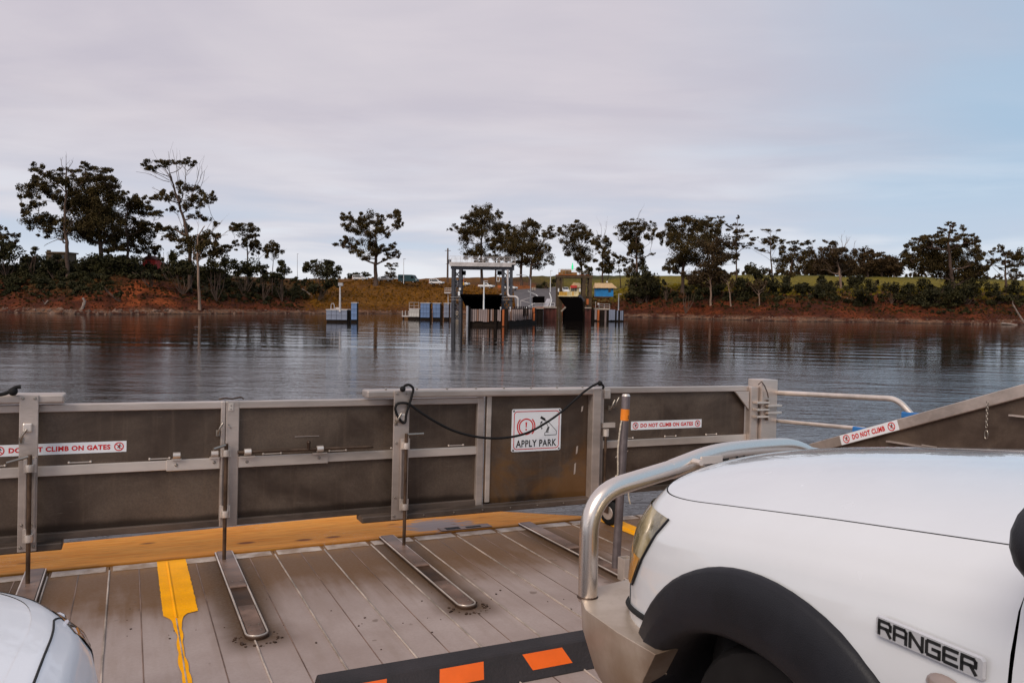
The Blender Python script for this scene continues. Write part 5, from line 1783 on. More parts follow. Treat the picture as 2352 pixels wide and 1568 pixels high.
def gate(label, u0, u1, z0=.24, z1=1.085, v=VG, mid=True, ls=.06, rs=.06, panel_mat=None, top=True):
    th = Thing('bow_gate', label, 'gate', ((u0 + u1) / 2, v, z0), ferry=True, group=GG)
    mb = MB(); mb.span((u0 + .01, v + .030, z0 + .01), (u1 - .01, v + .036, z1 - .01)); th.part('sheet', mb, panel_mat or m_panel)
    mb = MB(); mb.span((u0, v, z1 - .048), (u1, v + .07, z1)); th.part('top_rail', mb, m_alu, bev=.005)
    mb = MB(); mb.span((u0, v + .002, z0), (u1, v + .07, z0 + .045)); th.part('bottom_rail', mb, m_grime, bev=.005)
    if ls:
        mb = MB(); mb.span((u0 - .002, v - .002, z0 - .002), (u0 + ls, v + .072, z1 + .002)); th.part('stile', mb, m_alu, bev=.006)
    if rs:
        mb = MB(); mb.span((u1 - rs, v - .002, z0 - .002), (u1 + .002, v + .072, z1 + .002)); th.part('stile', mb, m_alu, bev=.006)
    if mid:
        mb = MB(); mb.span((u0 + ls, v + .004, .640), (u1 - rs, v + .05, .702)); th.part('mid_rail', mb, m_alu2, bev=.003)
        k = u0 + .25
        while k < u1 - .25:
            mb = MB(); mb.span((k, v + .022, .712), (k + .12, v + .029, .718))
            for q in (k, k + .12):
                mb.ball((q, v + .026, .716), .008, 6)
            th.part('weld_stitch', mb, m_alu2)
            k += .46
    return th


def hook(th, u, z, v, s=1):
    mb = MB(); mb.tube([(u, v, z - .05), (u, v - .03, z - .03), (u + .01 * s, v - .035, z), (u + .03 * s, v - .03, z + .03)], .007, 8); mb.span((u - .012, v - .004, z - .06), (u + .012, v + .012, z - .02))
    th.part('hook', mb, m_steel2, smooth=60)


def drop_rod(th, u, v, handle, ztop=.83, zc=(.74, .335), zfoot=.03):
    rod = MB(); rod.cyl((u, v, zfoot), (u, v, ztop), .0125, 14)
    r_ = th.part('drop_rod', rod, m_rod, smooth=60)
    mb = MB(); mb.cyl((u, v, ztop - .008), (u + handle[0], v + handle[1], ztop - .008 + handle[2]), .0095, 12); th.part('handle', mb, m_steel2, parent=r_, smooth=60)
    for z in zc:
        mb = MB(); mb.lathe([(.014, -.022), (.024, -.022), (.026, 0), (.024, .022), (.014, .022)], (u, v, z), (0, 0, 1), 16)
        mb.span((u - .034, v + .018, z - .03), (u + .034, v + .03, z + .05))
        th.part('collar', mb, m_alu2, parent=r_, smooth=40)
    for q in (-.03, .018):
        mb = MB(); mb.span((u + q, v + .03, .30), (u + q + .012, v + .045, .78)); th.part('guide', mb, m_alu, bev=.002)


def bolts(th, pts, v, r=.008, name='bolt'):
    mb = MB(); mb.lathe([(.0005, -.006), (r * .7, -.005), (r, 0), (r, .004)], (0, 0, 0), (0, 1, 0), 8)
    me = mb.mesh(name, m_steel2, 50)
    for (u, z) in pts:
        th.inst(name, me, Vector((u, v, z)) - th.org)


g1 = gate('left gate leaf with half-covered red warning strip', -1.95, .600, ls=.06, rs=.028)
mb = MB(); mb.span((.24, VG - .006, .634), (.57, VG + .004, .708)); g1.part('hasp_plate', mb, m_alu2, bev=.003)
bolts(g1, [(.30, .672), (.535, .678)], VG - .008, .011)
for u in (.30, .535):
    mb = MB(); mb.lathe([(.014, -.022), (.022, -.022), (.022, .022), (.014, .022)], (u, VG - .02, .738), (1, 0, 0), 14); mb.span((u - .03, VG - .03, .708), (u + .03, VG + .0, .716)); mb.span((u - .02, VG - .028, .712), (u + .02, VG + .0, .728)); g1.part('bolt_keeper', mb, m_alu2, smooth=40)
hook(g1, .555, .915, VG)
drop_rod(g1, .605, VG - .05, (-.085, -.05, -.018), .808, (.745, .335))

g2 = gate('middle gate leaf carrying the long sliding bolt', .606, 2.515, ls=.085, rs=.055)
mb = MB(); mb.span((.69, VG - .006, .634), (1.30, VG + .004, .708)); g2.part('hasp_plate', mb, m_alu2, bev=.003)
bolts(g2, [(.745, .672), (1.235, .676)], VG - .008, .011)
sl = MB(); sl.cyl((.68, VG - .03, .742), (1.62, VG - .03, .742), .011, 14); sl = g2.part('slide_bolt', sl, m_rod, smooth=60)
for u in (.745, 1.235):
    mb = MB(); mb.lathe([(.013, -.022), (.023, -.022), (.024, 0), (.023, .022), (.013, .022)], (u, VG - .03, .742), (1, 0, 0), 14); mb.span((u - .05, VG - .04, .708), (u + .05, VG, .714)); g2.part('bolt_keeper', mb, m_alu2, smooth=40)
mb = MB(); mb.cyl((1.155, VG - .03, .735), (1.155, VG - .034, .785), .012, 12); mb.ball((1.155, VG - .034, .79), .015, 6); g2.part('bolt_knob', mb, m_darksteel, parent=sl, smooth=60)
mb = MB(); mb.span((1.07, VG + .024, .825), (1.24, VG + .030, .829)); g2.part('weld_scar', mb, m_alu)
mb = MB(); mb.span((.618, VG - .007, 1.02), (.652, VG - .001, 1.075)); g2.part('latch_plate', mb, m_alu2, bev=.004)
bolts(g2, [(.635, 1.035), (.635, 1.058), (.62, .93), (.632, .912)], VG - .008, .005)
for (u, s_) in ((.60, 1), (.66, -1)):
    pass
mb = MB(); mb.tube([(.56, VG + .03, 1.10), (.60, VG + .01, 1.108), (.64, VG + .03, 1.10), (.70, VG + .02, 1.112), (.72, VG + .03, 1.10)], .006, 6)
solo('wire_tie', 'scrap of wire tied over the gate tops between the left and middle leaves', 'wire', mb, m_darksteel, (.62, VG + .02, 1.09), ferry=True, smooth=60)


def frame_leaf(th, u0, u1, posts, v=5.52, zt=(1.098, 1.155), zb=(.196, .243)):
    mb = MB(); mb.span((u0, v, zt[0]), (u1, v + .15, zt[1])); th.part('top_channel', mb, m_alu, bev=.012)
    mb = MB(); mb.span((u0 - .02, v - .004, zb[0]), (u1, v + .15, zb[1])); th.part('bottom_channel', mb, m_grime, bev=.008)
    for (a, b) in posts:
        mb = MB(); mb.span((a, v - .014, zb[0] + .01), (b, v + .002, zt[1] - .002)); th.part('post', mb, m_alu, bev=.004)
        mb = MB(); mb.span((a + .02, v - .034, .93), (b - .03, v - .014, .985)); th.part('catch', mb, m_alu2, bev=.008)
        w_ = b - a
        bolts(th, [(a + w_ * .18, zt[1] - .022), (a + w_ * .8, zt[1] - .022), (a + w_ * .2, .77), (a + w_ * .8, .77), (a + w_ * .2, .37), (a + w_ * .8, .37), (a + w_ * .15, .235), (a + w_ * .85, .235)], v - .018, .009)
    k = u0 + .15
    while k < u1 - .05:
        bolts(th, [(k + .06, .222)], v - .006, .007, 'rivet')
        bolts(th, [(k, zt[1] + .006)], v + .04, .009, 'rivet')
        k += .24


g0 = Thing('bow_gate', 'outer gate frame at the left edge with its post in front of the warning strip', 'gate', (-.6, 5.52, .2), ferry=True, group=GG)
frame_leaf(g0, -3.4, -.343, [(-.578, -.478)])
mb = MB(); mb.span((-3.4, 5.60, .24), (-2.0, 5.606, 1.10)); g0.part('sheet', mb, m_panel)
hook(g0, -.565, .92, 5.505)
drop_rod(g0, -.515, 5.455, (-.115, -.03, -.03), .80, (.72, .30))

g3 = Thing('bow_gate', 'overlapping gate frame holding the park brake sign', 'gate', (2.6, 5.52, .2), ferry=True, group=GG)
frame_leaf(g3, 1.555, 3.545, [(1.752, 1.872)])
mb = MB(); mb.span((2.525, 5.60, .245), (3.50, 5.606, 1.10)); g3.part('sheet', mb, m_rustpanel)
mb = MB(); mb.span((2.535, 5.588, .26), (2.575, 5.600, 1.10)); g3.part('weld_seam', mb, m_alu2, bev=.004)
mb = MB(); mb.span((3.465, 5.515, .20), (3.545, 5.60, 1.153)); g3.part('stile', mb, m_alu, bev=.006)
drop_rod(g3, 1.835, 5.455, (.135, .01, .0), .845, (.755, .31))
hook(g3, 1.77, .96, 5.505)
for (u, z, l) in ((3.36, .60, .07), (3.345, .43, .10), (3.40, .95, .05)):
    mb = MB(); mb.prism([(0, 0), (.014, .01), (.02, l), (.004, l * .9)], (u, 5.5995, z), (1, 0, 0), (0, 0, 1), .0015); g3.part('scrape', mb, m_alu2)

g4 = gate('right gate leaf hinged to the square post, with caster wheel below', 3.556, 5.185, z0=.245, z1=1.153, ls=.05, rs=.0, v=5.57)
mb = MB(); mb.prism([(0, 0), (.17, 0), (.17, -.17)], (5.01, 5.566, 1.105), (1, 0, 0), (0, 0, 1), .02); g4.part('gusset', mb, m_alu, bev=.003)
mb = MB(); mb.span((3.60, 5.555, 1.06), (3.66, 5.568, 1.14)); g4.part('latch_plate', mb, m_alu2, bev=.005)
hook(g4, 3.66, 1.02, 5.565); hook(g4, 3.70, 1.04, 5.565)
mb = MB(); mb.cyl((3.605, 5.53, .25), (3.605, 5.53, .80), .012, 12); r_ = g4.part('drop_rod', mb, m_rod, smooth=60)
mb = MB(); mb.lathe([(.013, -.03), (.026, -.03), (.026, .03), (.013, .03)], (3.605, 5.53, .78), (0, 0, 1), 14); mb.span((3.58, 5.535, .82), (3.70, 5.56, .86)); g4.part('collar', mb, m_alu2, parent=r_, smooth=40)
for (u, z) in ((3.75, .55), (3.83, .58), (3.78, .48)):
    mb = MB(); mb.prism([(0, 0), (.05, .02), (.055, .03), (.005, .012)], (u, 5.5992, z), (1, 0, 0), (0, 0, 1), .0015); g4.part('scrape', mb, m_alu2)
# caster wheel
cw = MB(); cw.lathe([(.03, -.028), (.085, -.028), (.105, -.012), (.105, .012), (.085, .028), (.03, .028)], (3.66, 5.52, .108), (1, .25, 0), 24)
cw = g4.part('caster_wheel', cw, m_rub, smooth=50)
mb = MB(); mb.lathe([(.001, -.032), (.055, -.032), (.06, -.026), (.06, .026), (.055, .032), (.001, .032)], (3.66, 5.52, .108), (1, .25, 0), 18); g4.part('hub', mb, m_alu, parent=cw, smooth=40)
mb = MB(); mb.span((3.615, 5.49, .108), (3.625, 5.55, .25)); mb.span((3.695, 5.49, .108), (3.705, 5.55, .25)); mb.span((3.60, 5.47, .222), (3.76, 5.60, .244)); g4.part('fork', mb, m_darksteel, parent=cw, bev=.003)

# --- hinge post at the right
hp = Thing('hinge_post', 'square pale alloy post that the right gate leaf hinges on', 'post', (5.385, 5.6, 0), ferry=True)
mb = MB(); mb.span((5.29, 5.50, -.02), (5.485, 5.69, 1.215)); hp.part('post_box', mb, m_alu, bev=.008)
mb = MB(); mb.span((5.187, 5.53, .05), (5.283, 5.63, 1.15)); hp.part('hinge_stile', mb, m_alu, bev=.01)
for i, z in enumerate((1.005, .94, .875)):
    mb = MB(); mb.span((5.21, 5.47, z - .010), (5.36, 5.53, z + .010)); hp.part('hinge_leaf', mb, m_alu2, bev=.003)
for z in (.975, .91):
    mb = MB(); mb.span((5.33, 5.455, z - .010), (5.50, 5.50, z + .010)); hp.part('hinge_leaf', mb, m_alu2, bev=.003)
mb = MB(); mb.cyl((5.345, 5.485, .84), (5.345, 5.485, 1.03), .012, 10); hp.part('hinge_pin', mb, m_darksteel, smooth=60)
mb = MB(); mb.tube([(5.24, 5.50, 1.17), (5.27, 5.49, 1.20), (5.30, 5.48, 1.16), (5.325, 5.47, 1.10), (5.34, 5.47, 1.05)], .005, 6)
solo('safety_chain', 'short dark cord hanging over the hinge stile', 'cord', mb, m_darksteel, (5.3, 5.49, 1.1), ferry=True, smooth=60)

# --- side rail and sloping bulwark
UB = 5.44
br = Thing('side_railing', 'bent pale tube railing between the hinge post and the sloping bulwark', 'railing', (UB, 4.8, .8), ferry=True)


def bend(pts, r, n=6):
    """round the corners of a polyline"""
    pts = [Vector(p) for p in pts]
    out = [pts[0]]
    for i in range(1, len(pts) - 1):
        a, b, c = pts[i - 1], pts[i], pts[i + 1]
        d1, d2 = (a - b).normalized(), (c - b).normalized()
        k = min(r, (a - b).length * .45, (c - b).length * .45)
        p0, p2 = b + d1 * k, b + d2 * k
        for j in range(n + 1):
            f = j / n
            out.append(p0.lerp(b, f).lerp(b.lerp(p2, f), f))
    out.append(pts[-1])
    return out


A0, A1, A2 = fv(1772, 901, 5.60), fu(2062, 916, UB + .03), fu(2098, 957, UB + .03)
mb = MB(); mb.tube(bend([A0, A1, A2], .22), .023, 12); br.part('rail', mb, m_alu2, smooth=60)
mb = MB(); mb.tube([fv(1772, 965, 5.60), fu(1985, 985, UB + .03)], .018, 12); br.part('rail', mb, m_alu2, smooth=60)
mb = MB(); mb.tube([fv(1772, 1020, 5.60), fu(1900, 1030, UB + .03)], .018, 12); br.part('rail', mb, m_alu2, smooth=60)
for q in (A0, fv(1772, 965, 5.60), fv(1772, 1020, 5.60)):
    mb = MB(); mb.lathe([(.001, -.02), (.03, -.02), (.034, .01), (.026, .03)], q, (0, -1, 0), 12); br.part('weld_collar', mb, m_alu2, smooth=50)
bw = Thing('bulwark', 'sloping dark side bulwark with pale top rail at the right', 'bulwark', (UB, 3, 0), ferry=True)
B0, B1 = fu(1868, 1022, UB), fu(2352, 888, UB)
k = (B1.z - B0.z) / (B1.y - B0.y)
B2 = Vector((UB, -1.2, B0.z + k * (-1.2 - B0.y)))
mb = MB(); mb.bar(B0 - Vector((0, 0, .03)), B2 - Vector((0, 0, .03)), .075, .085); bw.part('top_rail', mb, m_alu, bev=.006)
mb = MB(); mb.bar(B0 + Vector((.046, 0, -.015)), B2 + Vector((.046, 0, -.015)), .014, .06); bw.part('blue_edge', mb, m_hull)
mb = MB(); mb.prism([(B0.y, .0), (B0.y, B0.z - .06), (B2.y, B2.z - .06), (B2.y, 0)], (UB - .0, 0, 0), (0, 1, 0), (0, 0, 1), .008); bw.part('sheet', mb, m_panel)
for (z, v1) in ((.82, 4.25), (1.13, 3.3)):
    mb = MB(); mb.span((UB - .045, -1, z - .012), (UB - .001, v1, z)); bw.part('stiffener', mb, m_alu, bev=.002)
    kk = v1 - .3
    while kk > 1.5:
        mb = MB(); mb.span((UB - .03, kk - .12, z + .004), (UB - .02, kk, z + .012)); bw.part('weld_stitch', mb, m_alu2); kk -= .36
for q in (fu(2090, 950, UB), fu(1975, 984, UB)):
    mb = MB(); mb.box(q + Vector((.03, 0, -.015)), (.06, .16, .05)); bw.part('rail_bracket', mb, m_hull, bev=.01)
# chain on the bulwark
q0 = fu(2268, 925, UB - .06)
ch = Thing('hanging_chain', 'short bright chain hanging from the sloping bulwark rail', 'chain', q0, ferry=True)
for i in range(9):
    mb = MB(); c = q0 - Vector((0, 0, .020 * i)); a = i % 2
    mb.tube([c + Vector((0, 0, 0)) + Vector(((math.cos(t_) * .007 if a else 0), (0 if a else math.cos(t_) * .007), math.sin(t_) * .013)) for t_ in [6.283 * j / 10 for j in range(10)]], .0028, 6, closed=True); ch.part('link', mb, m_steel2, smooth=60)
mb = MB(); c = q0 - Vector((0, 0, .22)); mb.tube([c + Vector((0, math.cos(t_) * .012, math.sin(t_) * .03)) for t_ in [6.283 * j / 12 for j in range(12)]], .004, 6, closed=True); ch.part('shackle', mb, m_steel2, smooth=60)
# sticker along the sloping rail
s0, s1 = fu(1932, 1006, UB - .0385), fu(2064, 969, UB - .0385)
d_ = Vector((0, (B2.y - B0.y), (B2.z - B0.z))).normalized(); n_ = Vector((-1, 0, 0)); up_ = n_.cross(d_) * -1
if up_.z < 0: up_ = -up_
L_ = (s1 - s0).length
c0 = B0 + d_ * ((s0 - B0).dot(d_)) + Vector((-.0385, 0, -.03)) + up_ * -.042
th = Thing('warning_sticker', 'short red warning strip on the sloping bulwark rail', 'sticker', c0, ferry=True, group='red lettered climbing warnings')
mb = MB(); mb.prism([(0, .002), (L_, .002), (L_, .082), (0, .082)], c0, d_, up_, -.001); mb.v = [(x - (.0006), y, z) for x, y, z in mb.v]; th.part('backing', mb, m_signw)
for f in (.062, L_ - .062):
    no_climb(th, c0 + d_ * f + up_ * .042 + n_ * .0012, d_, up_, n_, .034)
th.part('lettering', text_mesh('DO NOT CLIMB', lambda x, y: c0 + d_ * (.125 + (L_ - .25) * x) + up_ * (.022 + .042 * y) + n_ * .0028, m_signr), m_signr, fix=False)

sticker('red warning strip on the right gate leaf, fully readable', 'DO NOT CLIMB ON GATES', 3.905, 4.672, .782, .856, 5.598)
sticker('red warning strip at the left, partly behind the gate post', 'DO NOT CLIMB ON GATES', -.735, .003, .770, .840, 5.628)

# --- park brake sign
SU0, SU1, SZ0, SZ1, SV = 2.757, 3.207, .645, .987, 5.592
sg = Thing('park_brake_sign', 'white sign with red border and brake symbols telling drivers to apply park', 'sign', ((SU0 + SU1) / 2, SV, SZ0), ferry=True)
W_, H_ = SU1 - SU0, SZ1 - SZ0


def rrect(w, h, r, n=5):
    P = []
    for (cx_, cy_, a0) in ((w / 2 - r, h / 2 - r, 0), (-w / 2 + r, h / 2 - r, 90), (-w / 2 + r, -h / 2 + r, 180), (w / 2 - r, -h / 2 + r, 270)):
        for i in range(n + 1):
            a = R(a0 + 90 * i / n)
            P.append((cx_ + r * math.cos(a), cy_ + r * math.sin(a)))
    return P


sc_ = Vector(((SU0 + SU1) / 2, SV, (SZ0 + SZ1) / 2))
mb = MB(); mb.prism(rrect(W_, H_, .014), sc_, (1, 0, 0), (0, 0, 1), -.004); sg.part('plate', mb, m_signw)
SVf = SV - .0012
a, b = rrect(W_ * .925, H_ * .90, .03), rrect(W_ * .925 - .012, H_ * .90 - .012, .024)
mb = MB(); rows = [[(sc_.x + p_[0], SVf, sc_.z + p_[1]), (sc_.x + q_[0], SVf, sc_.z + q_[1])] for p_, q_ in zip(a + a[:1], b + b[:1])]; mb.grid(rows); sg.part('border', mb, m_signr, fix=False)


def S(x, y): return Vector((SU0 + W_ * x, SVf, SZ0 + H_ * y))


ax, ay = Vector((1, 0, 0)), Vector((0, 0, 1))
cc = S(.285, .585)
mb = ringf(cc, ax, ay, H_ * .165, H_ * .195)
for (a0, a1) in ((-48, 48), (132, 228)):
    q = ringf(cc, ax, ay, H_ * .215, H_ * .245, R(a0), R(a1), 14); mb.add(q.v, q.f)
q = ringf(S(.285, .515), ax, ay, 0, H_ * .022, n=12); mb.add(q.v, q.f)
mb.add([S(.268, .69), S(.302, .69), S(.293, .565), S(.277, .565)], [(0, 1, 2, 3)])
sg.part('brake_symbol', mb, m_signr, fix=False)
mb = MB()
def SL(x0, y0, x1, y1, w_): mb.bar(S(x0, y0), S(x1, y1), w_, .0005, (0, -1, 0))
SL(.575, .80, .665, .735, .020); SL(.665, .735, .735, .685, .004); SL(.66, .725, .70, .65, .004); SL(.735, .685, .905, .46, .004); SL(.70, .65, .735, .56, .004); SL(.735, .56, .69, .43, .009); SL(.755, .565, .72, .43, .006)
SL(.665, .43, .70, .43, .004); SL(.665, .43, .665, .365, .004); SL(.665, .365, .905, .37, .004); SL(.905, .37, .905, .46, .004); SL(.72, .43, .75, .44, .003)
SL(.575, .60, .585, .68, .006); SL(.575, .60, .60, .53, .006)
mb.add([S(.562, .665), S(.607, .715), S(.612, .655)], [(0, 1, 2)]); mb.add([S(.585, .545), S(.602, .50), S(.618, .545)], [(0, 1, 2)])
sg.part('lever_symbol', mb, m_signk, fix=False)
sg.part('lettering', text_mesh('APPLY PARK', lambda x, y: S(.09 + .82 * x, .105 + .165 * y), m_signk, bold=.022), m_signk, fix=False)
for (x, y) in ((.035, .955), (.965, .955), (.035, .04), (.965, .04)):
    mb = MB(); mb.lathe([(.0005, -.004), (.006, -.003), (.008, .001)], S(x, y), (0, 1, 0), 8)
    sg.part('screw', mb, m_darksteel)

# --- black rope
def fpts(L_, v): return [fv(x, y, v) for x, y in L_]


def spline(P, n=6):
    P = [Vector(p) for p in P]
    out = []
    for i in range(len(P) - 1):
        p0, p1, p2, p3 = P[max(i - 1, 0)], P[i], P[i + 1], P[min(i + 2, len(P) - 1)]
        for j in range(n):
            t_ = j / n
            out.append(.5 * ((2 * p1) + (p2 - p0) * t_ + (2 * p0 - 5 * p1 + 4 * p2 - p3) * t_ ** 2 + (3 * p1 - p0 - 3 * p2 + p3) * t_ ** 3))
    out.append(P[-1])
    return out


VR = 5.485
P = fpts([(925, 893), (931, 885), (941, 884), (949, 892), (947, 905), (941, 925), (933, 952), (931, 968), (925, 970), (915, 958), (908, 940), (912, 928), (924, 925), (940, 928), (962, 944), (1000, 968), (1040, 988), (1085, 1001), (1130, 1006), (1175, 1003), (1215, 992), (1255, 970), (1290, 945), (1320, 918), (1345, 897), (1365, 884), (1378, 880), (1386, 887), (1384, 893)], VR)
rope = Thing('black_rope', 'black rope looped over the gate post and slung across the park brake sign', 'rope', P[6], ferry=True)
mb = MB(); mb.tube(spline(P), .0095, 8); rope.part('cord', mb, m_rub, smooth=60)
mb = MB()
for c in (P[0], P[-3]):
    mb = MB(); mb.ball(c, .022, 6)
    rope.part('knot', mb, m_rub, smooth=60)
P = fpts([(-60, 915), (-20, 908), (5, 905), (20, 900), (30, 893), (38, 889), (48, 888)], VR)
rope = Thing('black_rope', 'black rope end tied on the gate top at the left edge of the photo', 'rope', P[3], ferry=True)
mb = MB(); mb.tube(spline(P), .0115, 8); rope.part('cord', mb, m_rub, smooth=60)
mb = MB(); mb.ball(P[4] - Vector((0, 0, .015)), .026, 6); rope.part('knot', mb, m_rub, smooth=60)

# --- loose guide post with orange tape
m_tape = mat('orange_tape', (.80, .22, .01), .5, var=.1, vscale=20)
m_rope = mat('pale_cord', (.50, .42, .33), .9, var=.3, vscale=60)
f0, f1 = fz(1414, 1310), fv(1438, 909, fz(1414, 1310).y + .01)
gp = Thing('guide_post', 'grey tube post with orange tape band standing behind the bull bar', 'post', f0, ferry=True)
mb = MB(); mb.tube([f0, f1], .0285, 18); gp.part('tube', mb, mat('dull_grey_tube', (.20, .165, .165), .4, .6, var=.3, vscale=4), smooth=60)
mb = MB(); mb.tube([f0.lerp(f1, .86), f0.lerp(f1, .925)], .0298, 18, caps=False); gp.part('tape_band', mb, m_tape, smooth=60)
mb = MB(); mb.tube([f1, f1 + Vector((0, 0, .012))], [.0292, .022], 18); gp.part('end_cap', mb, m_alu2, smooth=40)
gp.part('lettering', text_mesh('2', lambda x, y: f0.lerp(f1, .873 + .018 * y) + Vector((.004 + .008 * x, -.0305, 0)), m_signk), m_signk, fix=False)
c = f0.lerp(f1, .54)
P = [f0.lerp(f1, .86) + Vector((-.03, -.01, 0)), f0.lerp(f1, .82) + Vector((-.042, -.015, 0)), f0.lerp(f1, .7) + Vector((-.05, -.015, 0)), f0.lerp(f1, .6) + Vector((-.042, -.015, 0)), c + Vector((-.036, -.01, .01))]
P += [c + Vector((math.cos(a) * .036, math.sin(a) * .036, .004 * math.sin(a * 2))) for a in [math.pi + 6.283 * i / 12 for i in range(13)]]
P += [c + Vector((.02, -.04, -.03)), c + Vector((.03, -.045, -.09)), f0.lerp(f1, .42) + Vector((.045, -.04, 0)), f0.lerp(f1, .385) + Vector((.06, -.04, 0))]
mb = MB(); mb.tube(spline(P, 4), .006, 7)
solo('tied_cord', 'pale cord knotted round the orange-taped post', 'cord', mb, m_rope, c, ferry=True, smooth=60)
q = fz(1436, 1330)
mb = MB()
for (dx, dy, sx, sy) in ((-.035, 0, .006, .07), (.035, 0, .006, .07), (0, -.035, .07, .006), (0, .035, .07, .006)):
    mb.box((q.x + dx, q.y + dy, .07), (sx, sy, .15))
solo('deck_socket', 'short open square tube socket standing on deck beside the headlight', 'socket', mb, m_alu2, q, ferry=True, bev=.001)

# --- wheel stop
m_wstop = mat('recycled_rubber', (.022, .017, .018), .75, var=.25, vscale=6, bump=.4, bscale=60)
m_refl = mat('orange_reflector', (.85, .13, .005), .35, var=.06, vscale=8)
ws = Thing('wheel_stop', 'black rubber wheel stop with orange reflective blocks in front of the ute', 'wheel stop', (1.6, 3.3, 0), ferry=True)
sec = [(3.175, 0), (3.20, .02), (3.272, .098), (3.285, .104), (3.385, .104), (3.40, .098), (3.48, 0)]
mb = MB(); mb.prism(sec, (.76, 0, .001), (0, 1, 0), (0, 0, 1), 1.66); ws.part('body', mb, m_wstop, bev=.006)
fa, fb = Vector((0, 3.204, .024)), Vector((0, 3.268, .094))
nn_ = Vector((0, -.76, .65)) * .0016
for (u0, sl_) in ((.80, .02), (1.26, .02), (1.725, -.03), (2.17, -.03)):
    mb = MB(); w_ = .215
    P = [Vector((u0, 0, 0)) + fa.lerp(fb, .12) + nn_, Vector((u0 + w_, 0, 0)) + fa.lerp(fb, .12) + nn_, Vector((u0 + w_ + sl_, 0, 0)) + fa.lerp(fb, .95) + nn_, Vector((u0 + sl_, 0, 0)) + fa.lerp(fb, .95) + nn_]
    mb.add(P, [(0, 1, 2, 3)]); ws.part('reflector', mb, m_refl)
for u in (.92, 1.72, 2.3):
    mb = MB(); mb.lathe([(.001, .1046), (.02, .1046), (.024, .105)], (u, 3.335, 0), (0, 0, 1), 14)
    ws.part('bolt_hole', mb, m_rub)

# ================================================================== VEHICLES ON DECK
m_ute = mat('white_gloss_paint', (.68, .69, .71), .22, coat=1.0, var=.02, vscale=2)
m_sil = mat('pearl_white_paint', (.86, .86, .88), .35, .0, coat=.3)
m_bull = mat('dirty_alloy', (.46, .40, .345), .42, .45)
t, p = nodes_of(m_bull)
oc = t.coord('Object'); _x, _y, _z = t.sep(oc)
nb = t.noise(oc, 4, 5, .6)
nv = t.noise(t.scale(oc, (16, 16, 2)), 2, 4, .6)
colr = t.mix(t.step(nb, .3, .7), (.43, .345, .27), (.54, .45, .37))
colr = t.mix(t.math('MULTIPLY', t.step(nv, .5, .8), .4), colr, (.33, .25, .18))
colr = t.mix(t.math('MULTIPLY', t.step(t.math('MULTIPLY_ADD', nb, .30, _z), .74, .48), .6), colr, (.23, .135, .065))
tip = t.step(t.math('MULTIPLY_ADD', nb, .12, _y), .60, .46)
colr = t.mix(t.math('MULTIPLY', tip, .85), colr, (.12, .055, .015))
t.put(p.inputs['Base Color'], colr)
m_chrome = mat('polished_tube', (.80, .72, .65), .27, .95)
m_chr2 = mat('chrome', (.75, .75, .76), .12, 1.0)
m_badge = mat('badge_silver', (.62, .62, .64), .25, .35)
m_plast = mat('black_plastic', (.009, .009, .012), .48, var=.25, vscale=5, bump=.15, bscale=260, spec=.35)
m_lens = mat('headlamp_glass', (.19, .145, .055), .15, .15, var=.5, vscale=7, col2=(.52, .43, .25), coat=.8)
m_amber = mat('amber_lens', (.62, .27, .02), .15, coat=1.0)
m_glass = mat('tinted_glass', (.015, .018, .02), .04, coat=.5)
m_well = mat('wheel_well', (.008, .008, .008), .9)


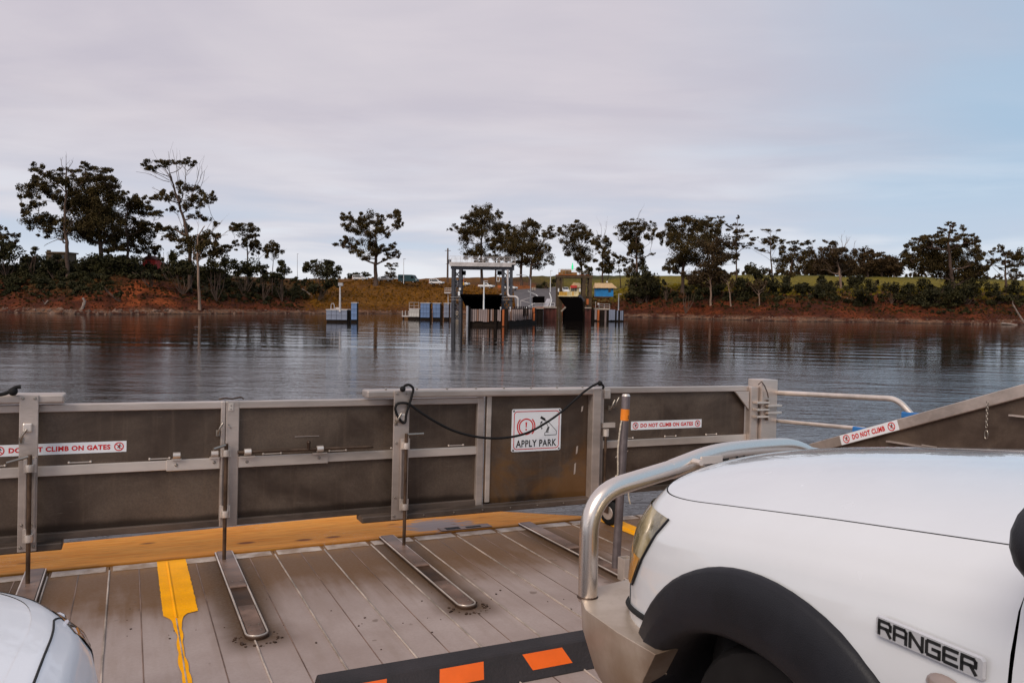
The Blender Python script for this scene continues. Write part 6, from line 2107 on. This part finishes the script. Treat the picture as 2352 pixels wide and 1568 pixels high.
class Shell:
    def __init__(s, W, y0, y1, yn, n, top, levels, crown, Wb):
        s.W, s.y0, s.y1, s.yn, s.n, s.top, s.lev, s.crown, s.Wb = W, y0, y1, yn, n, top, levels, crown, Wb
        P = []
        k = 60
        for i in range(k):
            P.append((W, y0 + (y1 - y0) * i / k))
        for i in range(49):
            a = math.pi / 2 * (i / 48)
            P.append((W * max(0, math.cos(a)) ** (2 / n), y1 + (yn - y1) * max(0, math.sin(a)) ** (2 / n)))
        s.P = P
        s.N = []
        for i in range(len(P)):
            a, b = P[max(i - 1, 0)], P[min(i + 1, len(P) - 1)]
            tx, ty = b[0] - a[0], b[1] - a[1]
            l = math.hypot(tx, ty) or 1
            s.N.append((ty / l, -tx / l))
        s.N[-1] = (0, 1)

    def H(s, x, y):
        """height of the bonnet skin"""
        return s.top(y) + s.crown * (1 - min(1, abs(x) / s.Wb) ** 2.3)

    def at(s, i, d):
        a = min(int(i), len(s.P) - 1); b = min(a + 1, len(s.P) - 1); f = i - a
        x, y = (s.P[a][k] * (1 - f) + s.P[b][k] * f for k in (0, 1))
        nx, ny = (s.N[a][k] * (1 - f) + s.N[b][k] * f for k in (0, 1))
        return max(0.0, x - nx * d), y - ny * d

    def lev_pt(s, i, L):
        d, z, rel = L
        x, y = s.at(i, d)
        if rel:
            z = s.H(x, y) + z
        return Vector((x, y, z))

    def surf(s, i, z, off=0.0):
        """point of the side / nose skin at height z"""
        pts = [s.lev_pt(i, L) for L in s.lev]
        ds = [L[0] for L in s.lev]
        for k in range(len(pts) - 1):
            a, b = pts[k].z, pts[k + 1].z
            if a <= z <= b:
                f = (z - a) / (b - a + 1e-9)
                d = ds[k] * (1 - f) + ds[k + 1] * f
                x, y = s.at(i, d - off)
                return Vector((x, y, z))
        x, y = s.at(i, ds[0] - off)
        return Vector((x, y, z))

    def index(s, y=None, x=None, frac=False):
        if y is not None and frac:
            for i in range(len(s.P) - 1):
                if s.P[i][1] <= y < s.P[i + 1][1]:
                    return i + (y - s.P[i][1]) / (s.P[i + 1][1] - s.P[i][1])
        if y is not None:
            return min(range(len(s.P)), key=lambda i: abs(s.P[i][1] - y) + (0 if s.P[i][0] > .3 else 5))
        return min(range(len(s.P)), key=lambda i: abs(s.P[i][0] - x) + (0 if i >= 60 else 5))

    def skin(s, i0, i1, levels, hole=None):
        """both mirrored halves of the side skin; hole: (y, z, r) cut out for a wheel"""
        mb = MB()
        for sg in (1, -1):
            rows = []
            for i in range(i0, i1 + 1):
                row = []
                for k in range(len(levels) - 1):
                    a, b = s.lev_pt(i, levels[k]), s.lev_pt(i, levels[k + 1])
                    for q in range(3):
                        row.append(a.lerp(b, q / 3))
                row.append(s.lev_pt(i, levels[-1]))
                rows.append([Vector((sg * v.x, v.y, v.z)) for v in row])
            m, n = len(rows), len(rows[0])
            o = len(mb.v)
            mb.v += [tuple(v) for r in rows for v in r]
            for i in range(m - 1):
                for j in range(n - 1):
                    q = (i * n + j, i * n + j + 1, (i + 1) * n + j + 1, (i + 1) * n + j)
                    if hole:
                        c = sum((Vector(mb.v[o + k]) for k in q), Vector()) / 4
                        if math.hypot(c.y - hole[0], c.z - hole[1]) < hole[2]:
                            continue
                    mb.f.append(tuple(k + o for k in q))
        return mb

    def bonnet(s, yr, d, nlong=34, nx=28):
        """bonnet skin from yr forward to the outline inset by d"""
        E = [s.at(i, d) for i in range(len(s.P))]
        ymax = E[-1][1]
        rows = []
        for j in range(nlong + 1):
            f = j / nlong
            f = 1 - (1 - f) ** 1.7
            y = yr + (ymax - .0005 - yr) * f
            # half width of the inset outline at this y
            xe = 0
            for (a, b) in zip(E[:-1], E[1:]):
                if a[1] <= y <= b[1] and b[1] > a[1]:
                    t_ = (y - a[1]) / (b[1] - a[1]); xe = a[0] + (b[0] - a[0]) * t_
            if y < E[0][1]: xe = E[0][0]
            row = []
            for q in range(nx + 1):
                x = -xe + 2 * xe * q / nx
                row.append(Vector((x, y, s.H(x, y) - .003)))
            edge0, edge1 = row[0] - Vector((-.001, 0, .035)), row[-1] - Vector((.001, 0, .035))
            rows.append([edge0] + row + [edge1])
        rows.append([v - Vector((0, -.001, .04)) for v in rows[-1]])
        return MB().grid(rows)


def lp(x, pts):
    return float(np.interp(x, [q[0] for q in pts], [q[1] for q in pts]))


def smooth_lp(pts):
    xs = np.linspace(pts[0][0], pts[-1][0], 200)
    ys = np.interp(xs, [q[0] for q in pts], [q[1] for q in pts])
    k = 15
    yp = np.pad(ys, k, mode='edge')
    ker = np.hanning(2 * k + 1); ker /= ker.sum()
    ys = np.convolve(yp, ker, 'valid')
    return lambda y: float(np.interp(y, xs, ys))


# ------------------------------------------------------------------ white ute, right foreground
UO = Vector((2.5, 1.62, 0))
utop = smooth_lp([(-.75, 1.19), (-.1, 1.118), (.35, 1.062), (.62, 1.02), (.80, .985), (.95, .93)])
LEV = [(.04, .40, 0), (.012, .48, 0), (.002, -.42, 1), (0, -.30, 1), (.012, -.19, 1), (.034, -.105, 1), (.072, -.042, 1), (.1265, -.003, 1)]
sh = Shell(.90, -.655, .10, .975, 4.2, utop, LEV, .165, .80)
ute = Thing('white_ute', 'white utility with alloy bull bar filling the right foreground', 'ute', UO, ferry=True)
L8 = LEV + [(.128, -.05, 1)]
mb = sh.skin(0, len(sh.P) - 1, L8, (.02, .31, .58))
ute.part('front_body', mb, m_ute, local=True, smooth=35, fix=True)
ute.part('bonnet', sh.bonnet(-.72, .1315), m_ute, local=True, smooth=35)
for sg in (-1, 1):
    P = []
    for i in range(len(sh.P)):
        x, y = sh.at(i, .1290); P.append(Vector((sg * x, y, sh.H(x, y) - .0045)))
    mb = MB(); mb.tube(P, .0026, 6); ute.part('bonnet_seam', mb, m_well, local=True, smooth=60)
mb = MB(); mb.prism([(-.78, -.70), (.78, -.70), (.78, .3), (.55, .66), (-.55, .66), (-.78, .3)], (0, 0, .35), (1, 0, 0), (0, 1, 0), .57); ute.part('engine_bay', mb, m_well, local=True)
# fender flares and wheels
for sg in (-1, 1):
    rows = []
    for j in range(41):
        a = R(-12 + 204 * j / 40)
        ca, sa = math.cos(a), math.sin(a)
        row = []
        for (r_, off) in ((.650, -.006), (.648, .010), (.635, .020), (.58, .034), (.50, .040), (.447, .034), (.43, .018), (.425, -.12), (.43, -.34)):
            if r_ < .52: r_ = r_ + .012 * max(0, sa) + .085 * max(0, ca) ** 1.5
            yy, zz = .03 + r_ * ca, .30 + r_ * sa
            i = sh.index(y=min(.85, max(-.68, yy)))
            w_ = sh.P[i][0]
            row.append(Vector((sg * (w_ + off), yy, max(.30, zz))))
        rows.append(row)
    mb = MB().grid(rows)
    ute.part('wheel_arch_flare', mb, m_plast, local=True, smooth=50)
    mb = MB(); mb.lathe([(.001, -.01), (.44, -.01), (.44, 0), (.001, 0)], (sg * .53, 0, .335), (1, 0, 0), 28); ute.part('wheel_well', mb, m_well, local=True)
    for yy in (0, -3.0):
        T = [(.24, -.125), (.30, -.13), (.345, -.125), (.365, -.10), (.37, -.06), (.37, .06), (.365, .10), (.345, .125), (.30, .13), (.24, .125)]
        mb = MB(); mb.lathe(T, (sg * .74, yy, .37), (1, 0, 0), 36)
        wh = ute.part('wheel', mb, m_rub, local=True, smooth=40)
        mb = MB(); mb.lathe([(.001, .09), (.08, .10), (.10, .06), (.21, .07), (.235, .11), (.24, .12), (.24, -.12)], (sg * .74, yy, .37), (sg, 0, 0), 30); ute.part('rim', mb, m_galv, parent=wh, local=True, smooth=40)
# headlights
zr = lambda z: .545 + (1.0 - z) * .55
for sg in (-1, 1):
    rows = []
    zs = [.715 + (.985 - .715) * k / 10 for k in range(11)]
    for z in zs:
        i0 = sh.index(y=zr(z), frac=True); i1 = sh.index(x=.42)
        row = []
        for q in range(13):
            f = q / 12
            i = i0 + (i1 - i0) * f
            v = sh.surf(i, z, .006 + .010 * math.sin(math.pi * f) * math.sin(math.pi * min(1, (z - .70) / .3)))
            row.append(Vector((sg * v.x, v.y, v.z)))
        rows.append(row)
    hl = ute.part('headlight', MB().grid(rows), m_lens, local=True, smooth=60)
    rows2 = [[Vector((sg * sh.surf(sh.index(y=zr(z), frac=True) + .6 + q, z, .0095).x, sh.surf(sh.index(y=zr(z), frac=True) + .6 + q, z, .0095).y, z)) for q in range(0, 6)] for z in zs[:5]]
    ute.part('turn_lens', MB().grid(rows2), m_amber, parent=hl, local=True, smooth=60)
    rim = [rows[k][0] for k in range(len(zs))]
    mb = MB(); mb.tube(rim, .004, 6); ute.part('lamp_seal', mb, m_plast, parent=hl, local=True, smooth=60)
rows = []
for z in [.66 + (.99 - .66) * k / 6 for k in range(7)]:
    i0 = sh.index(x=.40)
    r0 = [sh.surf(i, z, .008) for i in range(i0, len(sh.P))]
    rows.append([Vector((-v.x, v.y, v.z)) for v in r0] + [v for v in r0[::-1]])
ute.part('grille', MB().grid(rows), m_plast, local=True)
# bull bar: folded alloy bumper with wings, tube hoop and name plate
top = [(1.655, 2.06), (1.545, 2.045), (1.535, 2.25), (1.548, 2.48), (1.60, 2.60), (1.70, 2.68), (2.05, 2.755), (2.5, 2.77)]
def sect(z, ins, rear):
    o_ = []
    for (u, v) in top:
        vv = v if v > 2.2 else v + rear
        if v > 2.4: vv = v - ins * (1.0 if u > 1.58 else .3)
        o_.append(Vector((u + (ins if u < 1.65 else ins * .3), vv, z)))
    inner = [Vector((2.5, 2.42, z)), Vector((1.95, 2.40, z)), Vector((1.72, 2.30, z)), Vector((1.655, 2.1 + rear * .5, z))]
    L_ = o_ + inner
    Rr = [Vector((5.0 - v.x, v.y, v.z)) for v in L_]
    return L_, Rr
mb = MB()
for side in (0, 1):
    S0 = [sect(.28, .085, .22)[side], sect(.36, .04, .15)[side], sect(.47, .006, .07)[side], sect(.585, 0, 0)[side]]
    n = len(S0[0])
    o = len(mb.v)
    for s_ in S0: mb.v += [tuple(v) for v in s_]
    for k in range(3):
        for i in range(n):
            j = (i + 1) % n
            mb.f.append((o + k * n + i, o + k * n + j, o + (k + 1) * n + j, o + (k + 1) * n + i))
    mb.f.append(tuple(o + i for i in range(n))); mb.f.append(tuple(o + 3 * n + i for i in range(n)))
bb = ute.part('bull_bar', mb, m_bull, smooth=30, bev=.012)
for sg in (0, 1):
    fx = (lambda q: q) if sg == 0 else (lambda q: (5.0 - q[0], q[1], q[2]))
    P = [fx(q) for q in ((1.632, 2.60, .57), (1.632, 2.605, .985), (2.235, 2.64, 1.09))]
    mb = MB(); mb.tube(bend(P, .16, 10), .038, 20); ute.part('hoop_tube', mb, m_chrome, parent=bb, smooth=60)
    mb = MB(); mb.lathe([(.037, .0), (.043, .003), (.037, .012)], fx((1.632, 2.60, .580)), (0, 0, 1), 18); ute.part('weld_collar', mb, m_darksteel, parent=bb, smooth=60)
    mb = MB(); mb.bar(fx((2.18, 2.60, .55)), fx((2.18, 2.60, 1.07)), .06, .012); ute.part('upright', mb, m_bull, parent=bb)
P = [(2.04, 2.63, 1.055), (2.27, 2.64, 1.112), (2.5, 2.64, 1.122), (2.73, 2.64, 1.122), (2.90, 2.64, 1.05)]
mb = MB(); mb.tube(bend(P, .12, 8), .040, 20); ute.part('top_tube', mb, m_chrome, parent=bb, smooth=60)
mb = MB(); mb.prism([(-.32, .0), (.32, .0), (.26, .075), (-.26, .075)], (2.5, 2.617, 1.035), (1, 0, 0), (0, 0, 1), .008); ute.part('name_plate', mb, m_bull, parent=bb, bev=.002)
for i, (w_, hh) in enumerate(((.05, .03), (.05, .03), (.045, .03), (.05, .03), (.05, .03))):
    u = 2.28 + i * .09
    mb = MB()
    mb.span((u, 2.5595, 1.082), (u + w_, 2.5625, 1.082 + .008)); mb.span((u, 2.5595, 1.108), (u + w_, 2.5625, 1.116)); mb.span((u, 2.5595, 1.082), (u + .010, 2.5625, 1.116))
    if i % 2: mb.span((u + w_ - .01, 2.5595, 1.082), (u + w_, 2.5625, 1.116))
    mb.v = [(x, y + .045, z) for x, y, z in mb.v]
    ute.part('cut_out', mb, m_well, parent=bb)
mb = MB(); mb.cyl((2.13, 2.595, 1.092), (2.13, 2.545, 1.092), .012, 10); mb.span((2.14, 2.555, 1.085), (2.25, 2.565, 1.115)); ute.part('bracket', mb, m_alu2, parent=bb)
for sg in (-1, 1):
    i0 = sh.index(y=.40)
    P = []
    for i in range(i0, len(sh.P)):
        v = sh.surf(i, .600 + .05 * max(0, 1 - (i - i0) / 25.0), .004); P.append(Vector((sg * v.x, v.y, v.z)))
    mb = MB(); mb.tube(P, .010, 6); ute.part('bumper_gap', mb, m_well, local=True, smooth=60)
    P = []
    for k in range(7):
        v = sh.surf(sh.index(y=.745, frac=True), .605 + .017 * k, .0008); P.append(Vector((sg * v.x, v.y, v.z)))
    mb = MB(); mb.tube(P, .0022, 5); ute.part('bumper_seam', mb, m_well, local=True, smooth=60)
# badge on the front fender, lamp, mirror
xw = -(.90 + .001)
def bd(f, g, off): return Vector((2.5 + xw - off, 1.267 - .262 * f, .923 + .050 * g - .004 * f))
mb = MB()
n_ = 20
Q = []
for (f, g) in ((.0, .12), (.02, .0), (.98, .0), (1.0, .12), (1.0, .88), (.98, 1.0), (.02, 1.0), (.0, .88)):
    Q.append((f, g))
mb.add([bd(f, g, 0) for f, g in Q] + [bd(.01 + f * .98, .06 + g * .88, .007) for f, g in Q], [tuple(range(8, 16))] + [(i, (i + 1) % 8, 8 + (i + 1) % 8, 8 + i) for i in range(8)])
bg = ute.part('badge', mb, m_badge)
GLY = {'R': [(0, 0, 0, .78), (0, 1, .85, 1), (.85, 1, 1, .85), (1, .85, 1, .55), (1, .5, .0, .5), (.62, .5, 1, .0)],
       'A': [(0, 0, 0, .80), (.0, 1, .85, 1), (.85, 1, 1, .85), (1, .85, 1, 0), (0, .45, 1, .45)],
       'N': [(0, 0, 0, 1), (0, 1, 1, 0), (1, 0, 1, 1)],
       'G': [(1, 1, .1, 1), (0, .9, 0, .1), (.1, 0, 1, 0), (1, 0, 1, .5), (1, .5, .5, .5)],
       'E': [(1, 1, .1, 1), (0, .95, 0, .05), (.1, 0, 1, 0), (0, .5, .9, .5)]}
mb = MB()
for i, chh in enumerate('RANGER'):
    for (x0, y0, x1, y1) in GLY[chh]:
        cx0 = .045 + i * .155
        a = bd(cx0 + x0 * .115, .20 + y0 * .60, .0078); b = bd(cx0 + x1 * .115, .20 + y1 * .60, .0078)
        e = (b - a).normalized() * .0028
        mb.bar(a - e, b + e, .0068, .002, (-1, 0, 0))
ute.part('lettering', mb, m_signk, parent=bg)
mb = MB(); mb.lathe([(.001, .016), (.02, .014), (.033, .006), (.036, 0)], (2.5 + xw, 1.093, .884), (-1, 0, 0), 18)
mb.v = [(x, 1.093 + (y - 1.093) * 1.25, .884 + (z - .884) * .72) for x, y, z in mb.v]
mb.v = [(x, y, z - .012) for x, y, z in mb.v]
ute.part('side_lamp', mb, mat('clear_side_lens', (.30, .235, .21), .2, coat=.6), smooth=60)
mb = MB(); mb.ball((0, 0, 0), 1, 10)
mb.v = [(1.452 + x * .105 + .035 * z, .775 + y * .08, 1.292 + z * .088) for x, y, z in mb.v]
mr = ute.part('wing_mirror', mb, m_plast, smooth=60)
mb = MB(); mb.bar((1.56, .74, 1.25), (1.74, .68, 1.17), .05, .06); ute.part('mirror_arm', mb, m_plast, parent=mr, bev=.01)
# cab, doors and tray behind the camera's view
doorL = [(.05, .42, 0), (.012, .55, 0), (0, .70, 0), (0, .84, 0), (.010, .96, 0), (.03, 1.08, 0), (.07, 1.17, 0)]
sh2 = Shell(.90, -2.62, -.69, -.69, 2, lambda y: 1.2, doorL, 0, 1)
for sg in (-1, 1):
    for (ya, yb) in ((-.662, -1.66), (-1.668, -2.58)):
        rows = []
        for k in range(12):
            y = ya + (yb - ya) * k / 11
            rows.append([Vector((sg * (.90 - d), y, z)) for d, z, _ in doorL])
        dr = ute.part('door', MB().grid(rows), m_ute, local=True, smooth=35)
        mb = MB(); mb.span((sg * .895, yb + .10, .93), (sg * .925, yb + .26, .965)); ute.part('handle', mb, m_chr2, parent=dr, local=True, bev=.006)
mb = MB(); mb.span((-.86, -2.6, .40), (.86, -.7, .46)); ute.part('floor_pan', mb, m_well, local=True)
B4 = [(-.82, -.72, 1.172), (.82, -.72, 1.172), (.82, -2.58, 1.172), (-.82, -2.58, 1.172)]
T4 = [(-.62, -1.38, 1.66), (.62, -1.38, 1.66), (.64, -2.42, 1.66), (-.64, -2.42, 1.66)]
mb = MB(); mb.add(B4 + T4, [(0, 1, 5, 4), (1, 2, 6, 5), (2, 3, 7, 6), (3, 0, 4, 7), (0, 3, 2, 1), (4, 5, 6, 7)]); ute.part('windscreen', mb, m_glass, local=True)
mb = MB(); mb.span((-.65, -2.46, 1.655), (.65, -1.34, 1.71)); ute.part('roof', mb, m_ute, local=True, bev=.03)
for sg in (-1, 1):
    for (a, b) in (((.83, -.74, 1.17), (.63, -1.39, 1.67)), ((.83, -1.68, 1.17), (.64, -1.8, 1.67)), ((.83, -2.57, 1.17), (.65, -2.42, 1.67))):
        mb = MB(); mb.bar((sg * a[0], a[1], a[2]), (sg * b[0], b[1], b[2]), .06, .05); ute.part('pillar', mb, m_ute, local=True, bev=.01)
mb = MB(); mb.span((-.89, -4.25, .50), (.89, -2.64, .62)); mb.span((-.89, -4.25, .62), (-.82, -2.64, 1.16)); mb.span((.82, -4.25, .62), (.89, -2.64, 1.16)); mb.span((-.82, -4.25, .62), (.82, -4.18, 1.16)); mb.span((-.82, -2.71, .62), (.82, -2.64, 1.16)); ute.part('tray', mb, m_ute, local=True, bev=.015)
mb = MB(); mb.span((-.80, -.78, 1.135), (.80, -.60, 1.165)); ute.part('scuttle', mb, m_plast, local=True)

# ------------------------------------------------------------------ pale car, lower left corner
CO = Vector((-.905, 2.36, 0))
ctop = smooth_lp([(-1.0, .89), (-.2, .825), (.3, .765), (.6, .70), (.85, .62)])
CL = [(.06, .20, 0), (.02, .34, 0), (0, .44, 0), (.004, -.20, 1), (.022, -.115, 1), (.06, -.045, 1), (.12, -.006, 1), (.17, .0, 1)]
cs = Shell(.86, -.85, -.15, .87, 2.7, ctop, CL, .10, .72)
car = Thing('pale_car', 'pale pearl-white car whose front corner shows at the lower left', 'car', CO, ferry=True, rz=R(-1.0))
car.part('front_body', cs.skin(0, len(cs.P) - 1, CL, (0, .30, .33)), m_sil, local=True, smooth=35)
car.part('bonnet', cs.bonnet(-.86, .169), m_sil, local=True, smooth=35)
for sg in (-1, 1):
    # shut line between bonnet and wing, turning out to the lamp
    def on_skin(i, d):
        ds = [L[0] for L in CL][3:]
        x, y = cs.at(i, d)
        zz = [cs.lev_pt(i, L).z for L in CL[3:]]
        z = float(np.interp(d, ds, zz)) if d < ds[-1] else cs.H(x, y)
        return Vector((sg * x, y, z + .0005))
    i9 = cs.index(y=.16)
    P = [on_skin(i, .118) for i in range(0, i9)]
    for k in range(1, 9):
        f = k / 8
        P.append(on_skin(i9 + int(round(6 * math.sin(f * 1.57))), .118 - .100 * (1 - math.cos(f * 1.57))))
    mb = MB(); mb.tube(P, .0032, 6); car.part('shut_line', mb, m_well, local=True, smooth=60)
    rows = []
    for z in [.585 + (.748 - .585) * k / 6 for k in range(7)]:
        i0 = cs.index(y=.13 + (.748 - z) * .9, frac=True); i1 = cs.index(x=.45)
        rows.append([(lambda v: Vector((sg * v.x, v.y, v.z)))(cs.surf(i0 + (i1 - i0) * q / 10, z, .006)) for q in range(11)])
    hl = car.part('headlight', MB().grid(rows), m_glass, local=True, smooth=60)
    mb = MB(); mb.tube([r_[1] for r_ in rows[::2]] , .008, 6); car.part('chrome_trim', mb, m_chr2, parent=hl, local=True, smooth=60)
    mb = MB(); mb.ball(rows[3][4] , .03, 7, .7); car.part('reflector', mb, m_chr2, parent=hl, local=True, smooth=60)
    for yy in (0, -2.6):
        mb = MB(); mb.lathe([(.19, -.1), (.27, -.105), (.30, -.08), (.305, 0), (.30, .08), (.27, .105), (.19, .1)], (sg * .745, yy, .305), (1, 0, 0), 30)
        wh = car.part('wheel', mb, m_rub, local=True, smooth=40)
        mb = MB(); mb.lathe([(.001, .08), (.17, .06), (.19, .1), (.19, -.1)], (sg * .745, yy, .305), (sg, 0, 0), 24); car.part('rim', mb, m_galv, parent=wh, local=True, smooth=40)
    mb = MB(); mb.lathe([(.001, -.01), (.34, -.01), (.34, 0), (.001, 0)], (sg * .55, 0, .30), (1, 0, 0), 24); car.part('wheel_well', mb, m_well, local=True)
    for (ya, yb) in ((-.855, -1.80), (-1.81, -2.70)):
        rows = []
        for k in range(8):
            y = ya + (yb - ya) * k / 7
            rows.append([Vector((sg * (.86 - d), y, z)) for d, z in ((.06, .22), (.02, .34), (0, .48), (.004, .62), (.02, .76), (.06, .86))])
        car.part('door', MB().grid(rows), m_sil, local=True, smooth=35)
mb = MB(); mb.add([(-.78, -.90, .87), (.78, -.90, .87), (.78, -3.2, .87), (-.78, -3.2, .87), (-.52, -1.62, 1.33), (.52, -1.62, 1.33), (.54, -2.6, 1.33), (-.54, -2.6, 1.33)], [(0, 1, 5, 4), (1, 2, 6, 5), (2, 3, 7, 6), (3, 0, 4, 7), (0, 3, 2, 1), (4, 5, 6, 7)])
car.part('windscreen', mb, m_glass, local=True)
mb = MB(); mb.span((-.55, -2.64, 1.325), (.55, -1.58, 1.37)); car.part('roof', mb, m_sil, local=True, bev=.03)
mb = MB(); mb.span((-.84, -3.45, .30), (.84, -2.71, .86)); car.part('boot', mb, m_sil, local=True, bev=.06)
mb = MB(); mb.prism([(-.74, -.84), (.74, -.84), (.74, .1), (.5, .5), (-.5, .5), (-.74, .1)], (0, 0, .18), (1, 0, 0), (0, 1, 0), .50); car.part('engine_bay', mb, m_well, local=True)
